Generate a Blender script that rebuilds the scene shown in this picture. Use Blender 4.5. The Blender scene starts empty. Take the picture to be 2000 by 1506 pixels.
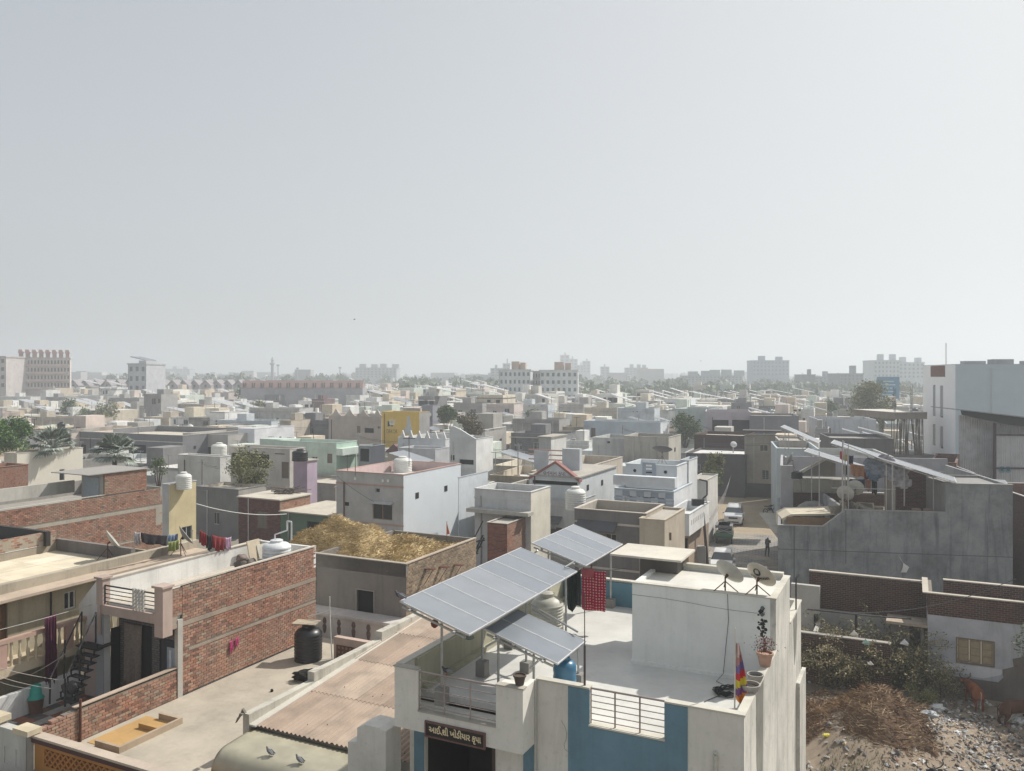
import bpy, bmesh, math, random
import numpy as np
from mathutils import Vector, Matrix, noise as mnoise
R = math.radians
random.seed(7)
S = bpy.context.scene
COL = S.collection
# ------------------------------------------------------------------ camera
F, CX, HY, EYE = 1600.0, 1000.0, 733.0, 15.0      # focal length in photo pixels, centre column, horizon row, eye height
cam_d = bpy.data.cameras.new('camera'); cam = bpy.data.objects.new('camera', cam_d); COL.objects.link(cam)
cam_d.sensor_width = 36.0; cam_d.lens = 36.0 * F / 2000.0
cam_d.shift_y = (HY - 753.0) / 2000.0
cam_d.clip_start = 0.5; cam_d.clip_end = 12000
cam.location = (0, 0, EYE); cam.rotation_euler = (R(90), 0, 0)
S.camera = cam
# ------------------------------------------------------------------ sky, sun, exposure
SUN_EL, SUN_AZ = 46.0, 58.0        # azimuth clockwise from +Y (the view direction)
w = bpy.data.worlds.new('World'); S.world = w; w.use_nodes = True
nt = w.node_tree; nt.nodes.clear()
o_ = nt.nodes.new('ShaderNodeOutputWorld'); bg = nt.nodes.new('ShaderNodeBackground')
sky = nt.nodes.new('ShaderNodeTexSky'); sky.sky_type = 'NISHITA'; sky.sun_disc = False
sky.sun_elevation = R(SUN_EL); sky.sun_rotation = R(SUN_AZ); sky.altitude = 50
sky.air_density = 1.0; sky.dust_density = 4.0; sky.ozone_density = 1.0
hs = nt.nodes.new('ShaderNodeHueSaturation'); hs.inputs['Saturation'].default_value = 0.5
nt.links.new(sky.outputs[0], hs.inputs['Color']); 
# thick haze evens the sky out: c' = a c / (1 + b c)
vm1 = nt.nodes.new('ShaderNodeVectorMath'); vm1.operation = 'MULTIPLY'; vm1.inputs[1].default_value = (1.76, 1.79, 1.80)
vm2 = nt.nodes.new('ShaderNodeVectorMath'); vm2.operation = 'MULTIPLY_ADD'; vm2.inputs[1].default_value = (.30,) * 3; vm2.inputs[2].default_value = (1, 1, 1)
vm3 = nt.nodes.new('ShaderNodeVectorMath'); vm3.operation = 'DIVIDE'
nt.links.new(hs.outputs[0], vm1.inputs[0]); nt.links.new(hs.outputs[0], vm2.inputs[0]); nt.links.new(vm1.outputs[0], vm3.inputs[0]); nt.links.new(vm2.outputs[0], vm3.inputs[1]); nt.links.new(vm3.outputs[0], bg.inputs[0]); nt.links.new(bg.outputs[0], o_.inputs[0])
bg.inputs[1].default_value = 0.1
sd = bpy.data.lights.new('sun', 'SUN'); sd.energy = 3.0; sd.angle = R(0.8); sd.color = (1.0, 0.955, 0.88)
sun = bpy.data.objects.new('sun', sd); COL.objects.link(sun)
dv = Vector((math.sin(R(SUN_AZ)) * math.cos(R(SUN_EL)), math.cos(R(SUN_AZ)) * math.cos(R(SUN_EL)), math.sin(R(SUN_EL))))
sun.rotation_euler = dv.to_track_quat('Z', 'Y').to_euler(); sun.location = (0, 0, 200)
S.view_settings.view_transform = 'Standard'; S.view_settings.look = 'None'
S.view_settings.exposure = 0.84; S.view_settings.gamma = 1.0; S.view_settings.use_curve_mapping = False
S.cycles.use_denoising = True
S.cycles.max_bounces = 6; S.cycles.diffuse_bounces = 3; S.cycles.volume_bounces = 1; S.cycles.transparent_max_bounces = 6

# ------------------------------------------------------------------ materials
MATS = {}
def _mat(key):
    m = bpy.data.materials.new(key); m.use_nodes = True
    n = m.node_tree.nodes; b = n['Principled BSDF']
    return m, n, m.node_tree.links, b
def N(n, t, **k):
    x = n.new(t)
    for a, v in k.items():
        if a in x.inputs: x.inputs[a].default_value = v
        else: setattr(x, a, v)
    return x
def mix(n, l, fac, a, b, mode='MIX'):
    x = n.new('ShaderNodeMix'); x.data_type = 'RGBA'; x.blend_type = mode
    for i, v in ((0, fac), (6, a), (7, b)):
        if isinstance(v, (int, float)): x.inputs[i].default_value = v
        elif isinstance(v, (tuple, list)): x.inputs[i].default_value = (*v[:3], 1)
        else: l.new(v, x.inputs[i])
    return x.outputs[2]
def ramp(n, l, src, p0, p1, c0=(0, 0, 0), c1=(1, 1, 1)):
    r = n.new('ShaderNodeValToRGB'); e = r.color_ramp.elements
    e[0].position = p0; e[0].color = (*c0, 1); e[1].position = p1; e[1].color = (*c1, 1)
    l.new(src, r.inputs[0]); return r.outputs[0]
def wallm(c, dirt=0.5, rough=0.92, dark=None, blot=0.25, streak=1.0):
    """painted or bare plaster: cloudy tone, rain streaks down from the top, patches"""
    key = ('wall', tuple(round(x, 3) for x in c), dirt, rough, blot, streak, dark)
    if key in MATS: return MATS[key]
    m, n, l, b = _mat('plaster')
    g = N(n, 'ShaderNodeNewGeometry'); uv = N(n, 'ShaderNodeUVMap')
    big = N(n, 'ShaderNodeTexNoise', Scale=0.55, Detail=6.0, Roughness=0.65); l.new(g.outputs['Position'], big.inputs['Vector'])
    mp = N(n, 'ShaderNodeMapping'); mp.inputs['Scale'].default_value = (1.9, 1.9, 0.17); l.new(g.outputs['Position'], mp.inputs['Vector'])
    st = N(n, 'ShaderNodeTexNoise', Scale=1.0, Detail=8.0, Roughness=0.72, Distortion=0.6); l.new(mp.outputs[0], st.inputs['Vector'])
    fine = N(n, 'ShaderNodeTexNoise', Scale=7.0, Detail=4.0, Roughness=0.7); l.new(g.outputs['Position'], fine.inputs['Vector'])
    dk = dark or tuple(x * 0.38 + 0.012 for x in c)
    c1 = mix(n, l, ramp(n, l, big.outputs[0], 0.38, 0.72), c, tuple(x * (1 - blot) for x in c))
    s2 = ramp(n, l, st.outputs[0], 0.5, 0.78)
    mu = N(n, 'ShaderNodeMath', operation='MULTIPLY'); mu.inputs[1].default_value = dirt * streak; l.new(s2, mu.inputs[0])
    c2 = mix(n, l, mu.outputs[0], c1, dk)
    s3 = ramp(n, l, fine.outputs[0], 0.56, 0.75)
    mu2 = N(n, 'ShaderNodeMath', operation='MULTIPLY'); mu2.inputs[1].default_value = dirt * 0.5; l.new(s3, mu2.inputs[0])
    c3 = mix(n, l, mu2.outputs[0], c2, dk)
    l.new(c3, b.inputs['Base Color']); b.inputs['Roughness'].default_value = rough
    bp = N(n, 'ShaderNodeBump', Strength=0.25, Distance=0.02); l.new(fine.outputs[0], bp.inputs['Height']); l.new(bp.outputs[0], b.inputs['Normal'])
    MATS[key] = m; return m
def plain(c, rough=0.7, metal=0.0, var=0.15, scale=6.0, alpha=None):
    key = ('plain', tuple(round(x, 3) for x in c), rough, metal, var, scale)
    if key in MATS: return MATS[key]
    m, n, l, b = _mat('paint')
    g = N(n, 'ShaderNodeNewGeometry')
    f = N(n, 'ShaderNodeTexNoise', Scale=scale, Detail=4.0); l.new(g.outputs['Position'], f.inputs['Vector'])
    l.new(mix(n, l, ramp(n, l, f.outputs[0], 0.35, 0.7), c, tuple(x * (1 - var) for x in c)), b.inputs['Base Color'])
    b.inputs['Roughness'].default_value = rough; b.inputs['Metallic'].default_value = metal
    MATS[key] = m; return m
def brickm(c=(0.30, 0.115, 0.07), c2=(0.22, 0.09, 0.06), mortar=(0.26, 0.23, 0.19), dirt=0.5, bump=0.6):
    key = ('brick', c, c2, mortar, dirt)
    if key in MATS: return MATS[key]
    m, n, l, b = _mat('brickwork')
    uv = N(n, 'ShaderNodeUVMap'); g = N(n, 'ShaderNodeNewGeometry')
    bt = N(n, 'ShaderNodeTexBrick'); bt.inputs['Scale'].default_value = 1.0
    for k, v in (('Mortar Size', 0.010), ('Brick Width', 0.24), ('Row Height', 0.085), ('Bias', 0.0), ('Mortar Smooth', 0.2)): bt.inputs[k].default_value = v
    bt.inputs['Color1'].default_value = (*c, 1); bt.inputs['Color2'].default_value = (*c2, 1); bt.inputs['Mortar'].default_value = (*mortar, 1)
    l.new(uv.outputs[0], bt.inputs['Vector'])
    big = N(n, 'ShaderNodeTexNoise', Scale=0.5, Detail=6.0, Roughness=0.7); l.new(g.outputs['Position'], big.inputs['Vector'])
    mu = N(n, 'ShaderNodeMath', operation='MULTIPLY'); mu.inputs[1].default_value = dirt; l.new(ramp(n, l, big.outputs[0], 0.42, 0.7), mu.inputs[0])
    cc = mix(n, l, mu.outputs[0], bt.outputs['Color'], mortar)
    f = N(n, 'ShaderNodeTexNoise', Scale=9.0, Detail=3.0); l.new(g.outputs['Position'], f.inputs['Vector'])
    cc = mix(n, l, ramp(n, l, f.outputs[0], 0.5, 0.8), cc, tuple(x * 0.35 for x in c))
    l.new(cc, b.inputs['Base Color']); b.inputs['Roughness'].default_value = 0.95
    bp = N(n, 'ShaderNodeBump', Strength=bump, Distance=0.01); l.new(bt.outputs['Fac'], bp.inputs['Height']); bp.invert = True; l.new(bp.outputs[0], b.inputs['Normal'])
    MATS[key] = m; return m
def rndm(stops, rough=0.9, key=None, noise=0.3, nscale=5.0, const=False, wash=None):
    """colour picked per piece by the mesh attribute rnd"""
    k = ('rnd', key or str(stops), rough)
    if k in MATS: return MATS[k]
    m, n, l, b = _mat(key or 'pieces')
    at = N(n, 'ShaderNodeAttribute'); at.attribute_name = 'rnd'
    r = n.new('ShaderNodeValToRGB'); e = r.color_ramp.elements
    r.color_ramp.interpolation = 'CONSTANT' if const else 'LINEAR'
    while len(e) < len(stops): e.new(0.5)
    for i, (p, c) in enumerate(stops): e[i].position = p; e[i].color = (*c, 1)
    l.new(at.outputs['Fac'], r.inputs[0])
    g = N(n, 'ShaderNodeNewGeometry'); f = N(n, 'ShaderNodeTexNoise', Scale=nscale, Detail=4.0); l.new(g.outputs['Position'], f.inputs['Vector'])
    mu = N(n, 'ShaderNodeMath', operation='MULTIPLY'); mu.inputs[1].default_value = noise; l.new(ramp(n, l, f.outputs[0], 0.4, 0.7), mu.inputs[0])
    cc = mix(n, l, mu.outputs[0], r.outputs[0], (0.05, 0.045, 0.035))
    if wash:
        f2 = N(n, 'ShaderNodeTexNoise', Scale=.45, Detail=7.0, Roughness=.72); l.new(g.outputs['Position'], f2.inputs['Vector'])
        mw = N(n, 'ShaderNodeMath', operation='MULTIPLY'); mw.inputs[1].default_value = .6; l.new(ramp(n, l, f2.outputs[0], .40, .68), mw.inputs[0]); cc = mix(n, l, mw.outputs[0], cc, wash)
    l.new(cc, b.inputs['Base Color']); b.inputs['Roughness'].default_value = rough
    MATS[k] = m; return m
WHITE = (0.74, 0.74, 0.72)
GLASS = plain((0.02, 0.024, 0.028), 0.15, 0, 0.1)
DARK = plain((0.012, 0.012, 0.013), 0.8)
BRICKR = rndm([(0, (0.16, 0.08, 0.06)), (0.2, (0.29, 0.135, 0.09)), (0.6, (0.38, 0.18, 0.12)), (0.9, (0.44, 0.24, 0.165)), (1, (0.38, 0.28, 0.20))], 0.95, 'brick', 0.45, 3.0, wash=(0.34, 0.275, 0.215))
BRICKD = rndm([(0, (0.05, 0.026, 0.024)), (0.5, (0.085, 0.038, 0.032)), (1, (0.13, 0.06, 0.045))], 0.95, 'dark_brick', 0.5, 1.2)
MORTAR = wallm((0.21, 0.18, 0.145), 0.6)
CONC = wallm((0.33, 0.31, 0.28), 0.55)
METAL = plain((0.45, 0.45, 0.44), 0.45, 0.6)
TANKP = plain((.6, .6, .57), .6)
BLACK = plain((0.02, 0.02, 0.022), 0.5)
RUST = plain((0.13, 0.05, 0.035), 0.8, 0.2, 0.4)

# ------------------------------------------------------------------ mesh builder
class MB:
    def __init__(s, T=None): s.v = []; s.f = []; s.m = []; s.r = []; s.T = T; s.mi = 0; s.rnd = 0.5
    def face(s, pts, m=None, r=None):
        b = len(s.v)
        for p in pts:
            p = Vector(p)
            s.v.append(tuple(s.T @ p) if s.T else tuple(p))
        s.f.append(tuple(range(b, b + len(pts)))); s.m.append(s.mi if m is None else m); s.r.append(s.rnd if r is None else r)
    def raw(s, pts, faces, m=None, r=None):
        b = len(s.v)
        for p in pts:
            p = Vector(p); s.v.append(tuple(s.T @ p) if s.T else tuple(p))
        for f in faces:
            s.f.append(tuple(b + i for i in f)); s.m.append(s.mi if m is None else m); s.r.append(s.rnd if r is None else r)
    def box(s, x0, x1, y0, y1, z0, z1, m=None, r=None, T=None):
        if x1 < x0: x0, x1 = x1, x0
        if y1 < y0: y0, y1 = y1, y0
        if z1 < z0: z0, z1 = z1, z0
        p = [(x0, y0, z0), (x1, y0, z0), (x1, y1, z0), (x0, y1, z0), (x0, y0, z1), (x1, y0, z1), (x1, y1, z1), (x0, y1, z1)]
        if T: p = [T @ Vector(q) for q in p]
        s.raw(p, [(0, 3, 2, 1), (4, 5, 6, 7), (0, 1, 5, 4), (1, 2, 6, 5), (2, 3, 7, 6), (3, 0, 4, 7)], m, r)
    def prism(s, poly, a0, a1, axis='y', m=None, r=None):
        """poly in the other two axes, extruded a0..a1"""
        def P(q, a):
            return {'y': (q[0], a, q[1]), 'x': (a, q[0], q[1]), 'z': (q[0], q[1], a)}[axis]
        n = len(poly); pts = [P(q, a0) for q in poly] + [P(q, a1) for q in poly]
        ar = sum(poly[i][0] * poly[(i + 1) % n][1] - poly[(i + 1) % n][0] * poly[i][1] for i in range(n))
        flip = (ar > 0) == (axis in ('x', 'z'))
        if (a1 < a0): flip = not flip
        fs = [tuple(range(n)), tuple(range(2 * n - 1, n - 1, -1))] + [(i, i + n, (i + 1) % n + n, (i + 1) % n) for i in range(n)]
        if flip: fs = [tuple(reversed(f)) for f in fs]
        s.raw(pts, fs, m, r)
    def tube(s, p0, p1, r0, r1=None, n=6, m=None, r=None, cap=True):
        p0, p1 = Vector(p0), Vector(p1); d = p1 - p0
        if d.length < 1e-6: return
        q = d.to_track_quat('Z', 'Y'); r1 = r0 if r1 is None else r1
        pts = []
        for P, rr in ((p0, r0), (p1, r1)):
            for i in range(n):
                a = 2 * math.pi * i / n; pts.append(P + q @ Vector((rr * math.cos(a), rr * math.sin(a), 0)))
        fs = [(i, (i + 1) % n, n + (i + 1) % n, n + i) for i in range(n)]
        if cap: fs += [tuple(range(n - 1, -1, -1)), tuple(range(n, 2 * n))]
        s.raw(pts, fs, m, r)
    def path(s, pts, rad, n=5, m=None, r=None):
        for a, b in zip(pts[:-1], pts[1:]): s.tube(a, b, rad, n=n, m=m, r=r)
    def lathe(s, prof, c=(0, 0, 0), n=20, m=None, r=None, capb=True, capt=True, sy=1.0):
        pts = []
        for rr, z in prof:
            for i in range(n):
                a = 2 * math.pi * i / n; pts.append((c[0] + rr * math.cos(a), c[1] + sy * rr * math.sin(a), c[2] + z))
        fs = []
        for k in range(len(prof) - 1):
            for i in range(n): fs.append((k * n + i, k * n + (i + 1) % n, (k + 1) * n + (i + 1) % n, (k + 1) * n + i))
        if capb: fs.append(tuple(range(n - 1, -1, -1)))
        if capt: fs.append(tuple((len(prof) - 1) * n + i for i in range(n)))
        s.raw(pts, fs, m, r)
    def build(s, name, mats, parent=None, smooth=False, kind=None, label=None):
        me = bpy.data.meshes.new(name); me.from_pydata(s.v, [], s.f); 
        if not isinstance(mats, (list, tuple)): mats = [mats]
        for m in mats: me.materials.append(m)
        nf = len(s.f)
        if nf:
            me.polygons.foreach_set('material_index', np.array(s.m, dtype=np.int32))
            a = me.attributes.new('rnd', 'FLOAT', 'FACE'); a.data.foreach_set('value', np.array(s.r, dtype=np.float32))
            # box-projected uv in metres
            nl = len(me.loops); vi = np.empty(nl, dtype=np.int32); me.loops.foreach_get('vertex_index', vi)
            co = np.array(s.v, dtype=np.float32)[vi]
            no = np.empty(nf * 3, dtype=np.float32); me.polygons.foreach_get('normal', no); no = np.abs(no.reshape(-1, 3))
            lt = np.empty(nf, dtype=np.int32); me.polygons.foreach_get('loop_total', lt); nn = np.repeat(no, lt, axis=0)
            uv = np.empty((nl, 2), dtype=np.float32)
            zz = (nn[:, 2] > nn[:, 0]) & (nn[:, 2] > nn[:, 1]); xx = (~zz) & (nn[:, 0] > nn[:, 1]); yy = ~(zz | xx)
            uv[zz] = co[zz][:, :2]; uv[xx] = co[xx][:, 1:3]; uv[yy] = co[yy][:, [0, 2]]
            u = me.uv_layers.new(name='UVMap'); u.data.foreach_set('uv', uv.ravel())
        if smooth:
            me.polygons.foreach_set('use_smooth', [True] * nf)
            me.set_sharp_from_angle(angle=R(40))
        me.update()
        o = bpy.data.objects.new(name, me); COL.objects.link(o)
        if parent: o.parent = parent
        if kind: o['kind'] = kind
        if label: o['label'] = label
        return o
def tag(o, label, cat, group=None, kind=None):
    o['label'] = label; o['category'] = cat
    if group: o['group'] = group
    if kind: o['kind'] = kind
    return o
def empty(name, loc=(0, 0, 0), rz=0.0, label=None, cat=None, group=None):
    e = bpy.data.objects.new(name, None); COL.objects.link(e); e.location = loc; e.rotation_euler = (0, 0, rz); e.empty_display_size = 0.3
    if label: tag(e, label, cat, group)
    return e
def copy_tree(o, loc, rz=None, label=None, scale=None):
    c = o.copy(); COL.objects.link(c); c.location = loc
    if rz is not None: c.rotation_euler = (0, 0, rz)
    if label: c['label'] = label
    if scale: c.scale = (scale,) * 3
    def kids(a, b):
        for ch in list(a.children):
            d = ch.copy(); COL.objects.link(d); d.parent = b; kids(ch, d)
    kids(o, c)
    return c
# ------------------------------------------------------------------ pixels to places
def gp(px, py, z=0.0):
    Y = (EYE - z) * F / (py - HY); return Vector(((px - CX) / F * Y, Y, z))
def dp(px, py, Y): return Vector(((px - CX) / F * Y, Y, EYE - (py - HY) / F * Y))
def ray(px, py): return Vector(((px - CX) / F, 1.0, -(py - HY) / F))
class Frame:
    """a building's own axes: x along its front (to the right), y into its depth, yaw = degrees its depth points right of the view"""
    def __init__(s, X, Y, yaw):
        s.o = Vector((X, Y, 0)); s.yaw = yaw; a = R(yaw)
        s.v = Vector((math.cos(a), -math.sin(a), 0)); s.u = Vector((math.sin(a), math.cos(a), 0)); s.rz = -a
    def l(s, p): d = Vector(p) - s.o; return Vector((d.dot(s.v), d.dot(s.u), p[2]))
    def w(s, x, y, z=0.0): q = s.o + s.v * x + s.u * y; return Vector((q.x, q.y, z))
    def P(s, px, py, x=None, y=None, z=None):
        """where the ray through a photo pixel meets the plane x, y or z = const, in local coordinates"""
        d = ray(px, py); E = Vector((0, 0, EYE)); eo = Vector(((E - s.o).dot(s.v), (E - s.o).dot(s.u), EYE)); dd = Vector((d.dot(s.v), d.dot(s.u), d.z))
        if x is not None: t = (x - eo.x) / dd.x
        elif y is not None: t = (y - eo.y) / dd.y
        else: t = (z - eo.z) / dd.z
        return eo + dd * t
# ------------------------------------------------------------------ wall faces with openings
def hface(mb, O, U, W, H, holes, inw, m=0, depth=0.14, back=None):
    """vertical face from O along U (unit) W long, H high; holes (a0,a1,z0,z1); inw = unit inward vector"""
    O, U, inw = Vector(O), Vector(U), Vector(inw); Z = Vector((0, 0, 1))
    hs_ = [(max(0, a), min(W, b), max(0, c), min(H, d)) for a, b, c, d in holes]
    hs_ = [h for h in hs_ if h[1] - h[0] > 0.02 and h[3] - h[2] > 0.02]
    xs = sorted({0, W, *[h[0] for h in hs_], *[h[1] for h in hs_]}); zs = sorted({0, H, *[h[2] for h in hs_], *[h[3] for h in hs_]})
    nrm = U.cross(Z); fl = nrm.dot(inw) > 0
    def q(a, b, c, d, mm=m):
        p = [a, b, c, d]
        if fl: p.reverse()
        mb.face(p, mm)
    for i in range(len(xs) - 1):
        for j in range(len(zs) - 1):
            cx, cz = (xs[i] + xs[i + 1]) / 2, (zs[j] + zs[j + 1]) / 2
            if any(h[0] < cx < h[1] and h[2] < cz < h[3] for h in hs_): continue
            q(O + U * xs[i] + Z * zs[j], O + U * xs[i + 1] + Z * zs[j], O + U * xs[i + 1] + Z * zs[j + 1], O + U * xs[i] + Z * zs[j + 1])
    for a0, a1, z0, z1 in hs_:
        A, B, C, D = O + U * a0 + Z * z0, O + U * a1 + Z * z0, O + U * a1 + Z * z1, O + U * a0 + Z * z1
        I = inw * depth
        q(A, B, B + I, A + I); q(B, C, C + I, B + I); q(C, D, D + I, C + I); q(D, A, A + I, D + I)
        if back is not None: q(A + I, B + I, C + I, D + I, back)
FRAMES = [plain((0.55, 0.53, 0.48), 0.6), plain((0.35, 0.26, 0.18), 0.7), plain((0.42, 0.46, 0.46), 0.6)]
def window(parent, O, U, inw, a0, a1, z0, z1, fm=None, mull=2, shade=0, wallmat=None, shadem=None, depth=0.14, name='window', glass=None, bars=0):
    O, U, inw = Vector(O), Vector(U), Vector(inw); Z = Vector((0, 0, 1)); fm = fm or random.choice(FRAMES)
    T = Matrix.Identity(4); T.col[0][:3] = U; T.col[1][:3] = inw; T.col[2][:3] = Z; T.col[3][:3] = O
    b = MB(T); t = 0.05
    d0, d1 = depth - 0.09, depth - 0.03
    b.box(a0, a1, d0, d1, z0, z0 + t); b.box(a0, a1, d0, d1, z1 - t, z1)
    b.box(a0, a0 + t, d0, d1, z0 + t, z1 - t); b.box(a1 - t, a1, d0, d1, z0 + t, z1 - t)
    for k in range(1, mull):
        x = a0 + (a1 - a0) * k / mull; b.box(x - t / 2, x + t / 2, d0 + .003, d1 - .003, z0 + t, z1 - t)
    for k in range(bars):
        zz = z0 + (z1 - z0) * (k + 1) / (bars + 1); b.box(a0 + t, a1 - t, d0 + .01, d0 + .03, zz - .012, zz + .012)
    wn = b.build(name, fm, parent)
    g = MB(T); g.box(a0 + 0.01, a1 - 0.01, depth - 0.05, depth - 0.02, z0 + 0.01, z1 - 0.01); g.build('pane', glass or GLASS, wn)
    if shade:
        s_ = MB(T); s_.prism([(-shade, z1 + 0.10), (-shade, z1 + 0.05), (0, z1 + 0.12), (0, z1 + 0.22)], a0 - 0.15, a1 + 0.15, 'x')
        s_.build('sunshade', shadem or wallmat or CONC, parent)
    return wn
KEEP = []
def keep(px0, px1, py0, Y, vis=None):
    base = HY + EYE * F / Y; KEEP.append((px0, px1, py0, py0 + (vis or min(60, .6 * (base - py0))), Y))
PLACED = []      # (centre x, centre y, radius) of everything hand placed, for the fill
class House: pass
def house(label, xl, xc, xr, ytop, z, side='R', yaw=26, Y=None, par=0.8, wall=None, roofm=None, sidem=None, win=(), z0=0.0, name='house', cat='house', group=None,
          coping=None, deep=None, wide=None, inner=None, frontback=None, cop_out=0.04, glass=None):
    """xl, xc, xr: photo columns of the front's far end, the near corner and the side's far end; ytop: row of the corner's top; z: its height.
    win: (face, px0, py0, px1, py1, kind) rectangles read in the photo on the face F (front) or S (side)"""
    if Y is None: Y = (EYE - z) * F / (ytop - HY)
    else: z = EYE - (ytop - HY) / F * Y
    X = (xc - CX) / F * Y; fr = Frame(X, Y, yaw)
    def reach(d, px):
        a = (px - CX) / F; return (a * Y - X) / (d.x - a * d.y)
    if side == 'R':
        W = wide or abs(reach(fr.v, xl)); D = deep or max(1.5, reach(fr.u, xr)); fr = Frame((fr.o - fr.v * W).x, (fr.o - fr.v * W).y, yaw)
    else:
        W = wide or abs(reach(fr.v, xr)); D = deep or max(1.5, reach(fr.u, xl))
    h = House(); h.fr, h.W, h.D, h.z, h.zr, h.side = fr, W, D, z, z - par, side
    e = empty(name, (fr.o.x, fr.o.y, 0), fr.rz, label, cat, group); h.e = e
    wall = wall or wallm(WHITE); sidem = sidem or wall; h.wall = wall
    roofm = roofm or wallm((0.42, 0.39, 0.34), 0.5); coping = coping or wall; inner = inner or wall
    sx = W if side == 'R' else 0.0
    hf, hsd = [], []; todo = []; rw = random.Random(label)
    if not win and 55 < Y < 260 and W > 3.2 and z - z0 > 3.8 and rw.random() < .8:
        for k in range(rw.choice((1, 2, 2, 3))):
            a = W * (.12 + .28 * k) + rw.random() * .3; zz = z - par - rw.choice((1.9, 2.0, 4.9 if z > 6.5 else 2.0)); r4 = (a, min(W - .2, a + rw.choice((.5, .8, 1.1))), zz, zz + rw.choice((.6, .9, 1.1)))
            if r4[1] - r4[0] > .3: hf.append(r4); todo.append(('F', r4, rw.choice('wsb')))
    for q in win:
        face, a, b_, c, d_ = q[:5]; k = q[5] if len(q) > 5 else 'w'
        if face == 'F': p0, p1 = fr.P(a, b_, y=0), fr.P(c, d_, y=0); r4 = (p0.x, p1.x, min(p0.z, p1.z), max(p0.z, p1.z)); hf.append(r4)
        else: p0, p1 = fr.P(a, b_, x=sx), fr.P(c, d_, x=sx); r4 = (min(p0.y, p1.y), max(p0.y, p1.y), min(p0.z, p1.z), max(p0.z, p1.z)); hsd.append(r4)
        todo.append((face, r4, k))
    b = MB(); mats = [wall, sidem, roofm, coping, DARK, inner]  # DARK closes each opening, painted darkness in place of an unlit room
    sh = lambda L: [(a0, a1, c0 - z0, c1 - z0) for a0, a1, c0, c1 in L]
    hface(b, (0, 0, z0), (1, 0, 0), W, z - z0, sh(hf), (0, 1, 0), 0, back=4)
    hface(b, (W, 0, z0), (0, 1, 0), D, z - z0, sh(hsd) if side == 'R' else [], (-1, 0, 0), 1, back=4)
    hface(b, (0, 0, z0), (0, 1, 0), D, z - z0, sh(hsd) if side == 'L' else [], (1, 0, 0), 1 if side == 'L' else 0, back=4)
    hface(b, (0, D, z0), (1, 0, 0), W, z - z0, [], (0, -1, 0), 0)
    t = 0.15 if W > 1.5 else 0.05; zr = z - par
    if par > 0.02:
        q = cop_out
        for (x0, x1, y0, y1) in ((-q, W + q, -q, t), (-q, W + q, D - t, D + q), (-q, t, t, D - t), (W - t, W + q, t, D - t)):
            b.box(x0, x1, y0, y1, z, z + 0.05, 3)
        b.face([(t, t, zr), (t, t, z), (W - t, t, z), (W - t, t, zr)], 5); b.face([(t, D - t, zr), (W - t, D - t, zr), (W - t, D - t, z), (t, D - t, z)], 5)
        b.face([(t, t, zr), (t, D - t, zr), (t, D - t, z), (t, t, z)], 5); b.face([(W - t, t, zr), (W - t, t, z), (W - t, D - t, z), (W - t, D - t, zr)], 5)
    b.build('wall', mats, e)
    rf = MB(); tt = t if par > 0.02 else 0; 
    if par > 0.02: rf.face([(tt, tt, zr), (W - tt, tt, zr), (W - tt, D - tt, zr), (tt, D - tt, zr)])
    else: rf.box(-0.12, W + 0.12, -0.12, D + 0.12, z, z + 0.1)
    rf.build('roof', roofm, e)
    if Y < 160 and W > 3 and z > 3 and z0 == 0:
        for zz in ((zr - .18, zr - 3.1) if z > 5.4 else (zr - .18,)): b = MB(); b.box(-.02, W + .03, -.035, -.001, zz, zz + .13); b.build('slab_band', coping, e)
        b = MB(); px_ = W * random.uniform(.04, .3); b.tube((px_, -.07, 0), (px_, -.07, zr), .045, n=6); b.build('drain_pipe', random.choice((METAL, RUST, TANKP)), e)
        if D > 5 and not hsd and z < 9:
            for k in range(int(D / 4)):
                a = 1.5 + k * 3.6 + random.random(); c = MB(); c.box(sx - .03, sx + .03, a, a + .45, zr - 1.2, zr - .75); c.build('vent', DARK, e)
    for face, r4, k in todo:
        O, U, inw = ((0, 0, 0), (1, 0, 0), (0, 1, 0)) if face == 'F' else ((sx, 0, 0), (0, 1, 0), (-1 if side == 'R' else 1, 0, 0))
        if k == 'o': continue
        if k == 'd':
            T = Matrix.Identity(4); T.col[0][:3] = U; T.col[1][:3] = inw; T.col[3][:3] = O
            dd = MB(T); dd.box(r4[0] + .02, r4[1] - .02, 0.08, 0.12, r4[2], r4[3] - .02); dd.build('door', plain((0.16, 0.12, 0.09), 0.7), e)
            continue
        window(e, O, U, inw, *r4, mull=2 if (r4[1] - r4[0]) > 0.6 else 1, shade=0.45 if k == 's' else 0, wallmat=wall, bars=4 if k == 'b' else 0, glass=glass)
    c = fr.w(W / 2, D / 2); PLACED.append((c.x, c.y, W / 2, D / 2, yaw, z)); keep(xl, max(xr, xc), ytop, Y)
    return h
# ------------------------------------------------------------------ ground, street, haze
GROUND = wallm((0.30, 0.245, 0.175), 0.5, blot=0.35)
def sheet(name, pts, z, m, kind='structure'):
    b = MB(); b.face([(x, y, z) for x, y in pts]); return b.build(name, m, kind=kind)
sheet('ground', [(-7000, -60), (7000, -60), (7000, 9000), (-7000, 9000)], 0, wallm((0.26, 0.235, 0.19), 0.5))
m_, n_, l_, b_ = _mat('haze_air'); n_.remove(b_)
pv = n_.new('ShaderNodeVolumePrincipled'); pv.inputs['Color'].default_value = (0.80, 0.85, 0.90, 1); pv.inputs['Density'].default_value = 0.00102; pv.inputs['Anisotropy'].default_value = 0.3
l_.new(pv.outputs[0], n_['Material Output'].inputs['Volume'])
hz = MB(); hz.box(-3500, 3500, -120, 5200, -1.0, 125); hz.build('haze', m_, kind='stuff')
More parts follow.
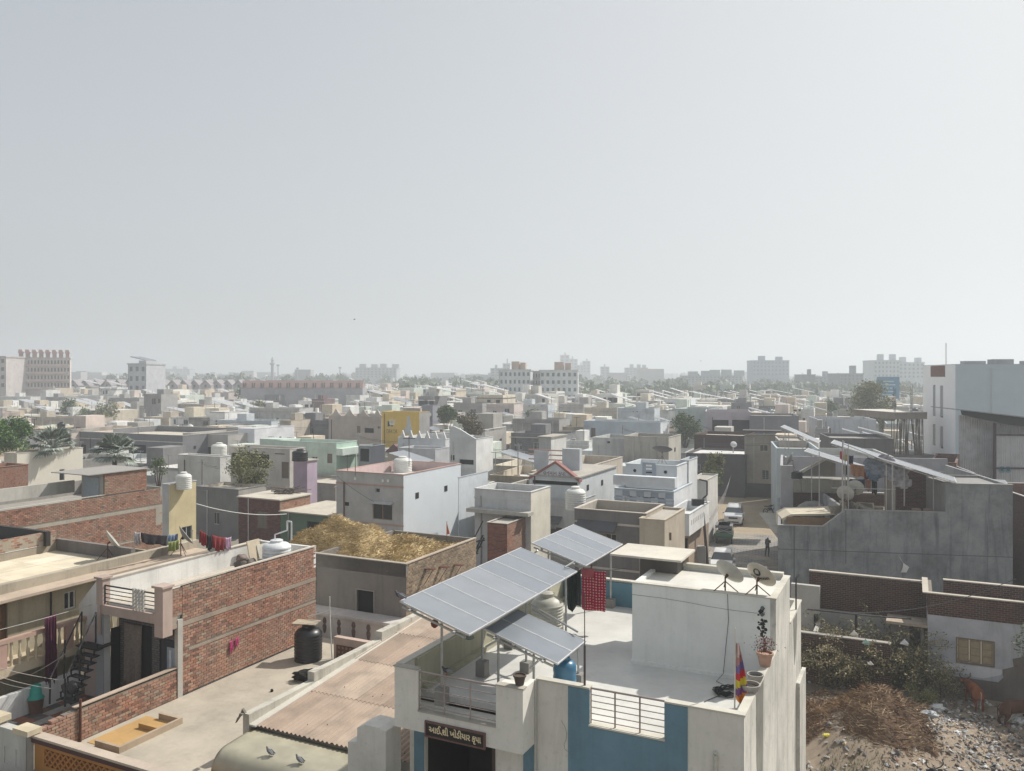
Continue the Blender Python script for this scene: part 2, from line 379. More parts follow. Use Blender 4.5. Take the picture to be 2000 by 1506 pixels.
# ------------------------------------------------------------------ helpers for small things
G = Frame(5.1, 18.0, 26)
def gw(x, y, z): return G.w(x, y, z)
def lump(c, r, sub=2, amp=0.25, seed=0, sc=(1, 1, 1), fq=1.5):
    bm = bmesh.new(); bmesh.ops.create_icosphere(bm, subdivisions=sub, radius=1.0)
    for v in bm.verts:
        k = 1 + amp * mnoise.noise(v.co * fq + Vector((seed * 7.3, seed, 0))); v.co = Vector((v.co.x * r * sc[0] * k + c[0], v.co.y * r * sc[1] * k + c[1], v.co.z * r * sc[2] * k + c[2]))
    pts = [tuple(v.co) for v in bm.verts]; fs = [tuple(v.index for v in f.verts) for f in bm.faces]; bm.free(); return pts, fs
WIRE = plain((0.05, 0.05, 0.05), 0.6)
def wire(label, p0, p1, sag=0.15, r=0.008, m=None, group=None, name='wire', cat='wire'):
    p0, p1 = Vector(p0), Vector(p1); pts = []
    for i in range(9):
        t = i / 8; p = p0.lerp(p1, t); p.z -= sag * 4 * t * (1 - t); pts.append(p - p0)
    b = MB(); b.path(pts, r, n=4); o = b.build(name, m or WIRE); o.location = p0; tag(o, label, cat, group); return o
def cloth(label, p0, p1, drop, m, cat='laundry', group=None, name='hanging_cloth', wave=0.05, rag=0.08, parent=None, mats2=None, nw=3):
    p0, p1 = Vector(p0), Vector(p1); L = (p1 - p0); n = L.cross(Vector((0, 0, 1))).normalized(); nx, nz = 14, 8
    b = MB(); pts = []; ph = random.random() * 6
    for j in range(nz + 1):
        for i in range(nx + 1):
            t, q = i / nx, j / nz; dz = drop * (1 + rag * math.sin(ph + t * 9))
            p = L * t * (1 - 0.06 * q) + L * 0.03 * q + n * (wave * (0.3 + q) * math.sin(ph + t * nw * 6.28 + q)) - Vector((0, 0, dz * q + 0.03 * math.sin(t * 3.14)))
            pts.append(p)
    fs = [(j * (nx + 1) + i, j * (nx + 1) + i + 1, (j + 1) * (nx + 1) + i + 1, (j + 1) * (nx + 1) + i) for j in range(nz) for i in range(nx)]
    b.raw(pts, fs); o = b.build(name, m, smooth=True); md = o.modifiers.new('thickness', 'SOLIDIFY'); md.thickness = 0.008
    if parent: o.parent = parent
    else: o.location = p0; tag(o, label, cat, group)
    return o
DISHM = plain((0.42, 0.40, 0.36), 0.55, 0, 0.3, 3)
def dish(label, p, az=45, el=42, d=0.7, m=None, stand=0.7, group='roof satellite dishes', legs=True, detail=True):
    """p = foot of its stand; az/el = where the bowl points"""
    e = empty('satellite_dish', p, 0, label, 'satellite dish', group)
    nrm = Vector((math.sin(R(az)) * math.cos(R(el)), math.cos(R(az)) * math.cos(R(el)), math.sin(R(el))))
    q = nrm.to_track_quat('Z', 'Y'); c = Vector((0, 0, stand)) + nrm * 0.12
    T = Matrix.Translation(c) @ q.to_matrix().to_4x4(); b = MB(T); k = 7 if detail else 4; n = 28 if detail else 12
    prof = [(d / 2 * i / k, 0.32 * d * (i / k) ** 2 * 0.5) for i in range(0, k + 1)]; prof[0] = (0.004, 0)
    prof += [(r_, z_ + 0.014) for r_, z_ in reversed(prof)]
    b.lathe(prof, n=n, sy=1.06); b.build('reflector', m or DISHM, e, smooth=True)
    b = MB(); b.tube((0, 0, 0), (0, 0, stand), 0.022); b.tube((0, 0, stand), tuple(c), 0.03, 0.05)
    tip = c + nrm * 0.5 * d - q @ Vector((0, 0.0, 0)); low = c + (q @ Vector((0, -0.5 * d, 0.14 * d)))
    if legs:
        for a in (200, 320, 80): b.tube((0, 0, stand * 0.75), (0.42 * math.cos(R(a)), 0.42 * math.sin(R(a)), 0.0), 0.014)
    b.build('stand', RUST if detail else METAL, e)
    b = MB(); b.tube(low, tip, 0.012); b.tube(tip, tip + nrm * -0.1, 0.04, 0.03, n=8); b.build('feed_arm', METAL, e)
    return e
TANKW = plain((0.68, 0.68, 0.64), 0.5, 0, 0.12); TANKB = plain((0.018, 0.018, 0.02), 0.38)
def tank(label, p, r=0.5, h=1.1, m=None, ribs=7, group='roof water tanks', n=28, cat='water tank'):
    prof = [(r * 0.97, 0)]
    for i in range(ribs):
        z0 = h * 0.78 * i / ribs; dz = h * 0.78 / ribs
        prof += [(r * 0.965, z0 + dz * 0.1), (r, z0 + dz * 0.35), (r, z0 + dz * 0.75), (r * 0.965, z0 + dz * 0.95)]
    prof += [(r * 0.95, h * 0.79), (r * 0.8, h * 0.87), (r * 0.42, h * 0.93)]
    e = empty('water_tank', p, random.random() * 6, label, cat, group)
    b = MB(); b.lathe(prof, n=n); b.build('body', m or TANKW, e, smooth=True)
    b = MB(); b.lathe([(r * 0.42, h * 0.92), (r * 0.44, h * 0.94), (r * 0.44, h), (r * 0.3, h * 1.03), (0.01, h * 1.04)], n=n, capt=False); b.build('lid', m or TANKW, e, smooth=True)
    return e
def railing(parent, p0, p1, h, nb=4, npost=4, m=None, name='railing', r=0.018, top=0.025):
    p0, p1 = Vector(p0), Vector(p1); b = MB(); m = m or plain((0.42, 0.40, 0.38), 0.35, 0.7)
    b.tube(p0 + Vector((0, 0, h)), p1 + Vector((0, 0, h)), top); o = b.build(name, m, parent)
    for k in range(npost):
        q = p0.lerp(p1, k / (npost - 1)) if npost > 1 else p0; c = MB(); c.tube(q, q + Vector((0, 0, h - .01)), r); c.build('post', m, o)
    for k in range(nb):
        z = h * (k + 0.6) / (nb + 0.6); c = MB(); c.tube(p0 + Vector((0, 0, z)), p1 + Vector((0, 0, z)), r * 0.55); c.build('bar', m, o)
    return o
def brickwall(parent, name, O, U, nrm, L, H, mat=None, maxn=300, skip=None, near=0.0, bl=0.25, bh=0.098, tk=0.11, gap=0.022, mort=None, body=True, jit=0.006, cut=None):
    """bricks laid in courses on the plane O + U*a + z, facing nrm; the maxn nearest to a = near singly, the rest as one"""
    O, U, nrm = Vector(O), Vector(U), Vector(nrm); T = Matrix.Identity(4); T.col[0][:3] = U; T.col[1][:3] = -nrm; T.col[2][:3] = (0, 0, 1)
    mat = mat or BRICKR; cells = []
    nr = int(H / bh)
    for j in range(nr):
        off = (j % 2) * bl / 2; i = 0
        while i * bl - off < L - 0.02:
            a0, a1 = max(0, i * bl - off), min(L, (i + 1) * bl - off); i += 1
            if a1 - a0 < 0.05: continue
            if skip and skip((a0 + a1) / 2, j * bh): continue
            cells.append((a0, a1, j * bh))
    if body:
        mb = MB(T); mb.box(0.01, L - .01, 0.012, tk, 0.0, nr * bh)
        if not cut: o = mb.build(name + '_core' if False else 'mortar', mort or MORTAR, parent); o.location = O
    order = sorted(range(len(cells)), key=lambda k: abs(cells[k][0] - near) + 0.0 * cells[k][2]) if maxn else list(range(len(cells)))
    single = [k for k in order if cells[k][1] - cells[k][0] > bl * 0.9][:maxn]; ss = set(single)
    protos = []
    for k in range(9 if single else 0):
        b = MB(T); x1 = bl - gap; ch = 0.006
        b.box(-x1 / 2, x1 / 2, 0, tk, gap / 2, bh - gap / 2, r=k / 8)
        o = b.build('brick', mat, parent); protos.append(o.data); bpy.data.objects.remove(o)
    for k in single:
        a0, a1, z = cells[k]; o = bpy.data.objects.new('brick', random.choice(protos)); COL.objects.link(o); o.parent = parent
        o.location = O + U * ((a0 + a1) / 2) + Vector((0, 0, z)) + nrm * random.uniform(-jit, jit)
        if random.random() < 0.1: o.rotation_euler = (0, 0, random.uniform(-.03, .03))
    b = MB(T)
    for k in order:
        if k in ss: continue
        a0, a1, z = cells[k]; j_ = random.uniform(-jit, jit)
        b.box(a0 + gap / 2, a1 - gap / 2, j_, tk, z + gap / 2, z + bh - gap / 2, r=min(1, max(0, random.gauss(.5, .25))))
    if b.f: o = b.build('brick_courses', mat, parent, kind='stuff'); o.location = O
SLABW = wallm((0.62, 0.60, 0.54), 0.45)
# ================================================================== the blue and cream house with the solar roof
A = empty('house', gw(0, 0, 0), G.rz, 'cream and blue two-storey house in front, with solar arrays and a sign over its door', 'house')
PLACED.append((*gw(-4.35, 5, 0)[:2], 4.6, 5.5, 26, 8))
CREAM = wallm((0.77, 0.74, 0.67), 0.6, dark=(.36, .34, .29), blot=0.2); BLUE = wallm((0.165, 0.285, 0.36), 0.5, blot=0.3); MOSA = wallm((0.66, 0.65, 0.61), 0.18, rough=0.5)
XB0, XB1 = G.P(1110, 1345, y=0).x, G.P(1343, 1380, y=0).x
XO0, XO1 = G.P(1152, 1348, y=0).x, G.P(1298, 1380, y=0).x
ZF, ZP, ZR = 6.6, 7.5, 8.92
XR0 = -4.05
b = MB(); t = 0.15
for x0, x1, z1 in ((-5.0, XB0, ZP), (XB0, XO0, ZP), (XO0, XO1, 6.62), (XO1, XB1, ZP), (XB1, 0, ZP)): b.box(x0, x1, 0, t, 0, z1)
# wall under the balcony, with the doorway
XD0, XD1 = G.P(830, 1450, y=0).x, G.P(962, 1480, y=0).x
b.box(-8.7, XD0, 0, t, 0, ZF - .3); b.box(XD1, -5.0, 0, t, 0, ZF - .3); b.box(XD0, XD1, 0, t, 5.75, ZF - .3)
b.box(-8.7, -8.55, t, 10.3, 0, ZP); b.box(-8.55, -t, 10.15, 10.3, 0, ZP)
b.build('wall', CREAM, A)
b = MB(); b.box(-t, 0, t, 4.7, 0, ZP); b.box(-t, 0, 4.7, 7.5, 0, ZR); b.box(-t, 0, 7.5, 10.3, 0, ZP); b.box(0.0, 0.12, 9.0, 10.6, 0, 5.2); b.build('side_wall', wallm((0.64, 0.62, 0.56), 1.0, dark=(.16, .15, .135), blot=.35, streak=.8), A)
b = MB(); b.prism([(1.55, 7.45), (2.6, 7.45), (2.5, 5.4), (2.2, 3.6), (1.9, 4.6), (1.6, 5.8)], .001, .006, 'x'); b.prism([(8.3, 7.4), (9.3, 7.4), (8.9, 6.2), (8.6, 5.9)], .001, .006, 'x'); b.build('rain_stain', wallm((.26, .25, .22), .9, dark=(.1, .1, .09), blot=.5), A, kind='stuff')
b = MB(); b.box(XB0, XO0, -.02, 0, 4.9, ZP - .02); b.box(XO0, XO1, -.02, 0, 4.9, 6.6); b.box(XO1, XB1, -.02, 0, 4.9, ZP - .02); b.box(XB0 - .02, XB1, -.5, 0, 4.78, 4.9)
b.build('blue_panel', BLUE, A)
b = MB(); b.box(-8.55, -t, t, 10.15, ZF - .15, ZF); b.build('terrace_floor', MOSA, A)
b = MB()    # parapet copings
for x0, x1 in ((-5.0, XO0), (XO1, 0.03)): b.box(x0, x1, -.035, t + .03, ZP, ZP + .04)
b.box(XO0 - .02, XO1 + .02, -.05, t + .05, 6.62, 6.66); b.box(-t - .03, .03, t + .03, 4.7, ZP, ZP + .04); b.box(-t - .03, .03, 7.5, 10.3, ZP, ZP + .04)
b.box(-8.73, -8.5, -.6, 10.3, ZP, ZP + .04); b.box(-8.5, -t - .03, 10.1, 10.33, ZP, ZP + .04)
b.build('coping', wallm((0.60, 0.57, 0.49), 0.4), A)
b = MB(); b.box(-8.5, -4.2, 10.05, 10.15, ZF, ZP - .05); b.build('blue_band', wallm((0.12, 0.25, 0.32), 0.5), A)
b = MB(); b.box(-8.55, -8.45, .0, 10.1, ZF, ZP); b.box(-8.45, -8.3, .2, 10.1, ZF, ZF + .12); b.build('inner_parapet', wallm((0.50, 0.48, 0.36), 0.5), A)
# stair head room
b = MB()
b.box(XR0, -t, 4.7, 4.85, ZF, ZR); b.box(XR0, XR0 + t, 4.85, 7.5, ZF, ZR); b.box(XR0 + t, -t, 7.35, 7.5, ZF, ZR)
b.box(XR0 - .0, -t, 4.6, 4.7, ZF, ZF + .1)
hr = b.build('head_room', wallm((0.78, 0.79, 0.75), 0.25, blot=0.12), A)
b = MB(); b.box(XR0 + t, -t, 4.85, 7.35, ZR - .2, ZR - .08); b.build('head_room_roof', wallm((0.70, 0.68, 0.62), 0.35), hr)
b = MB(); b.box(XR0 - .02, 0.02, 4.67, 4.87, ZR, ZR + .03); b.box(-t - .02, 0.02, 4.87, 7.52, ZR, ZR + .03); b.box(XR0 - .02, -t - .02, 7.3, 7.52, ZR, ZR + .12); b.build('head_room_curb', wallm((0.60, 0.57, 0.49), 0.6), hr)
b = MB()
for k in range(70):
    p = G.P(1490 + random.gauss(0, 4), random.choice((1196, 1218, 1225, 1232, 1240)) + random.gauss(0, 4), y=4.695); s_ = random.uniform(.008, .035); b.lathe([(s_, 0), (s_ * 1.3, s_), (s_ * .4, s_ * 2.2)], c=(p.x, 4.697, p.z), n=6, sy=.12)
b.build('soot_mark', plain((0.03, 0.035, 0.03), 0.9), hr, kind='stuff')
for qx, qz in ((1489, 1187), (1489, 1200)):
    p = G.P(qx, qz, y=4.69); c = MB(); c.tube((p.x, 4.62, p.z), (p.x, 4.72, p.z), .045, n=10); c.build('vent_pipe', plain((0.10, 0.12, 0.12), .6), hr)
# thin crack lines on the head room
b = MB(); pp = [G.P(a, c, y=4.69) for a, c in ((1226, 1160), (1290, 1168), (1340, 1176), (1380, 1184), (1430, 1192), (1480, 1198))]
b.path([(q.x, 4.697, q.z) for q in pp], .006, n=3); b.build('crack', plain((0.18, 0.18, 0.17), .9), hr)
# concrete slab standing over the head room's back corner
b = MB(); sp = G.P(1170, 1118, z=9.35); sp2 = G.P(1284, 1099, z=9.35); sp3 = G.P(1212, 1091, z=9.35)
s = empty('tank_cover_slab', gw(-4.1, 7.0, ZR), G.rz, 'pale flat slab raised on a low block beside the roof of the head room', 'slab')
b.box(-1.1, 1.15, -.95, .85, .42, .48); b.build('slab', wallm((0.62, 0.58, 0.50), 0.3), s)
b = MB(); b.box(-.3, .9, -.4, .5, -.9, .42); b.build('block', wallm((0.12, 0.11, 0.10), .4), s)
# doorway
b = MB(); b.box(XD0, XD1, 2.4, 2.5, 0, 5.75); b.box(XD0 - .1, XD0, .15, 2.5, 0, 5.75); b.box(XD1, XD1 + .1, .15, 2.5, 0, 5.75); b.build('entrance_recess', plain((0.03, 0.028, 0.026), .8), A)  # recess walls coloured near black for the darkness inside
b = MB(); b.box(XD1 - .0, XD1 + .08, -.03, 0, 3.5, 5.72); b.box(XD0, XD1, .05, .1, 5.65, 5.74); b.build('door_frame', plain((0.07, 0.05, 0.04), .6), A)
b = MB(); b.box(XD0 - .32, XD0 - .02, -.03, 0, 3, 5.9); b.build('blue_column', BLUE, A); b = MB(); b.box(-5.35, -5.02, -.03, 0, 3, 5.9); b.build('blue_column', BLUE, A)
# balcony
YB = -0.75
XA0, XA1, XA2 = G.P(816, 1380, y=YB).x, G.P(968.5, 1400, y=YB).x, -5.02
XAL = -8.68
b = MB(); zs_ = 6.46
b.box(XAL, XA0, YB, YB + .14, 5.95, ZP); b.box(XA0, XA1, YB, YB + .14, 5.95, zs_); b.box(XA1, XA2, YB, YB + .14, 5.95, ZP)
b.box(XAL, XAL + .14, YB + .14, 0, 5.95, ZP); b.box(XA2 - .14, XA2, YB + .14, 0, 5.95, ZP); b.box(XAL + .14, XA2 - .14, YB + .14, .15, 5.95, 6.35)
b.box(XA1 + .0, XA2 - .14, YB + .14, YB + .5, 6.35, ZP - .02)
bal = b.build('balcony', CREAM, A)
b = MB(); b.box(XA0, XA1, YB - .02, YB + .16, zs_, zs_ + .03); b.box(XA1, XA2 + .02, YB - .03, YB + .18, ZP, ZP + .03); b.box(XAL - .02, XA0, YB - .03, YB + .18, ZP, ZP + .03); b.build('balcony_coping', wallm((0.45, 0.42, 0.36), 0.6), bal)
railing(A, (XA0, YB + .07, zs_), (XA1, YB + .07, zs_), ZP - zs_ - .05, 4, 4, plain((0.40, 0.33, 0.30), .5, .4), r=.022)
railing(A, (XO0, .07, 6.66), (XO1, .07, 6.66), .84, 5, 4, plain((0.40, 0.33, 0.30), .5, .4), r=.022)
b = MB(); q = G.P(1046, 1400, y=-.05).x; b.tube((q, -.06, 0), (q, -.06, ZP), .035, n=8); b.build('rain_pipe', plain((0.5, 0.49, 0.44), .6), A)
b = MB(); q = G.P(1397, 1475, y=-.06); b.path([(q.x, -.07, 3), (q.x, -.07, q.z), (q.x, 0.02, q.z + .05)], .05, n=8); b.build('drain_pipe', plain((0.55, 0.53, 0.46), .6), A)
# sign over the door
s = empty('name_board', gw((XA0 + XA1) / 2, YB, 6.0), G.rz, 'long dark name board with cream Gujarati letters under the balcony railing', 'sign')
sx0, sx1 = G.P(831, 1420, y=YB).x - (XA0 + XA1) / 2, G.P(949, 1445, y=YB).x - (XA0 + XA1) / 2
sz0, sz1 = G.P(831, 1437, y=YB).z - 6.0, G.P(831, 1406, y=YB).z - 6.0
b = MB()
for x0, x1, z0, z1 in ((sx0, sx1, sz0, sz0 + .045), (sx0, sx1, sz1 - .045, sz1), (sx0, sx0 + .045, sz0 + .045, sz1 - .045), (sx1 - .045, sx1, sz0 + .045, sz1 - .045)): b.box(x0, x1, -.05, 0, z0, z1)
b.build('frame', plain((0.14, 0.07, 0.06), .5), s)
b = MB(); b.box(sx0 + .04, sx1 - .04, -.03, -.001, sz0 + .04, sz1 - .04); b.build('board', plain((0.008, 0.006, 0.006), .35), s)
LET = plain((0.80, 0.66, 0.42), .5, 0, .05)
def text_mesh(txt, size, mat, parent, loc, rot=(R(90), 0, 0), name='lettering', ext=0.004, width=None, off=0.0, align='CENTER'):
    cu = bpy.data.curves.new(name, 'FONT'); cu.body = txt; cu.size = size; cu.extrude = ext; cu.offset = off; cu.align_x = align; cu.align_y = 'CENTER'
    o = bpy.data.objects.new(name, cu); COL.objects.link(o); bpy.context.view_layer.update()
    dg = bpy.context.evaluated_depsgraph_get(); me = bpy.data.meshes.new_from_object(o.evaluated_get(dg)); bpy.data.objects.remove(o)
    me.materials.clear(); me.materials.append(mat)
    o = bpy.data.objects.new(name, me); COL.objects.link(o); o.parent = parent; o.location = loc; o.rotation_euler = rot
    xs = [v.co.x for v in me.vertices]
    if width and xs: o.scale = (width / (max(xs) - min(xs)), 1, 1)
    return o
wtxt = (sx1 - sx0) * .86
text_mesh('આઈ શી ખોડીયાર કૃપા', 0.22, LET, s, ((sx0 + sx1) / 2, -.034, (sz0 + sz1) / 2), width=wtxt, off=.004)
b = MB(); cx_, cz_ = (sx0 + sx1) / 2 - wtxt * .265, (sz0 + sz1) / 2; b.prism([(cx_ - .03, cz_ - .035), (cx_ + .045, cz_ - .085), (cx_ + .045, cz_ - .06), (cx_ - .03, cz_ - .01)], -.038, -.031, 'y'); b.build('letter_stroke', LET, s)
# ---------------- solar arrays
CELL = rndm([(0, (0.20, 0.225, 0.255)), (1, (0.26, 0.275, 0.30))], 0.32, 'solar_glass', 0.12, 2.0)  # pale grey puts both dust and the sky's reflection into the colour
ALU = plain((0.62, 0.62, 0.62), 0.4, 0.5)
def solar_array(label, x, y, z, n, wx, drop, mw=1.0, legs=(), parent_frame=G, zf=ZF, group='solar arrays on the cream house', lm=None, gapk=.012):
    e = empty('solar_array', parent_frame.w(x, y, zf), parent_frame.rz, label, 'solar panels', group)
    ang = math.atan2(drop, wx); L = math.hypot(wx, drop)
    T = Matrix.Translation((0, 0, z - zf)) @ Matrix.Rotation(ang, 4, 'Y')
    me = None
    for k in range(n):
        if me is None or True:
            b = MB(T); y0 = k * mw
            b.box(.03, L - .03, y0 + .022, y0 + mw - gapk - .022, .0, .035, r=random.random()); p = b.build('solar_module', CELL, e)
            f = MB(T)
            for x0, x1, a0, a1 in ((0, L, y0, y0 + .02), (0, L, y0 + mw - gapk - .02, y0 + mw - gapk), (0, .028, y0 + .02, y0 + mw - gapk - .02), (L - .028, L, y0 + .02, y0 + mw - gapk - .02)): f.box(x0, x1, a0, a1, -.005, .042)
            f.build('module_frame', ALU, p)
    b = MB(T)
    for xx in (.35, L - .4): b.box(xx, xx + .05, -.12, n * mw + .12, -.07, -.02)
    for k in range(0, n + 1, 2): b.box(.1, L - .1, k * mw * .98 + .02, k * mw * .98 + .06, -.12, -.071)
    b.build('rail', lm or METAL, e)
    for lx, ly, ped in legs:
        zt = z - zf - drop * lx / wx - .1; b = MB(); b.tube((lx, ly, 0.0), (lx, ly, zt), .035, n=8); lg = b.build('leg', lm or METAL, e)
        if ped: b = MB(); b.box(lx - .14, lx + .14, ly - .14, ly + .14, 0, ped); b.build('pedestal', wallm((0.28, 0.27, 0.25), .5), lg)
    return e
solar_array('large tilted solar array of seven modules over the balcony corner', -8.10, -1.39, 9.38, 7, 1.974, .57, 1.0, [(.62, 1.0, .42), (.62, 3.2, .42), (1.6, 4.0, .3), (.3, 5.6, .3), (1.75, 6.6, .3)])
solar_array('far solar array of four modules above the white roof tank', -8.08, 6.41, 9.38, 4, 1.93, .57, .95, [(.4, .5, .3), (1.6, 3.4, .3), (.4, 3.4, .3)])
solar_array('small lower solar array of two modules beside the blue drum', -6.74, .5, 8.35, 2, 2.09, .6, 1.0, [(.25, .35, .0), (1.3, .3, 0), (1.9, 1.9, .3)])
# diagonal tie pipes
s = empty('pipework', gw(-6.2, 3, ZF), G.rz, 'grey pipe frame running between the solar arrays and the roof tank', 'pipe frame')
def pt(px, py, z): p = G.P(px, py, z=z); return (p.x + 6.2, p.y - 3, z - ZF)
for a, c in ((((1034, 1180), 8.2), ((1128, 1234), 8.0)), (((1040, 1192), 8.1), ((1075, 1212), 8.0)), (((948, 1264), 8.0), ((975, 1248), 8.2)), (((1035, 1306), 7.7), ((1052, 1290), 7.9)), (((1044, 1080), 9.2), ((1050, 1075), 9.3)), (((1103, 1108), 9.0), ((1120, 1098), 9.1))):
    b = MB(); b.tube(pt(*a[0], a[1]), pt(*c[0], c[1]), .03, n=8); b.build('pipe', METAL, s)
# tanks, drum, pots
p = G.P(1072, 1240, z=ZF + .4)
tank('ribbed off-white water tank under the far solar array on the tiled roof', gw(-7.15, 5.6, ZF), .52, 1.45, plain((0.50, 0.49, 0.42), .5), 12)
p = G.P(1101, 1330, z=ZF)
tank('blue plastic drum standing behind the low wall beside the small solar array', gw(-4.95, 1.7, ZF), .31, .95, plain((0.045, 0.16, 0.27), .35), 3, group=None, cat='drum')
def pot(label, p, r=.15, h=.25, m=None, rim=True, group=None, soil=True):
    e = empty('flower_pot', p, 0, label, 'flower pot', group); b = MB()
    b.lathe([(r * .68, 0), (r * .95, h * .8), (r * 1.08, h * .82), (r * 1.08, h), (r * .92, h), (r * .9, h * .85), (.01, h * .83)], n=20, capt=False); b.build('pot', m or plain((0.42, 0.22, 0.14), .85, 0, .3), e, smooth=True); return e
pt1 = pot('small dark clay pot standing on the balcony pier', gw(-5.2, YB + .2, ZP + .03), .15, .24, plain((0.10, 0.075, 0.06), .9))
pg = G.P(1496, 1288, x=-.07); pz = ZP + .04
pt2 = pot('terracotta pot with a reddish dried plant on the right parapet', gw(-.08, pg.y - .1, pz), .2, .34, plain((0.48, 0.30, 0.22), .85, 0, .25))
b = MB()
for k in range(420):
    a, rr, zz = random.random() * 6.28, abs(random.gauss(0, .16)), .36 + random.random() * .34
    c = Vector((rr * math.cos(a), rr * math.sin(a), zz)); d = Vector((random.uniform(-1, 1), random.uniform(-1, 1), random.uniform(-.3, 1))).normalized() * .055; s2 = Vector((random.uniform(-1, 1), random.uniform(-1, 1), random.uniform(-1, 1))).normalized() * .016
    b.face([c - s2, c + d * .5, c + s2, c - d * .5], r=random.random())
b.build('foliage', rndm([(0, (0.10, 0.03, 0.03)), (.6, (0.22, 0.07, 0.06)), (1, (0.13, 0.12, 0.06))], .8, 'red_leaf'), pt2)
for (qx, qy, rr, lab) in ((1467, 1340, .24, 'grey bowl planter nearest the flag pole on the right parapet'), (1477, 1326, .2, 'grey bowl planter behind another bowl on the right parapet')):
    g_ = G.P(qx, qy, x=-.1); e = empty('bowl_planter', gw(-.12, g_.y, pz), 0, lab, 'planter', 'grey bowls on the parapet'); b = MB(); b.lathe([(rr * .7, 0), (rr, .14), (rr, .17), (rr * .86, .17), (rr * .82, .1), (.01, .09)], n=24, capt=False); b.build('bowl', wallm((0.36, 0.34, 0.31), .3), e, smooth=True)
    b = MB(); b.lathe([(rr * .82, .1), (.01, .115)], n=20, capb=False, capt=False); b.build('soil', plain((0.035, 0.03, 0.025), .95), e)
# flag
fp = G.P(1447, 1368, z=ZF)
e = empty('flag', gw(-.42, 1.1, ZF), 0, 'striped red, yellow and violet festival flag on a thin pole before the head room', 'flag')
b = MB(); b.tube((0, 0, 0), (.05, .1, 2.45), .018); b.build('pole', plain((0.6, 0.58, 0.52), .5), e)
nx, nz = 10, 26; pts = []; fs = []; rr_ = []
for j in range(nz + 1):
    for i in range(nx + 1):
        tt, q = i / nx, j / nz; wd = .08 + .42 * q * (1.15 - .35 * q) * (1 - .5 * max(0, q - .85) * 6)
        pts.append((.10 + .10 * q + wd * (tt - .5) * .85, .08 + .05 * math.sin(tt * 9 + q * 3), 2.1 - 1.35 * q - .10 * math.sin(tt * 2.2) * q))
b = MB()
for j in range(nz):
    for i in range(nx):
        q = j / nz; k = (q + .12 * i / nx); r_ = [.0, .05, .2, .35, .5, .65, .8, .95, .8][min(8, int(k * 8))]
        b.face([pts[j * 11 + i], pts[j * 11 + i + 1], pts[j * 11 + 12 + i], pts[j * 11 + 11 + i]], r=r_)
b.build('banner', rndm([(0, (0.62, 0.45, 0.42)), (.12, (0.45, 0.22, 0.20)), (.3, (0.16, 0.12, 0.32)), (.45, (0.55, 0.03, 0.04)), (.6, (0.62, 0.50, 0.03)), (.75, (0.20, 0.07, 0.22)), (.9, (0.75, 0.25, 0.02))], .7, 'flag_stripes', .1, 20, const=True), e, smooth=True)
# coil of black cable
b = MB(); rs = random.Random(3); last = None
cc = G.P(1424, 1350, z=ZF + .05)
for k in range(16):
    a0, r0, ox, oy = rs.random() * 6, rs.uniform(.22, .42), rs.uniform(-.12, .12), rs.uniform(-.1, .1)
    b.path([(ox + r0 * math.cos(a0 + i * .42), oy + r0 * .8 * math.sin(a0 + i * .42), .02 + rs.uniform(0, .1)) for i in range(13)], .013, n=4)
b.path([(-.3, -.2, .02), (-.6, -.45, .02), (-.8, -.62, .02)], .011, n=4)
o = b.build('cable_coil', plain((0.015, 0.015, 0.015), .5)); o.location = gw(cc.x, cc.y, ZF); tag(o, 'tangled coil of black cable lying on the terrace floor beside the flag', 'cable')
b = MB(); pz0 = G.P(1421, 1160, y=4.68); pz1 = G.P(1413, 1335, y=4.66)
b.path([(pz0.x, 4.66, ZR), (pz0.x + .03, 4.66, 8.2), (pz1.x + .06, 4.66, 7.4), (pz1.x, 4.64, 6.7), (pz1.x - .1, 4.2, 6.62), (cc.x, cc.y + .3, 6.62)], .008, n=4); o = b.build('dish_cable', WIRE); o.location = gw(0, 0, 0); o.rotation_euler = (0, 0, G.rz); tag(o, 'thin cable hanging down the head room wall from the dish on the left', 'cable')
d1 = dish('plain pale dish on the front edge of the head room roof', gw(G.P(1399, 1160, y=5.0).x + .25, 5.0, ZR), 52, 38, .84, plain((0.48, 0.47, 0.42), .5, 0, .15), .36, 'dishes on the head room')
d2 = dish('tan dish printed with a round black emblem and a word, on the head room corner', gw(-.55, 5.0, ZR), 52, 38, .86, plain((0.50, 0.46, 0.38), .5, 0, .2), .36, 'dishes on the head room')
# print on the back of the second dish
nrm = Vector((math.sin(R(52)) * math.cos(R(38)), math.cos(R(52)) * math.cos(R(38)), math.sin(R(38)))); qd = nrm.to_track_quat('Z', 'Y'); cd = Vector((0, 0, .36)) + nrm * .12
Tb = Matrix.Translation(cd) @ qd.to_matrix().to_4x4()
bk = -nrm; up = (Vector((0, 0, 1)) - nrm * nrm.z).normalized(); rt = up.cross(bk).normalized()
def on_back(dx, dy, lift=.012):
    rr = math.hypot(dx, dy); return cd + rt * dx + up * dy + nrm * (0.16 * .86 * (rr / .43) ** 2) + bk * lift
def conform(o, dx, dy, sc=1):
    for v in o.data.vertices:
        v.co = on_back(dx + v.co.x * sc, dy + v.co.y * sc, .006 + max(0, v.co.z))
b = MB(); b.lathe([(.115, 0), (.115, .004)], n=24); bpy_o = b.build('emblem', plain((0.02, 0.02, 0.02), .5), d2)
for v in bpy_o.data.vertices: v.co = on_back(v.co.x, v.co.y + .2, .006 + v.co.z)
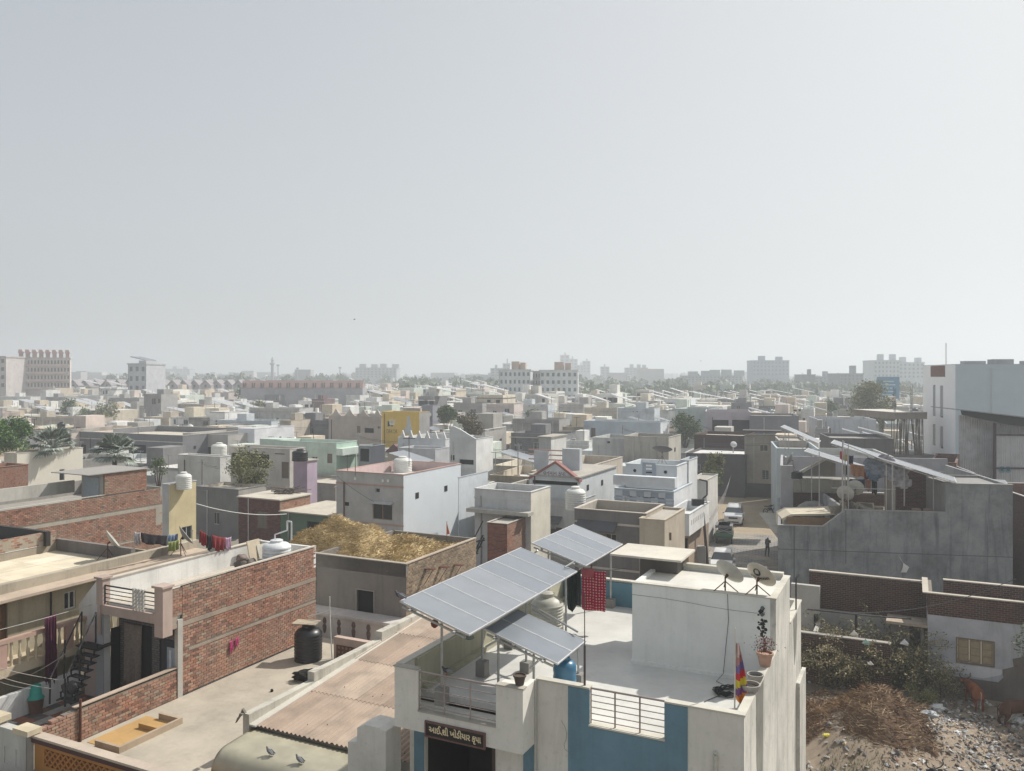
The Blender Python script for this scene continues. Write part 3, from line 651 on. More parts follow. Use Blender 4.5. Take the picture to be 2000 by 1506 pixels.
for txt, size, dy, mm, dx, wd in (('d2h', .10, .2, plain((0.7, 0.66, 0.55), .5), 0, .12), ('videocon', .17, .02, plain((0.03, 0.03, 0.03), .5), .0, .62), ('d2h', .06, -.09, plain((0.25, 0.06, 0.05), .5), .0, .14)):
    o = text_mesh(txt, size, mm, d2, (0, 0, 0), (0, 0, 0), 'lettering', .001, off=.005 if wd > .5 else 0)
    xs = [v.co.x for v in o.data.vertices]; k = wd / (max(xs) - min(xs))
    for v in o.data.vertices: v.co = on_back(v.co.x * k, v.co.y + dy, .013 + max(0, v.co.z))
# rods, lines, cloths on the cream house
e = empty('clothes_pole', gw(G.P(1142, 1338, y=.07).x, .07, ZP), 0, 'thin dark upright rod on the front parapet carrying a clothes line', 'pole'); b = MB(); b.tube((0, 0, 0), (.0, 0, 1.0), .028); b.tube((0, 0, 1.0), (0.0, .05, 2.25), .012); b.build('rod', plain((0.10, 0.08, 0.08), .6, .3), e)
b = MB()
RED = None
def dotted(c0, c1):
    m, n, l, bb = _mat('dotted_cloth'); uv = N(n, 'ShaderNodeUVMap'); v = N(n, 'ShaderNodeTexVoronoi', Scale=11.0); v.inputs['Randomness'].default_value = 0.15; l.new(uv.outputs[0], v.inputs['Vector'])
    l.new(mix(n, l, ramp(n, l, v.outputs['Distance'], .26, .3), c1, c0), bb.inputs['Base Color']); bb.inputs['Roughness'].default_value = .9; return m
h0 = G.P(1136, 1112, y=6.9); h1 = G.P(1184, 1116, y=6.9)
cloth('crimson cloth with pale dots hanging between the far solar array and the slab', gw(h0.x, 6.9, h0.z), gw(h1.x, 6.9, h1.z), 1.3, dotted((0.36, 0.012, 0.05), (0.55, 0.35, 0.3)), 'laundry', wave=.04, rag=.02, nw=2)
h0 = G.P(1136, 1110, y=6.8); h1 = G.P(1160, 1112, y=6.8)
cloth('small faded red towel folded over the line above the crimson cloth', gw(h0.x, 6.8, h0.z + .02), gw(h1.x, 6.8, h1.z + .02), .27, plain((0.42, 0.09, 0.11), .9), 'laundry', wave=.01)
h0 = G.P(1107, 1124, y=7.2); h1 = G.P(1134, 1112, y=7.2)
cloth('dark green cloth hanging under the far solar array', gw(h0.x, 7.2, h0.z), gw(h1.x, 7.2, h1.z), 1.2, plain((0.012, 0.03, 0.025), .9, 0, .5, 14), 'laundry', wave=.05)
h0 = G.P(1105, 1120, y=7.0); h1 = G.P(1190, 1112, y=7.0)
wire('clothes line that holds the crimson cloth', gw(h0.x, 7.0, h0.z + .08), gw(h1.x + .6, 7.0, h1.z + .1), .05, .008, cat='clothes line', name='clothes_line')
# hanging red clay pot and green bowl under the array
e = empty('clay_pot', gw(*G.P(849, 1219, y=.2)[:2], 0) * 0 + gw(G.P(849, 1219, y=.2).x, .2, G.P(849, 1219, y=.2).z - .1), 0, 'red clay bird pot hanging under the big solar array', 'clay pot')
b = MB(); b.lathe([(.03, 0), (.09, .05), (.11, .12), (.08, .19), (.04, .22)], n=16); b.build('pot', plain((0.22, 0.05, 0.03), .8), e, smooth=True); b = MB(); b.tube((0, 0, .2), (0, 0, .75), .004, n=3); b.build('string', WIRE, e)
e = empty('bird_bowl', gw(G.P(916, 1249, y=1.6).x, 1.6, G.P(916, 1249, y=1.6).z), 0, 'shallow green water bowl hanging under the corner of the big solar array', 'bowl')
b = MB(); b.lathe([(.05, 0), (.15, .04), (.15, .06), (.1, .045), (.01, .03)], n=18, capt=False); b.build('bowl', plain((0.12, 0.15, 0.10), .6), e, smooth=True)
b = MB(); [b.tube((.13 * math.cos(a), .13 * math.sin(a), .05), (0, 0, .45), .003, n=3) for a in (0, 2.1, 4.2)]; b.build('string', WIRE, e)
# stub pillar left of the house
s = empty('gate_pillar', gw(-9.6, -.9, 0), G.rz, 'squat whitewashed pillar with a worn rounded top left of the entrance', 'pillar'); zt = G.P(765, 1416, y=-.6).z
b = MB(); b.prism([(-.45, 0), (.75, 0), (.75, zt - .05), (.55, zt), (.1, zt), (-.15, zt - .12), (-.15, zt - .5), (-.45, zt - .55)], 0, .7, 'y'); b.build('shaft', wallm((0.68, 0.66, 0.60), .6), s)
b = MB(); rs = random.Random(9)
for k in range(9):
    x, z = rs.uniform(-4.8, -.3), rs.uniform(4.2, 7.3); pts_ = [(x, z)]
    for i in range(6): x += rs.gauss(0, .07); z -= rs.uniform(.05, .2); pts_.append((x, z))
    b.path([(q[0], -.024, q[1]) for q in pts_], .005, n=3)
b.build('hairline_crack', plain((.22, .21, .19), .9), A, kind='stuff')
# pigeons
PIG = plain((0.10, 0.11, 0.13), .7, 0, .3, 20)
def skinned(name, verts, edges, radii, m, parent, sub=2, root=0, rnd=.5):
    me = bpy.data.meshes.new(name); me.from_pydata(verts, edges, []); o = bpy.data.objects.new(name, me); COL.objects.link(o); o.parent = parent
    o.modifiers.new('skin', 'SKIN'); 
    for k, sv in enumerate(me.skin_vertices[0].data):
        r_ = radii[k]; sv.radius = (r_, r_) if isinstance(r_, (int, float)) else r_; sv.use_root = (k == root); sv.use_loose = False
    sb = o.modifiers.new('smooth', 'SUBSURF'); sb.levels = sub; sb.render_levels = sub
    bpy.context.view_layer.update(); dg = bpy.context.evaluated_depsgraph_get(); nm = bpy.data.meshes.new_from_object(o.evaluated_get(dg)); o.modifiers.clear(); o.data = nm; bpy.data.meshes.remove(me)
    nm.materials.clear(); nm.materials.append(m); nm.polygons.foreach_set('use_smooth', [True] * len(nm.polygons)); return o
def pigeon(label, p, rz, m=None):
    e = empty('pigeon', p, rz, label, 'pigeon', 'pigeons resting on the roofs')
    skinned('body', [(0, 0, .12), (.07, 0, .155), (.10, 0, .20), (.115, 0, .235), (.145, 0, .235), (-.08, 0, .10), (-.17, 0, .07)], [(0, 1), (1, 2), (2, 3), (3, 4), (0, 5), (5, 6)], [.062, .048, .03, .028, .008, .042, .02], m or PIG, e)
    for s_ in (-1, 1): b = MB(); b.prism([(.05, .16), (-.02, .18), (-.17, .10), (-.15, .075), (0, .09)], s_ * .045, s_ * .062, 'y'); b.build('wing', plain((0.20, 0.21, 0.22), .7, 0, .3, 30), e)
    for s_ in (-.02, .02): b = MB(); b.tube((0, s_, 0), (0, s_, .08), .006, n=4); b.tube((0, s_, .004), (.035, s_, .004), .005, n=4); b.build('leg', plain((0.4, 0.12, 0.1), .6), e)
    return e
pigeon('pigeon perched on the lower left corner of the big solar array', gw(-8.1, -1.36, 9.41), R(170), plain((0.06, 0.06, 0.075), .7))
g_ = G.P(873, 1318, y=YB + .07); pigeon('pigeon standing on the top rail of the balcony railing', gw(g_.x, YB + .07, ZP - .02), R(200), plain((0.05, 0.05, 0.06), .7))
# ================================================================== corrugated roof house
def wavy_sheet(mb, x0, x1, y0, y1, z0, z1, pitch=.16, amp=.028, per=6, r=None, nd=1):
    """sheet corrugated across x, sloping from z0 at y0 to z1 at y1"""
    n = max(2, int((x1 - x0) / pitch * per)); pts = []
    for j in range(nd + 1):
        t = j / nd
        for i in range(n + 1):
            x = x0 + (x1 - x0) * i / n; pts.append((x, y0 + (y1 - y0) * t, z0 + (z1 - z0) * t + amp * math.sin(2 * math.pi * (x - x0) / pitch)))
    mb.raw(pts, [(j * (n + 1) + i, j * (n + 1) + i + 1, (j + 1) * (n + 1) + i + 1, (j + 1) * (n + 1) + i) for j in range(nd) for i in range(n)], r=r)
SHEETR = rndm([(0, (0.30, 0.225, 0.17)), (.5, (0.37, 0.28, 0.215)), (1, (0.46, 0.37, 0.29))], .8, 'roof_sheet_paint', .35, 1.3)
Bh = empty('house', gw(-14.7, .5, 0), G.rz, 'low house with a long rust-pink corrugated sheet roof left of the cream house', 'house')
PLACED.append((*gw(-11.6, 5, 0)[:2], 3.2, 5.5, 26, 5))
b = MB(); b.box(0, 6.0, .25, 10.0, 0, 4.25); b.build('wall', wallm((0.5, 0.48, 0.42), .6), Bh)
nr_, y_ = 4, 0
for k in range(4):
    for c in range(6):
        y0, y1 = k * 2.6 - (.12 if k else .0), (k + 1) * 2.6; x0 = c * 1.0
        b = MB(); zz = lambda y: 4.4 + .075 * y + k * .012
        wavy_sheet(b, x0, x0 + 1.02, y0, min(y1, 10.1), zz(y0) + (c % 2) * .004, zz(min(y1, 10.1)) + (c % 2) * .004, r=min(1, max(0, random.gauss(.5, .22))))
        b.build('roof_sheet', SHEETR, Bh)
b = MB(); b.box(-.28, -.03, -.1, 3.2, 3.4, 4.72); b.box(-.28, -.03, 3.2, 6.8, 3.4, 5.0); b.box(-.30, -.01, 6.8, 10.6, 3.4, 5.28); b.box(-.3, -.02, 2.9, 3.3, 4.72, 5.02)
b.build('parapet', wallm((0.55, 0.52, 0.45), .9), Bh)
b = MB(); b.prism([(-.1, 4.38), (3.3, 4.62), (6.9, 4.9), (10.2, 5.15), (10.2, 5.2), (-.1, 4.43)], -.03, .22, 'x'); b.build('mortar_fillet', wallm((0.60, 0.57, 0.50), .3), Bh)
b = MB(); [b.prism([(-.3 + i * .02, 4.72 - j * .1), (-.22, 4.9 - j * .1), (-.1, 4.78)], -.2 - j * .1, -.12 - j * .1, 'y') for i in range(1) for j in range(3)]; b.build('plaster_lump', wallm((0.2, 0.18, 0.15), .7), Bh)
b = MB()
for k in range(30):
    x, y = random.uniform(.3, 5.6), random.uniform(.2, 9.6); z = 4.42 + .075 * y; b.lathe([(.018, 0), (.006, .03)], c=(x, y, z), n=6)
b.build('roof_screws', RUST, Bh, kind='stuff')
# curved fibreglass awning
ax_ = G.P(430, 1482, z=3.9); L_ = -10.0 - ax_.x
aw = empty('awning', gw(ax_.x, -1.2, 0), G.rz, 'faded curved fibreglass awning below the corrugated roof edge, with two pigeons on it', 'awning')
b = MB(); pts = []; nn = 24
prof = [(1.75 - 1.1 * t, 4.28 - .06 * t) for t in (0, .5, 1)] + [(.62 - .55 * math.sin(R(a)), 3.62 + .6 * math.cos(R(a))) for a in range(8, 96, 11)]
for i in range(41):
    for (yy, zz_) in prof: pts.append((L_ * i / 40, yy + (.0 if i % 2 else .006), zz_ + (.004 if i % 2 else 0)))
m_ = len(prof); b.raw(pts, [(i * m_ + j, i * m_ + j + 1, (i + 1) * m_ + j + 1, (i + 1) * m_ + j) for i in range(40) for j in range(m_ - 1)])
o = b.build('curved_sheet', plain((0.42, 0.39, 0.29), .45, 0, .22, 2), aw, smooth=True); md = o.modifiers.new('t', 'SOLIDIFY'); md.thickness = .01
b = MB(); b.prism([(y, z - .03) for y, z in prof] + [(1.75, 3.55)], L_ + .005, L_ + .03, 'x'); b.prism([(y, z - .03) for y, z in prof] + [(1.75, 3.55)], -.03, -.005, 'x'); b.build('end_panel', plain((0.36, 0.33, 0.25), .6), aw)
b = MB(); [b.box(x, x + .06, 1.2, 1.26, 0, 4.0) for x in (.5, L_ / 2, L_ - .5)]; b.build('bracket', METAL, aw)
for (qx, qy, lab) in ((527, 1463, 'left of the two pigeons standing on the curved awning'), (585, 1477, 'right of the two pigeons, with a pale wing, standing on the curved awning')):
    g_ = G.P(qx, qy, y=-.55); pigeon(lab, gw(g_.x, -.55, 4.21), R(150), plain((0.16, 0.16, 0.17), .7, 0, .4, 20))
# ================================================================== open concrete terrace with the black tank
ZT = 3.4
T_ = empty('terrace', gw(-20.4, -2.6, 0), G.rz, 'open sand-coloured concrete terrace between the brick wall and the corrugated roof', 'terrace')
PLACED.append((*gw(-17.5, 4, 0)[:2], 3.0, 6.6, 26, 4))
CONT = wallm((0.46, 0.41, 0.33), .4, blot=.3)
b = MB(); b.box(0.02, 5.45, .12, 13.1, 2.9, ZT); b.build('floor', CONT, T_)
b = MB(); b.box(0.02, 5.45, .05, 13.1, 0, 2.9); b.build('wall', CREAM, T_)
# sunken ochre light well (raised rim)
w0 = G.P(215, 1450, z=ZT); w1 = G.P(345, 1400, z=ZT)
OCH = wallm((0.50, 0.31, 0.12), .35)
b = MB()
wa, wb, wc, wd_ = [G.P(a, c, z=ZT + .2) for a, c in ((192, 1445), (240, 1462), (350, 1400), (310, 1393))]; X1, Y0_, Y1_, X0_ = (wb.x + wc.x) / 2 + 20.4, wb.y + 2.6, wc.y + 2.6, wd_.x + 20.4
for x0, x1, y0, y1 in ((X0_ - .1, X1, Y0_, Y0_ + .1), (X1 - .1, X1, Y0_ + .1, Y1_), (X0_, X1 - .1, Y1_ - .1, Y1_)): b.box(x0, x1, y0, y1, ZT, ZT + .2)
b.build('well_rim', wallm((0.42, 0.33, 0.24), .5), T_)
b = MB(); b.box(.3, X1 - .1, Y0_ + .1, Y1_ - .1, ZT + .003, ZT + .012); b.box(X0_, X1 - .1, Y1_ - .9, Y1_ - .84, ZT + .013, ZT + .17); b.box(X1 - .12, X1 - .1, Y0_ + .1, Y1_ - .1, ZT + .013, ZT + .19); b.build('ochre_well', OCH, T_)
# back low wall with dark lattice panel, towel
b = MB(); b.box(2.55, 5.4, 11.0, 11.25, ZT, 4.35); bw = b.build('back_wall', wallm((0.50, 0.38, 0.32), .4), T_)
b = MB(); b.box(2.7, 5.3, 10.97, 11.0, ZT + .08, 4.05); b.build('dark_panel', wallm((0.13, 0.07, 0.05), .5), bw)
b = MB()
for i in range(13):
    for j in range(3): b.box(2.8 + i * .19, 2.88 + i * .19, 10.955, 10.97, ZT + .14 + j * .19, ZT + .24 + j * .19)
b.build('lattice', plain((0.30, 0.17, 0.11), .8), bw)
# front parapet: ochre, pierced by diamonds
pf = empty('parapet', gw(-20.2, -2.6, 0), G.rz, 'ochre parapet pierced by rows of diamond holes along the front of the terrace', 'parapet')
b = MB(); b.box(-.05, 6.2, -.16, .16, 4.20, 4.27); b.build('coping', wallm((0.50, 0.42, 0.34), .4), pf)
b = MB(); b.box(-.05, 6.2, -.17, -.10, 4.08, 4.198); b.build('brown_band', plain((0.07, 0.025, 0.02), .8), pf)
b = MB(); b.box(0, 6.2, -.1, .1, 0, 3.45); b.box(0, 6.2, -.1, .1, 3.95, 4.2); b.box(0, .45, -.1, .1, 3.45, 3.95); b.box(5.4, 6.2, -.1, .1, 3.45, 3.95)
o = b.build('wall', wallm((0.42, 0.19, 0.045), .25), pf)
b = MB(); x0_, x1_, zc0, zc1 = .45, 5.4, 3.45, 3.95; stp = .235
def clipseg(xa, za, dx, dz):
    ts = [max((x0_ - xa) / dx, ((zc0 - za) / dz if dz > 0 else (zc1 - za) / dz)), min((x1_ - xa) / dx, ((zc1 - za) / dz if dz > 0 else (zc0 - za) / dz))]
    return ts if ts[1] > ts[0] else None
k = -4
while k * stp < 5.4:
    for sgn in (1, -1):
        xa, za = x0_ + k * stp, zc0 if sgn > 0 else zc1; ts = clipseg(xa, za, 1, sgn)
        if ts:
            p0, p1 = Vector((xa + ts[0], 0, za + sgn * ts[0])), Vector((xa + ts[1], 0, za + sgn * ts[1])); d = (p1 - p0).normalized(); nn_ = Vector((-d.z, 0, d.x)) * .03
            yv = Vector((0, .1, 0)) if sgn > 0 else Vector((0, .097, 0)); q_ = [p0 - nn_, p1 - nn_, p1 + nn_, p0 + nn_]
            b.raw([a - yv for a in q_] + [a + yv for a in q_], [(0, 1, 2, 3), (7, 6, 5, 4), (0, 4, 5, 1), (1, 5, 6, 2), (2, 6, 7, 3), (3, 7, 4, 0)])
    k += 1
b.build('diamond_grille', wallm((0.36, 0.15, 0.035), .3), pf)
# white rounded thing in front (street-side awning)
g_ = G.P(100, 1500, y=-4.2)
b = MB(); b.prism([(-.2, 0), (.3, .08), (2.4, .0), (2.6, -.3), (-.3, -.3)], 0, .9, 'y'); o = b.build('canopy', plain((0.66, 0.66, 0.64), .5)); o.location = gw(-21.2, -4.2, 3.05); o.rotation_euler = (0, 0, G.rz); tag(o, 'white rounded canopy edge below the ochre parapet', 'canopy')
# black water tank
tk = G.P(602, 1288, z=ZT)
tank('big ribbed black water tank standing on the open terrace', gw(tk.x, tk.y, ZT), .56, 1.42, TANKB, 9, group=None)
tb = empty('board', gw(tk.x - .1, tk.y, ZT + 1.49), G.rz + .3, 'warped plywood board lying on top of the black tank', 'board'); b = MB(); b.box(-.5, .5, -.32, .32, 0, .03); b.build('plank', plain((0.42, 0.36, 0.27), .85, 0, .3), tb)
e = empty('water_pipe', gw(tk.x + .62, tk.y + .3, ZT), G.rz, 'white plastic water pipe standing beside the black tank', 'pipe'); b = MB(); b.path([(-.9, 0, 1.62), (.0, .3, 1.9), (0.0, .3, 2.5)], .025, n=6); b.path([(0, .3, 1.9), (.05, .3, .9), (.2, .2, .0)], .025, n=6); b.build('pipe', plain((0.6, 0.6, 0.56), .5), e)
g_ = G.P(684, 1240, y=8.35); cloth('black rag draped over the low pink wall behind the black tank', gw(-20.4 + 4.3, 8.36, 4.4), gw(-20.4 + 4.9, 8.36, 4.4), .42, plain((0.02, 0.02, 0.02), .9), 'rag', wave=.02, nw=1, name='rag')
# dark shaggy rag by the parapet
g_ = G.P(600, 1330, z=ZT); o = MB(); pp_, ff_ = lump((0, 0, .2), .45, 3, .7, 5, (1.2, .5, .45), 3.0); o.raw(pp_, ff_); o = o.build('rag_heap', plain((0.02, 0.017, 0.015), .95, 0, .5, 20), smooth=False); o.location = gw(g_.x, g_.y, ZT); tag(o, 'black shaggy heap slumped against the parapet behind the corrugated roof', 'rag heap')
for (qx, qy, s_, lab) in ((531, 1351, .06, 'small dark ball lying on the open terrace'), (537, 1370, .08, 'crumpled white scrap caught on the terrace edge')):
    g_ = G.P(qx, qy, z=ZT); b = MB(); pp_, ff_ = lump((0, 0, s_ * .7), s_, 2, .3, 2); b.raw(pp_, ff_); o = b.build('scrap', DARK if 'dark' in lab else plain((.7, .7, .68), .6)); o.location = gw(g_.x, g_.y, ZT); tag(o, lab, 'scrap')
# ================================================================== brick house with white roof parapet (C)
C = empty('house', gw(-23.7, 2.2, 0), G.rz, 'narrow two-storey brick house with a white roof parapet and a porch, beside the terrace', 'house')
PLACED.append((*gw(-22, 6, 0)[:2], 1.9, 4.4, 26, 8))
WC, DC, ZC, ZCR = 3.3, 7.9, 7.42, 6.62
PINK = wallm((0.46, 0.36, 0.31), .4); WHT = wallm((0.72, 0.71, 0.68), .35, blot=.12)
DD = G.P(617, 1070, x=-20.4).y - 2.2; YS = G.P(356, 1290, x=-20.4).y - 2.2
b = MB()
b.box(0, WC - .12, YS + .1, DD, 0, 6.45); b.box(0, WC - .12, 0, YS + .1, 6.2, 6.5); b.box(0, .15, 0, DD, 6.5, ZC); b.box(.15, WC, DD - .15, DD, 6.5, ZC); b.box(-.2, .12, 0, .3, 3.1, 6.5)
b.box(.15, WC - .12, 0.12, DD - .15, 6.45, ZCR); b.build('wall', WHT, C)
b = MB(); b.face([(.154, .02, ZCR), (.154, DD - .15, ZCR), (.154, DD - .15, ZC), (.154, .02, ZC)][::-1]); b.build('inner_parapet', wallm((0.74, 0.73, 0.70), .5), C)
b = MB(); b.box(.16, WC - .1, .14, DD - .16, ZCR + .004, ZCR + .01); b.build('roof', wallm((0.52, 0.47, 0.40), .4), C)
b = MB(); b.box(WC - .14, WC + .02, .3, DD, ZC, ZC + .04); b.box(-.05, .2, 0, DD, ZC, ZC + .03); b.build('coping', wallm((0.56, 0.50, 0.42), .5), C)
# bricks of the long side wall, facing right
def band(a, z):   # plaster band between the courses
    zz = z + 3.45; return (5.93 < zz < 6.12) or (4.98 < zz < 5.10 and a > 0)
BM = wallm((0.36, 0.29, 0.22), .5)
brickwall(C, 'side', (WC, YS, 3.45), (0, 1, 0), (1, 0, 0), DD - YS, ZC - 3.45, skip=lambda a, z: (2.46 < z < 2.62) or (1.50 < z < 1.60 and a > .3), near=0.0)
brickwall(C, 'side_upper', (WC, .3, 6.35), (0, 1, 0), (1, 0, 0), YS - .3, ZC - 6.35, maxn=0)
b = MB(); b.box(WC - .02, WC + .012, .3, DD, 5.92, 6.08); b.box(WC - .02, WC + .010, YS + .3, DD, 4.96, 5.05); b.build('plaster_band', wallm((0.34, 0.275, 0.22), .6), C)
b = MB(); b.box(WC - .14, WC + .03, YS - .22, YS, 3.4, 6.2); b.build('corner_column', wallm((0.45, 0.43, 0.39), .4), C)
b = MB(); b.box(WC - .12, WC + .0, 0.0, YS - .22, 6.05, 6.35); b.build('beam', wallm((0.34, 0.29, 0.24), .5), C)
# porch: front wall of grey tiles, shutter, curtain, door, roof slab edge, balustrade
zp = 3.1
b = MB(); b.box(0, WC - .14, YS - .02, YS + .08, zp, 6.2); b.build('porch_wall', brickm((0.20, 0.18, 0.165), (0.15, 0.135, 0.125), (0.07, 0.06, 0.055), .3), C)
b = MB(); b.box(-.1, WC, -1.5, YS, zp - .15, zp); b.build('porch_floor', wallm((0.3, 0.24, 0.2), .6), C)
b = MB(); b.box(.14, .17, .3, YS - .1, zp, 5.55); sh_ = b.build('shutter', plain((0.015, 0.015, 0.016), .6), C)
b = MB(); b.box(-.24, .14, -.02, .02, zp, 6.2); b.build('porch_column', wallm((0.42, 0.44, 0.46), .2), C)
b = MB(); b.box(-.05, WC + .02, -.06, .12, 6.18, 6.52); b.build('slab_edge', PINK, C)
b = MB(); b.box(-.12, .22, -.1, .22, 6.52, ZC + .06); b.box(-.18, .28, -.16, .28, ZC + .06, ZC + .13); b.box(-.05, .1, -.12, -.06, 5.4, 6.52); b.build('balustrade_pier', PINK, C)
b = MB(); b.box(WC - .36, WC + .06, -.12, .3, 5.75, ZC + .06); b.box(WC - .44, WC + .12, -.18, .34, ZC + .06, ZC + .14); b.build('balustrade_pier', PINK, C)
ral = railing(C, (.22, .0, 6.56), (WC - .36, .0, 6.56), .68, 4, 2, BLACK, r=.03, top=.03)
b = MB()
for k in range(4): b.box(1.75 + k * .16, 1.83 + k * .16, -.07, .03, 6.55, 7.32)
for k in range(5): b.tube((1.79, -.075, 6.6 + k * .13), (2.05, -.075, 6.78 + k * .13), .02, n=4); b.tube((2.05, -.075, 6.78 + k * .13), (2.3, -.075, 6.6 + k * .13), .02, n=4)
b.build('chevron_panel', wallm((0.62, 0.60, 0.55), .3), C)
b = MB(); b.box(1.3, 1.75, YS - .06, YS - .02, zp + .4, 5.7); b.box(2.2, 2.3, YS - .05, YS - .02, zp, 5.3); b.build('opening', DARK, C)  # black slabs on the wall stand in for the shade in the gaps
cloth('', (0, 0, 0), (.95, 0, 0), 2.35, plain((0.26, 0.21, 0.17), .9, 0, .3, 12), parent=C, name='curtain', wave=.05, rag=.01, nw=6).location = (.42, YS - .12, 5.72)
b = MB(); b.box(2.32, 3.05, YS - .07, YS - .02, zp, 5.35); dr = b.build('door', plain((0.05, 0.05, 0.055), .6), C)
b = MB(); b.box(2.62, 3.02, YS - .085, YS - .07, 3.5, 5.1); b.build('door_panel', plain((0.35, 0.40, 0.46), .5), dr); b = MB(); b.box(2.74, 2.84, YS - .095, YS - .086, 4.1, 5.0); b.build('poster', plain((0.7, 0.7, 0.7), .6), dr)
b = MB(); b.box(2.55, 2.98, YS - .07, YS - .03, 5.55, 5.8); b.build('ventilator', plain((0.10, 0.065, 0.045), .8), C)
# stuff on C's roof
g_ = G.P(553, 1086, z=ZCR); tank('white water tank with a broken top on the back of the narrow brick house', gw(-20.4 - 1.35, 2.2 + DD - 1.0, ZCR), .62, 1.15, plain((0.70, 0.72, 0.72), .4), 6)
e = empty('water_pipe', gw(-22.3, 2.2 + DD - .5, ZCR), G.rz, 'white bent pipe rising beside the tank on the brick house roof', 'pipe'); b = MB(); b.path([(0, 0, 0), (0, 0, 1.25), (.7, 0, 1.5), (.7, 0, 1.9), (.95, 0, 1.9), (.95, 0, 1.1)], .035, n=6); b.build('pipe', plain((.7, .7, .7), .4), e)
g_ = G.P(423, 1108, z=ZCR); dish('grey dish leaning at the white parapet of the narrow brick house', gw(g_.x, g_.y, ZCR), 35, 30, .85, plain((0.30, 0.29, 0.27), .5), .75)
g_ = G.P(452, 1098, z=ZCR); e = empty('plywood_board', gw(-23.0, g_.y, ZCR), G.rz, 'pale boards leaning against the inside of the white parapet', 'boards'); b = MB(); b.prism([(0, 0), (.05, 0), (-.18, 1.0), (-.23, 1.0)], 0, .75, 'y'); b.build('board', plain((0.55, 0.47, 0.35), .8), e); b = MB(); b.prism([(.1, 0), (.14, 0), (-.1, .75), (-.14, .75)], .5, 1.2, 'y'); b.build('board', plain((0.50, 0.47, 0.40), .8), e)
e = empty('sack_heap', gw(-22.5, 2.2 + DD - 2.3, ZCR), G.rz, 'heap of old sacks and a clay jar on the roof beside the white parapet', 'sacks'); 
for k, (x, y, r_) in enumerate(((0, 0, .3), (.4, .15, .28), (.1, .4, .3), (-.1, .1, .25))):
    b = MB(); pp_, ff_ = lump((x, y, r_ * .7 + (.3 if k == 3 else 0)), r_, 3, .35, k, (1, 1, .85)); b.raw(pp_, ff_); b.build('sack', plain((0.14 + .03 * k, 0.12 + .02 * k, 0.10 + .02 * k), .9, 0, .4, 5), e, smooth=True)
b = MB(); b.box(.6, 1.3, .3, .6, .0, .45); b.box(.6, 1.3, .3, .34, .45, .52); b.build('crate', plain((0.3, 0.3, 0.29), .8), e)
for k in range(3): b = MB(); x = 1.55 + k * .48; b.prism([(x, ZCR + .3), (x + .16, ZCR + .3), (x + .08, ZCR + .68)], DD - .16, DD - .15, 'y'); b.build('white_triangle', plain((.85, .85, .84), .6), C)
# pink cloths on the wall
for k, dx in enumerate((0, .32)):
    g_ = G.P(447 + k * 11, 1262 - k * 6, x=-20.4); p = gw(-20.36, g_.y, g_.z + .2); q_ = gw(-20.36, g_.y + .16, g_.z + .22)
    cloth(('left' if k == 0 else 'right') + ' one of two small pink cloths hung on the long brick wall', p, q_, .42 - .12 * k, plain((0.62, 0.10, 0.26), .9), 'laundry', wave=.03, rag=.2, group='pink cloths')
# ---------------- low brick wall in front of C
LW = empty('brick_wall', gw(-20.4, -2.4, 0), G.rz, 'low broken-topped brick wall between the yard with the steel stair and the terrace', 'wall')
Lw = YS + 4.6
brickwall(LW, 'low', (0, 0, ZT), (0, 1, 0), (1, 0, 0), Lw, 1.06, near=0, skip=lambda a, z: z > .72 + .5 * min(1, a / 1.2) + .05 * math.sin(a * 5), tk=.2, cut=True)
b = MB(); b.box(-.2, -.012, .02, Lw, ZT - .3, ZT + .66); b.box(-.2, -.012, .8, Lw, ZT + .66, ZT + 1.0); b.build('core', MORTAR, LW)
b = MB(); b.box(-.21, .0, 1.2, Lw, ZT + 1.07, ZT + 1.10); b.build('mortar_cap', wallm((0.45, 0.36, 0.28), .6), LW)
b = MB(); g_ = G.P(157, 1400, x=-20.35); b.tube((.05, g_.y + 2.4, ZT), (.05, g_.y + 2.4, ZT + 1.35), .04, n=8); b.build('post', RUST, LW)
b = MB()
for k in range(26):
    T2 = Matrix.Translation((random.uniform(-.9, -.1), random.uniform(.1, 1.6), ZT + random.uniform(-.3, .0))) @ Matrix.Rotation(random.random() * 3, 4, 'Z') @ Matrix.Rotation(random.uniform(-.4, .4), 4, 'X'); b.box(-.11, .11, -.05, .05, 0, .07, r=random.random(), T=T2)
b.build('loose_bricks', BRICKR, LW, kind='stuff')
# yard of C, tiled
YD = empty('yard_floor', gw(-24.8, -3.0, 0), G.rz, 'small tiled yard with dark and red floor tiles under the steel stair', 'floor')
b = MB(); b.box(.0, 4.2, 0, 5.4, 0, 3.0); b.build('base', wallm((0.45, 0.43, 0.38), .6), YD)
tm = rndm([(0, (0.10, 0.09, 0.085)), (.4, (0.13, 0.115, 0.11)), (.41, (0.24, 0.10, 0.07)), (.75, (0.30, 0.13, 0.09)), (.76, (0.42, 0.40, 0.37)), (1, (0.36, 0.34, 0.31))], .7, 'yard_tile', .4, 3)
for i in range(10):
    for j in range(13):
        b = MB(); b.box(i * .42 + .01, i * .42 + .41, j * .42 + .01, j * .42 + .41, 3.0, 3.02, r=random.random()); b.build('tile', tm, YD)
ww = empty('yard_wall', gw(-24.8, -3.0, 0), G.rz, 'white yard wall with a grey cement patch at the left picture edge', 'wall')
b = MB(); b.box(-.2, 0, -2, 5.2, 0, 3.9); b.build('wall', wallm((0.70, 0.70, 0.68), .35), ww); b = MB(); b.box(0, .012, 1.0, 1.7, 3.25, 3.65); b.build('cement_patch', wallm((0.30, 0.29, 0.26), .5), ww)
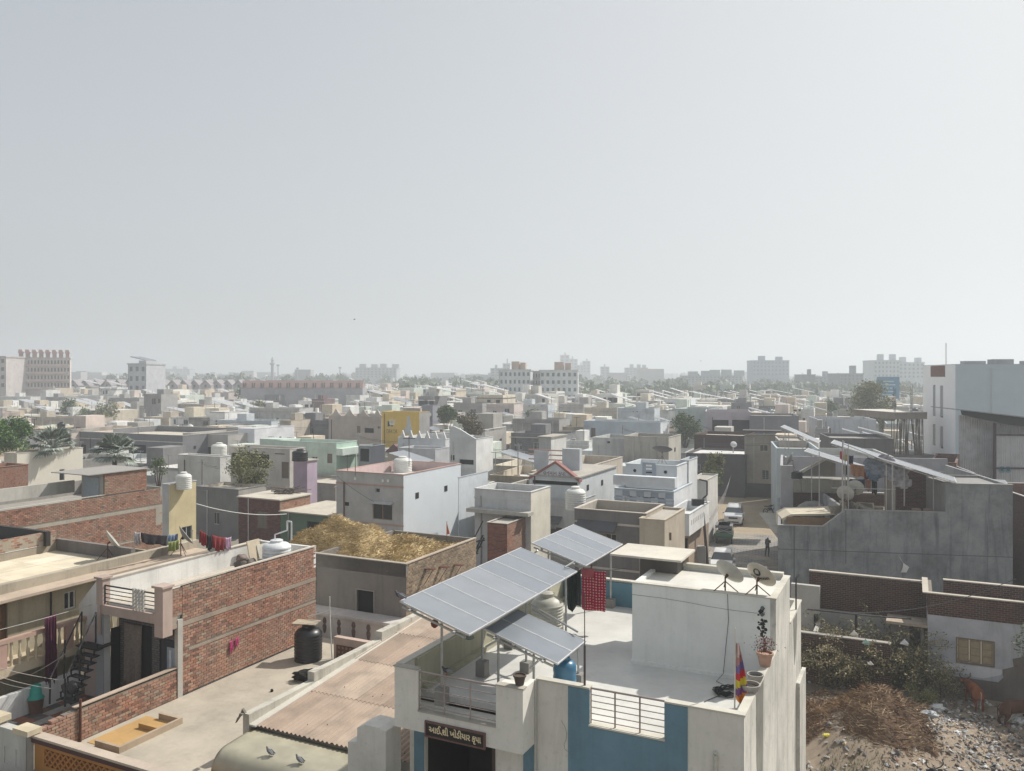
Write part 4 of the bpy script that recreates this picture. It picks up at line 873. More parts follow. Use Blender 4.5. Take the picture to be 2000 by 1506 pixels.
# pier with three slots, pillars
pr = empty('slotted_pier', gw(-22.1, -2.9, 0), G.rz, 'grey whitewashed pier with three narrow slots and a cream cap, lower left', 'pier')
b = MB(); hface(b, (-.1, 0, 2.6), (1, 0, 0), 1.9, 1.75, [(.38, .56, .75, 1.25), (.88, 1.06, .7, 1.2), (1.42, 1.6, .68, 1.2)], (0, 1, 0), 0, .12, back=1); b.box(-.1, 1.8, .02, .3, 2.6, 4.34); b.build('body', [wallm((0.50, 0.49, 0.45), .6), plain((0.16, 0.11, 0.08), .9)], pr)
b = MB(); b.box(-.25, .5, -.1, .4, 4.42, 4.6); b.box(-.15, .4, -.05, .35, 4.34, 4.42); b.build('cap', wallm((0.58, 0.50, 0.36), .4), pr); b = MB(); b.box(1.25, 1.95, -.05, .4, 4.3, 4.46); b.build('cap', wallm((0.58, 0.50, 0.36), .4), pr)
g2 = empty('fence', gw(-25.0, -3.2, 0), G.rz, 'black pipe fence at the lower left corner beside the slotted pier', 'fence')
for z in (4.15, 3.8, 3.5): b = MB(); b.tube((-1.5, 0, z), (2.75, 0, z - .02), .022); b.build('bar', BLACK, g2)
for x in (-.6, .5, 1.6): b = MB(); b.tube((x, 0, 3.2), (x, 0, 4.15), .022); b.build('post', BLACK, g2)
b = MB(); b.box(-1.5, 2.8, -.05, .25, 0, 3.35); b.build('wall', wallm((0.45, 0.43, 0.38), .8), g2)
# steel stair: from the yard floor up to the porch roof's left
st = empty('steel_stair', gw(-24.75, .2, 3.0), G.rz, 'steep black steel stair with tall handrails rising from the tiled yard', 'stair')
def SP(px, py, y): q = G.P(px, py, y=y); return Vector((q.x + 24.75, y - .2, q.z - 3.0))
n_t = 8; a0, a1 = SP(118, 1372, .0), SP(170, 1258, 2.0)
for k in range(n_t):
    t0 = (k + .6) / n_t; c_ = a0.lerp(a1, t0); b = MB(); b.box(c_.x - .05, c_.x + .75, c_.y - .12, c_.y + .14, c_.z - .02, c_.z + .015); b.build('tread', plain((0.035, 0.036, 0.04), .6), st)
for dx in (0, .72):
    b = MB(); prev = None
    for k in range(n_t):
        t0, t1 = k / n_t, (k + 1) / n_t; p0, p1 = a0.lerp(a1, t0), a0.lerp(a1, t1)
        b.box(p0.x + dx - .02, p0.x + dx + .02, p0.y - .15, p1.y - .1, p0.z + .1, p0.z + .14); b.box(p1.x + dx - .02, p1.x + dx + .02, p1.y - .14, p1.y - .1, p0.z + .1, p1.z + .14)
    b.build('stringer', BLACK, st)
b = MB(); b.tube(SP(98, 1325, .2), SP(160, 1195, 2.2), .03); b.tube(SP(98, 1325, .2), SP(97, 1375, .2), .035); b.tube(SP(160, 1195, 2.2), SP(158, 1262, 2.2), .03); b.tube(SP(127, 1250, 1.2), SP(125, 1325, 1.2), .03); b.build('handrail', BLACK, st)
b = MB(); b.tube(SP(127, 1326, -.1), SP(188, 1196, 1.9), .03); b.tube(SP(127, 1326, -.1), SP(127, 1380, -.1), .035); b.tube(SP(187, 1196, 1.9), SP(187, 1255, 1.9), .03); b.tube(SP(156, 1262, .9), SP(155, 1330, .9), .03); b.build('handrail', BLACK, st)
b = MB(); q_ = SP(165, 1256, 2.0); b.box(q_.x - .1, q_.x + 1.0, q_.y - .3, q_.y + .5, q_.z - .05, q_.z); b.build('landing', BLACK, st)
b = MB(); q_ = SP(130, 1345, .3); [b.raw(*lump((q_.x + dx, q_.y, q_.z + dz), .2, 2, .4, k, (1, .6, 1))) for k, (dx, dz) in enumerate(((0, 0), (.3, .1), (.15, -.3)))]; b.build('clutter', plain((0.06, 0.06, 0.06), .8), st)
# white triangular side wall of C and pink wall below
b = MB(); q0, q1, q2, q3, q4 = [G.P(a, c, y=2.6) for a, c in ((199, 1122), (155, 1180), (158, 1238), (172, 1255), (206, 1240))]
sw = b; sw.prism([(q.x + 23.7, q.z) for q in (q4, q3, q2, q1, q0)], .38, .5, 'y'); sw.box(G.P(168, 1300, y=2.3).x + 23.7, -.2, .05, .2, 3.0, G.P(180, 1243, y=2.3).z)
sw.build('stair_side_wall', WHT, C)
b = MB(); k = G.P(168, 1300, y=2.25).x + 23.7; b.box(k, -.22, .0, .06, 3.0, 5.62); b.build('pink_wall', wallm((0.50, 0.40, 0.37), .3), C)
# bucket, drum
g_ = G.P(70, 1392, z=3.02); e = empty('bucket', gw(g_.x, g_.y, 3.02), 0, 'brown bin with an upturned turquoise bucket on it in the tiled yard', 'bucket')
b = MB(); b.lathe([(.2, 0), (.26, .5), (.28, .52), (.25, .52)], n=20); b.build('bin', plain((0.17, 0.10, 0.075), .6), e, smooth=True); b = MB(); b.lathe([(.27, .52), (.26, .56), (.2, .62), (.16, .98), (.15, .99)], n=20); b.build('upturned_bucket', plain((0.02, 0.30, 0.24), .4), e, smooth=True)
# ================================================================== cream house at the left edge (D)
D_ = empty('house', gw(-26.1, -4.5, 0), G.rz, 'stained cream two-storey house with a balustraded balcony at the left picture edge', 'house')
PLACED.append((*gw(-29, 3, 0)[:2], 3.5, 8, 26, 7.5))
WD = wallm((0.44, 0.39, 0.28), .85); DL = 12.5
h0 = G.P(125, 1183, x=-26.1); h1 = G.P(148, 1162, x=-26.1); z0_, z1_ = G.P(125, 1193, x=-26.1).z, G.P(148, 1152, x=-26.1).z
d0 = G.P(15, 1300, x=-26.1).y + 4.5
b = MB(); hface(b, (0, 0, 0), (0, 1, 0), DL, 7.05, [(h0.y + 4.5, h1.y + 4.5, z0_, z1_), (d0 - 1.1, d0, 4.8, 6.75)], (-1, 0, 0), 0, .14, back=1); b.box(-6, -.2, 0, .1, 0, 7.0); b.box(-6, -.16, DL - .1, DL, 0, 7.0); b.build('wall', [WD, DARK], D_)
window(D_, (0, 0, 0), (0, 1, 0), (-1, 0, 0), h0.y + 4.5, h1.y + 4.5, z0_, z1_, plain((.66, .66, .62), .6), 2)
b = MB(); b.box(-.11, -.06, d0 - 1.08, d0 - .05, 4.8, 6.72); dd_ = b.build('door', plain((0.13, 0.065, 0.035), .7), D_)
for j in range(3): b = MB(); b.box(-.06, -.045, d0 - .95, d0 - .2, 4.9 + j * .62, 5.4 + j * .62); b.build('door_panel', plain((0.20, 0.12, 0.06), .7), dd_)
b = MB(); b.box(-.3, .72, -.5, DL + 1.0, 6.98, 7.08); b.build('eave', wallm((0.50, 0.40, 0.31), .35), D_)
b = MB(); b.box(-.42, -.12, -.5, DL + 1.2, 7.08, 7.42); b.build('roof_parapet', wallm((0.42, 0.37, 0.29), .8), D_)
for k in range(5):
    for c in range(5):
        b = MB(); y0 = -.5 + k * 2.15; x0 = -5.3 + c; 
        if y0 + 2.2 > 10.4: y1 = 10.3
        else: y1 = y0 + 2.2
        wavy_sheet(b, x0, x0 + 1.02 if c < 4 else -.42, y0, y1, 7.05 + k * .008 + (c % 2) * .005, 7.05 + k * .008 + (c % 2) * .005, .1, .018, 4, r=min(1, max(0, random.gauss(.5, .25)))); b.build('roof_sheet', rndm([(0, (0.46, 0.40, 0.29)), (.5, (0.60, 0.53, 0.40)), (1, (0.68, 0.62, 0.50))], .8, 'cream_sheet', .2, 1.0), D_)
b = MB(); b.box(-5.3, -.42, 10.3, 10.5, 7.0, 7.62); b.build('back_parapet', wallm((0.20, 0.18, 0.17), .6), D_)
b = MB(); b.box(-5.5, -5.3, -.5, 10.3, 7.0, 7.98); b.build('left_parapet', wallm((0.42, 0.36, 0.28), .6), D_)
brickwall(D_, 'left', (-5.3, -.5, 7.42), (0, 1, 0), (1, 0, 0), 10.8, .6, maxn=0, body=False, tk=.1)
# balcony with balusters
zb = 4.8; XBY = 1.05
b = MB(); b.box(0.0, XBY + .05, -1, 8.6, zb - .32, zb); bc = b.build('balcony_slab', wallm((0.55, 0.46, 0.33), .5), D_)
b = MB(); b.box(XBY - .12, XBY + .08, -1, 8.6, zb + .86, zb + 1.0); b.build('balcony_rail', wallm((0.50, 0.34, 0.27), .4), D_)
k = 0; y_ = -.9
while y_ < 8.5:
    if k % 8 == 7: b = MB(); b.box(XBY - .1, XBY + .06, y_, y_ + .3, zb, zb + .86); b.build('baluster_pier', wallm((0.50, 0.33, 0.27), .3), D_); y_ += .42
    else:
        b = MB(); b.lathe([(.05, 0), (.05, .06), (.03, .12), (.07, .3), (.03, .6), (.05, .78), (.05, .86)], c=(XBY - .03, y_ + .08, zb), n=8); b.build('baluster', wallm((0.58, 0.50, 0.36), .3), D_, smooth=True); y_ += .3
    k += 1
b = MB(); b.box(.0, 1.0, 3.0, 7.6, 2.98, 3.1); b.build('sunshade', wallm((0.52, 0.42, 0.27), .5), D_)
b = MB(); b.box(.0, .03, 2.0, 6.0, 1, 2.95); b.build('opening', DARK, D_)  # flat black slab painted as the dark inside, no hole behind it
b = MB(); b.tube((.1, h0.y + 3.9, 4.8), (.1, h0.y + 3.9, 7.0), .035); b.build('down_pipe', BLACK, D_)
# purple saree hung over the balustrade
g0 = G.P(85, 1205, x=-24.9); g1 = G.P(108, 1199, x=-24.9)
cloth('long maroon striped cloth hanging down over the cream balustrade', gw(-24.85, g0.y, g0.z), gw(-24.85, g1.y, g1.z + .05), 2.35, plain((0.10, 0.012, 0.045), .85, 0, .45, 9), 'laundry', wave=.07, nw=4, name='hanging_cloth')
wire('washing line from the left edge to the dark post by the stair', gw(-24.9, -3, 6.35), gw(-24.7, 3.2, 6.3), .08, .01, plain((.5, .48, .44), .8), cat='clothes line', name='clothes_line')
for k, (a, c, y0, y1) in enumerate((((0, 1305), (130, 1330), -3.4, .2), ((0, 1322), (100, 1345), -3.4, 0), ((0, 1332), (60, 1345), -3.3, -.6), ((60, 1318), (135, 1272), -.6, 1.6))):
    p0, p1 = G.P(*a, x=-24.4), G.P(*c, x=-23.4); wire(('topmost', 'second', 'lowest', 'short slanting')[k] + ' of the thin lines strung across the small yard at lower left', gw(-24.4, p0.y, p0.z), gw(-23.4, p1.y, p1.z), .04, .009, plain((.45, .42, .38), .8), cat='clothes line', name='clothes_line')
# house beyond D: low roof with black wall and pale blue sheets
E_ = empty('house', gw(-36.4, -4.5, 0), G.rz, 'low house with a pale blue sheet roof behind a black parapet, far left', 'house')
b = MB(); b.box(0, 5.0, 0, 10.2, 0, 7.4); b.build('wall', WD, E_); 
for k in range(5): b = MB(); wavy_sheet(b, .2 + k * .96, .2 + k * .96 + .98, 0, 9.6, 7.45, 7.45, .1, .02, 4, r=random.random()); b.build('roof_sheet', rndm([(0, (0.55, 0.62, 0.64)), (1, (0.62, 0.68, 0.70))], .6, 'blue_sheet', .1, 1.0), E_)
b = MB(); b.box(.2, 5.2, 9.7, 9.9, 7.4, 8.05); b.build('back_parapet', wallm((0.04, 0.035, 0.032), .5), E_)
# ================================================================== long brick house behind (L1)
zL = 7.65; fL = Frame(0, 0, 26)
YL = (EYE - zL) * F / (951 - HY); XL = (317 - CX) / F * YL
Lb = Frame(XL, YL, 27.5)
L1 = empty('house', Lb.o, Lb.rz, 'long bare brick house behind the cream roofs at left, with raised brick stair room', 'house')
PLACED.append((*Lb.w(-4, -6)[:2], 4.2, 7, 27.5, 8))
len1 = 12.5; a4 = Lb.P(287, 957, x=0).y; a3 = Lb.P(204, 968, x=0).y
b = MB(); b.box(-8, -.13, -len1, 0, 0, 6.7); b.box(-8, -7.85, -len1, 0, 6.7, zL); b.box(-7.85, 0, -.15, 0, 6.7, zL); b.build('wall', CONC, L1)
b = MB(); b.box(-.13, .0, -len1, 0, 3.0, 3.05); b.build('ledge', CONC, L1)
def bands(a, z):
    zz = z + 1.2; return (6.35 < zz < 6.62) or (4.35 < zz < 4.5)
brickwall(L1, 'side', (0, -len1, 1.2), (0, 1, 0), (1, 0, 0), len1, zL - 1.2, maxn=0, skip=lambda a, z: (5.1 < z < 5.32) or (3.2 < z < 3.32) or (random.random() < .004), tk=.11)
b = MB(); b.box(-.05, .008, -len1, 0, 6.3, 6.5); b.box(-.05, .008, -len1, 0, 4.42, 4.5); b.box(-.02, .004, -.5, 0, 5.2, 6.4); b.build('plaster_band', wallm((0.40, 0.36, 0.30), .5), L1)
ztop = Lb.P(204, 926, x=0).z
brickwall(L1, 'stair_room', (0.002, a3, zL), (0, 1, 0), (1, 0, 0), a4 - a3, ztop - zL, maxn=0)
b = MB(); b.box(-2.2, -.13, a3 + .02, a4, 6.7, ztop - .03); sr = b.build('stair_room', wallm((0.52, 0.50, 0.46), .4), L1)
b = MB(); q_ = Lb.P(180, 940, y=a3); b.box(-1.9, -.5, a3 - .05, a3 + .02, 6.7, ztop - .25); b.build('door', plain((0.40, 0.46, 0.50), .5), sr)
b = MB(); T2 = Matrix.Rotation(R(-3), 4, 'Y'); b.box(-3.4, .1, a3 - 1.2, a4 + .1, ztop + .02, ztop + .07); b.build('sheet_roof', plain((0.36, 0.34, 0.31), .6, .2), sr)
b = MB(); b.box(-.12, 0.03, -len1, a3, zL, zL + .04); b.build('coping', wallm((.5, .47, .4), .5), L1)
b = MB(); b.box(-3.0, -2.85, -len1, a3, zL, zL + .75); b.build('terrace_wall', wallm((0.52, 0.50, 0.45), .6), L1)
g_ = Lb.P(122, 1020, x=0)
dish('thin dish seen edge on at the foot of the long brick wall', gw(-27.6, 5.5, 7.1), 62, 35, .95, None, .7)
dish('thin dish seen edge on at the corner of the cream roof behind the white parapet', gw(-25.6, 7.6, 7.1), 62, 35, .95, None, .7)
# yard walls between L1 and C with laundry
yl_ = G.P(398, 1062, x=-26.1).y - 9.2; yr_ = min(yl_, 6)
YW = empty('yard_wall', gw(-26.2, 9.2, 0), G.rz, 'weathered concrete yard wall behind the narrow brick house with laundry over it', 'wall')
b = MB(); b.box(0, .2, 0, yl_, 0, 6.9); b.box(0, 3.0, yl_, yl_ + .2, 0, 6.5); b.build('wall', wallm((0.40, 0.37, 0.32), .9), YW)
ln = [((262, 1040), (330, 1044)), ((392, 1036), (440, 1046))]
pL = [gw(-24.5, G.P(262, 1042, x=-24.5).y, G.P(262, 1042, x=-24.5).z), None]
def lay(px0, py0, px1, py1, x, h, m, lab, **k):
    a, c = G.P(px0, py0, x=x), G.P(px1, py1, x=x); return cloth(lab, gw(x, a.y, a.z), gw(x, c.y, c.z), h, m, 'laundry', **k)
lay(262, 1038, 275, 1040, -25.5, .5, plain((.45, .42, .42), .9, 0, .6, 6), 'white and brown garment at the left end of the line before the long brick wall')
lay(275, 1040, 327, 1046, -25.5, .42, plain((.02, .015, .02), .9, 0, .3, 9), 'long black garment on the line before the long brick wall')
lay(327, 1044, 347, 1042, -25.5, .45, plain((.18, .24, .34), .9), 'blue garment on the line before the long brick wall')
lay(328, 1058, 349, 1054, -25.3, .42, plain((.25, .28, .09), .9), 'yellow-green towel over the yard wall')
lay(390, 1034, 403, 1042, -23.5, .55, plain((.20, .02, .025), .9), 'red garment nearest the grey house on the short line')
lay(404, 1044, 413, 1046, -23.5, .6, plain((.03, .03, .04), .9), 'narrow black garment between two red ones')
lay(414, 1044, 440, 1050, -23.5, .6, plain((.22, .025, .03), .9, 0, .4, 8), 'broad red garment right of the narrow black one')
lay(440, 1050, 452, 1048, -23.5, .5, plain((.55, .38, .50), .9), 'pale pink garment at the right end of the short line')
# ================================================================== grey house with straw on the roof (H)
zH = 6.5; YH = (EYE - zH) * F / (1102.5 - HY); XH = (793 - CX) / F * YH
Hf = Frame(XH, YH, 26); WH = 5.2; DH = Hf.P(930, 1076, x=0).y
H = empty('house', Hf.w(-WH, 0), Hf.rz, 'dark grey plastered house with one black window and straw piled on its roof', 'house'); Hf2 = Frame(*Hf.w(-WH, 0)[:2], 26)
c_ = Hf.w(-WH / 2, DH / 2); PLACED.append((c_.x, c_.y, WH / 2 + .3, DH / 2, 26, 8))
wq0, wq1 = Hf2.P(697, 1160, y=0), Hf2.P(730, 1198, y=0); wz1 = Hf2.P(697, 1151, y=0).z; wz0 = Hf2.P(697, 1200, y=0).z
b = MB(); hface(b, (0, 0, 0), (1, 0, 0), WH, zH, [(wq0.x, wq1.x, wz0, wz1)], (0, 1, 0), 0, .16, back=1); b.box(0, .15, .0, DH, 0, zH); b.box(0, WH - .13, DH - .12, DH, 0, zH); b.box(.15, WH - .13, .2, DH - .12, 3, 5.95); b.box(.15, WH, .0, .15, 5.9, zH)
b.build('wall', [wallm((0.24, 0.22, 0.20), .5), DARK], H)
for x0, x1, z0, z1 in ((wq0.x - .05, wq1.x + .05, wz0 - .05, wz0), (wq0.x - .05, wq0.x, wz0, wz1), (wq1.x, wq1.x + .05, wz0, wz1), (wq0.x - .05, wq1.x + .05, wz1, wz1 + .04)):
    b = MB(); b.box(x0, x1, -.03, .02, z0, z1); b.build('window_frame', wallm((.35, .33, .3), .3), H)
b = MB(); b.box(wq0.x, wq1.x, .1, .14, wz0, wz1); b.build('window_pane', DARK, H)
brickwall(H, 'side', (WH, 0.02, 3.2), (0, 1, 0), (1, 0, 0), DH - .02, zH - 3.2, maxn=0, mat=rndm([(0, (0.16, 0.12, 0.09)), (.5, (0.30, 0.22, 0.15)), (1, (0.38, 0.29, 0.2))], .95, 'tan_brick', .5, 1.5), mort=wallm((.36, .31, .24), .4))
brickwall(H, 'left_stub', (-1.1, .6, 3.2), (1, 0, 0), (0, -1, 0), 1.1, 3.0, maxn=0)
for k in range(3):
    g_ = Hf.P(829 + k * 28, 1112 - k * 4, x=0); b = MB(); b.box(WH, WH + .5, g_.y, g_.y + .25, g_.z, g_.z + .03); b.tube((WH, g_.y, g_.z - .7), (WH + .45, g_.y, g_.z), .015); b.build('bracket_shelf', RUST, H)
b = MB(); b.box(-.05, WH + .05, -.05, .17, zH, zH + .04); b.build('coping', wallm((.40, .36, .3), .5), H)
b = MB(); b.box(WH - .15, WH + .03, .17, DH, zH, zH + .04); b.build('coping', wallm((.46, .38, .3), .5), H)
# terrace frieze in front of it
FR = empty('frieze_wall', Hf.w(-WH - .8, -.9), Hf.rz, 'low white frieze wall with worn dark relief figures below the grey house', 'wall')
b = MB(); b.box(0, 6.6, 0, .3, 0, 3.95); b.box(-.1, 6.7, -.08, .9, 3.95, 4.08); b.build('wall', wallm((0.60, 0.55, 0.52), .5), FR)
for k in range(7): b = MB(); x = .5 + k * .82; b.lathe([(.04, 0), (.09, .1), (.12, .3), (.07, .42), (.12, .55), (.08, .68), (.03, .72)], c=(x, 0, 3.15), n=10, sy=.4); b.build('relief_figure', plain((0.20, 0.14, 0.12), .9, 0, .6, 9), FR, smooth=True)
# straw
def straw_heap(name, label, frame, x0, x1, y0, y1, zb, hf, n=9000, cols=None, bl=.34):
    e = empty(name, frame.w((x0 + x1) / 2, (y0 + y1) / 2, zb), frame.rz, label, 'straw'); cx, cy = (x0 + x1) / 2, (y0 + y1) / 2
    nx, ny = 40, 40; b = MB(); pts = []
    Hh = lambda x, y: hf(x, y) + .10 * mnoise.noise(Vector((x * 1.3, y * 1.3, 3))) + .05 * mnoise.noise(Vector((x * 4, y * 4, 1)))
    for j in range(ny + 1):
        for i in range(nx + 1): x, y = x0 + (x1 - x0) * i / nx, y0 + (y1 - y0) * j / ny; pts.append((x - cx, y - cy, max(0.0, Hh(x, y))))
    cols = cols or [(0, (0.22, 0.16, 0.085)), (.25, (0.44, 0.33, 0.17)), (.6, (0.62, 0.48, 0.26)), (1, (0.80, 0.67, 0.42))]
    mt = rndm(cols, .95, name, .18, 1.6)
    b.raw(pts, [(j * (nx + 1) + i, j * (nx + 1) + i + 1, (j + 1) * (nx + 1) + i + 1, (j + 1) * (nx + 1) + i) for j in range(ny) for i in range(nx)], r=.25)
    for k in range(n):
        x, y = random.uniform(x0, x1), random.uniform(y0, y1); z = Hh(x, y)
        if z < .02: continue
        a = random.random() * 6.28 ; L = bl * random.uniform(.4, 1.2); d = Vector((math.cos(a), math.sin(a), random.uniform(-.25, .45))) * L; w_ = Vector((-math.sin(a), math.cos(a), .3)) * random.uniform(.006, .014)
        c = Vector((x - cx, y - cy, z + random.uniform(-.02, .07))); cl = mnoise.noise(Vector((x * .9, y * .9, 0))) * .35 + .55
        b.face([c - w_, c + w_, c + d * .5 + w_ * .8 + Vector((0, 0, .03)), c + d], r=min(1, max(0, random.gauss(cl, .22))))
    o = b.build('straw', mt, e, kind='stuff'); return e
SC = Hf2.P(668, 1060, y=3.6); HT = Hf2.P(668, 1041, y=3.6).z - 5.9; c_brick0 = brickm()
straw_heap('straw_heap', 'tall heap of golden straw behind the dark grey house', Hf2, SC.x - 3.0, SC.x + 2.9, SC.y - 2.6, SC.y + 2.6, 5.9,
           lambda x, y: HT * 1.7 * max(0, 1 - ((x - SC.x) / 2.9) ** 2 - ((y - SC.y) / 2.5) ** 2) ** .8 * (.9 + .5 * mnoise.noise(Vector((x * 1.1, y * 1.1, 4)))), 12000)
SB_ = empty('straw_store', Hf2.w(SC.x, SC.y), Hf2.rz, 'flat roofed brick store hidden under the golden straw heap', 'store'); b = MB(); b.box(-2.9, -SC.x - .03, -2.4, 2.5, 0, 5.88); b.build('wall', c_brick0, SB_)
straw_heap('straw_layer', 'loose straw spread over the flat roof of the dark grey house', Hf2, .2, WH - .15, .2, DH - .2, 5.96,
           lambda x, y: .32 * min(1, (x - .1) * 1.4, y * 1.2) * (.55 + 1.3 * mnoise.noise(Vector((x * .8, y * .8, 9)))), 9000)
e = empty('pennant', Hf2.w(WH - 1.6, DH - .3, 6.3), 0, 'small orange pennant sticking out of the straw before the white house', 'flag'); b = MB(); b.tube((0, 0, 0), (0, 0, 1.0), .012); b.build('stick', RUST, e); b = MB(); b.raw([(0, 0, .95), (.16, 0, .35), (0, 0, .3), (0, .02, .95), (.16, .02, .35), (0, .02, .3)], [(0, 1, 2), (5, 4, 3), (0, 3, 4, 1), (1, 4, 5, 2)]); b.build('cloth', plain((.62, .14, .05), .9), e)
# ------------------------------------------------------------------ street
SF = Frame(*gp(1385, 1115)[:2], 17.8)
PAV = None
def paverm():
    m, n, l, b = _mat('pavers'); uv = N(n, 'ShaderNodeUVMap'); mp = N(n, 'ShaderNodeMapping'); l.new(uv.outputs[0], mp.inputs[0]); mp.inputs['Rotation'].default_value = (0, 0, 0)
    bt = N(n, 'ShaderNodeTexBrick'); bt.inputs['Scale'].default_value = 1
    for k, v in (('Mortar Size', 0.035), ('Brick Width', 0.5), ('Row Height', 0.42)): bt.inputs[k].default_value = v
    bt.inputs['Color1'].default_value = (0.24, 0.23, 0.225, 1); bt.inputs['Color2'].default_value = (0.19, 0.185, 0.18, 1); bt.inputs['Mortar'].default_value = (0.10, 0.095, 0.09, 1)
    l.new(mp.outputs[0], bt.inputs['Vector']); g = N(n, 'ShaderNodeNewGeometry'); f = N(n, 'ShaderNodeTexNoise', Scale=.35, Detail=6.0, Roughness=.7); l.new(g.outputs['Position'], f.inputs['Vector'])
    l.new(mix(n, l, ramp(n, l, f.outputs[0], .42, .62), bt.outputs[0], (0.34, 0.30, 0.235)), b.inputs['Base Color']); b.inputs['Roughness'].default_value = .9; return m
st_ = empty('street', SF.o, SF.rz); st_['kind'] = 'structure'
b = MB(); b.face([(-.8, -45, .008), (6.0, -45, .008), (6.0, 16, .008), (-.8, 16, .008)]); o = b.build('paving', paverm(), st_, kind='structure')
b = MB(); b.face([(-6, 16, .008), (26, 16, .008), (26, 60, .008), (-6, 60, .008)]); b.build('sandy_track', wallm((0.36, 0.29, 0.20), .3), st_, kind='structure')
b = MB(); b.box(-1.2, -.8, -40, 18, 0, .14); b.box(6.0, 6.3, -40, 12, 0, .12); b.build('kerb', wallm((0.42, 0.38, 0.32), .5), st_, kind='structure')
# ------------------------------------------------------------------ vehicles
def profile_car(label, p, rz, L=3.9, W=1.65, Hh=1.5, paint=None, suv=False, group='parked white cars'):
    e = empty('parked_car', p, rz, label, 'car', group); paint = paint or plain((0.72, 0.72, 0.72), .25, 0, .04)
    h = Hh; bz = .28; hood = h * (.60 if not suv else .66); belt = h * .62
    st = [(-L / 2, hood * .62, .86, hood * .62), (-L / 2 + .12, hood * .86, .95, hood * .86), (-L / 2 + .75, hood, 1.0, hood), (-L / 2 + 1.0, hood * 1.03, 1.0, hood * 1.03), (-L / 2 + 1.55, h * .93, 1.0, belt), (-L / 2 + 2.0, h, 1.0, belt), (L / 2 - .9, h, 1.0, belt), (L / 2 - .25, h * .86 if not suv else h * .97, .98, belt), (L / 2 - .03, belt * .95, .93, belt * .9), (L / 2, belt * .8, .88, belt * .8)]
    b = MB(); pts = []; n = 12
    for (x, top, wf, bl) in st:
        w_ = W / 2 * wf; tw = w_ * (.98 if top <= bl + .06 else .76)
        ring = [(-w_ * .9, bz), (-w_, bz + .12), (-w_ * 1.0, bl * .8), (-w_ * .97, bl), (-tw, max(top - .05, bl)), (-tw * .85, top), (tw * .85, top), (tw, max(top - .05, bl)), (w_ * .97, bl), (w_, bl * .8), (w_, bz + .12), (w_ * .9, bz)]
        pts += [(x, y, z) for y, z in ring]
    fs = []; ms = []
    for i in range(len(st) - 1):
        for k in range(n):
            k2 = (k + 1) % n; fs.append((i * n + k, (i + 1) * n + k, (i + 1) * n + k2, i * n + k2))
            up = k in (3, 7); gl = (3 <= i <= 3 and k in (4, 5, 6, 3, 7)) or (4 <= i <= 6 and k in (3, 7)) or (i == 7 and k in (4, 5, 6)); ms.append(1 if gl else 0)
    b.raw(pts, fs); b.m = [ms[i] for i in range(len(fs))]
    b.face([pts[k] for k in range(n)], 0); b.face([pts[(len(st) - 1) * n + k] for k in range(n - 1, -1, -1)], 0)
    body = b.build('body', [paint, plain((0.03, 0.038, 0.045), .08)], e, smooth=True)
    for s_ in (-1, 1):
        for x in (-L / 2 + .72, L / 2 - .75):
            b = MB(Matrix.Translation((x, s_ * (W / 2 - .09), .31)) @ Matrix.Rotation(R(90), 4, 'X')); b.lathe([(.31, -.1), (.31, .1)], n=18, m=0); b.lathe([(.19, -.115), (.19, .115)], n=12, m=1); b.build('wheel', [BLACK, METAL], e)
        b = MB(); b.box(-L / 2 + .0, -L / 2 + .16, s_ * (W / 2 - .42), s_ * (W / 2 - .1), hood * .66, hood * .84); b.build('headlight', plain((.55, .58, .6), .15), e)
        b = MB(); b.box(-L / 2 + 1.15, -L / 2 + 1.3, s_ * (W / 2 + .0), s_ * (W / 2 + .17), belt, belt + .13); b.build('mirror', paint, e)
    b = MB(); b.box(-L / 2 - .01, -L / 2 + .06, -W * .24, W * .24, hood * .62, hood * .76); b.box(-L / 2 - .03, -L / 2 + .06, -W * .3, W * .3, .34, .48); b.build('grille', BLACK, e)
    b = MB(); b.box(-L / 2 - .045, -L / 2 - .03, -.24, .24, .5, .6); b.build('number_plate', plain((.7, .7, .68), .5), e)
    b = MB(); b.box(-L / 2 - .06, -L / 2 + .05, -W * .45, W * .45, .28, .36); b.build('bumper', plain((.3, .3, .3), .6), e)
    if suv: b = MB(); b.box(-L / 2 + 2.0, L / 2 - 1.0, -W * .33, -W * .3, h, h + .04); b.box(-L / 2 + 2.0, L / 2 - 1.0, W * .3, W * .33, h, h + .04); b.build('roof_rail', METAL, e)
    return e
p = gp(1417, 1110); profile_car('white hatchback with black headlamp strip, nearer of the two white cars in the lane', SF.w(.95, .8), SF.rz + R(90), 3.8, 1.66, 1.5)
q_ = SF.l(gp(1432, 1027)); profile_car('tall silver-white people carrier parked behind the covered cart', SF.w(q_.x, q_.y + 2.0), SF.rz + R(90), 4.5, 1.8, 1.75, plain((.55, .56, .57), .25, 0, .04), True)
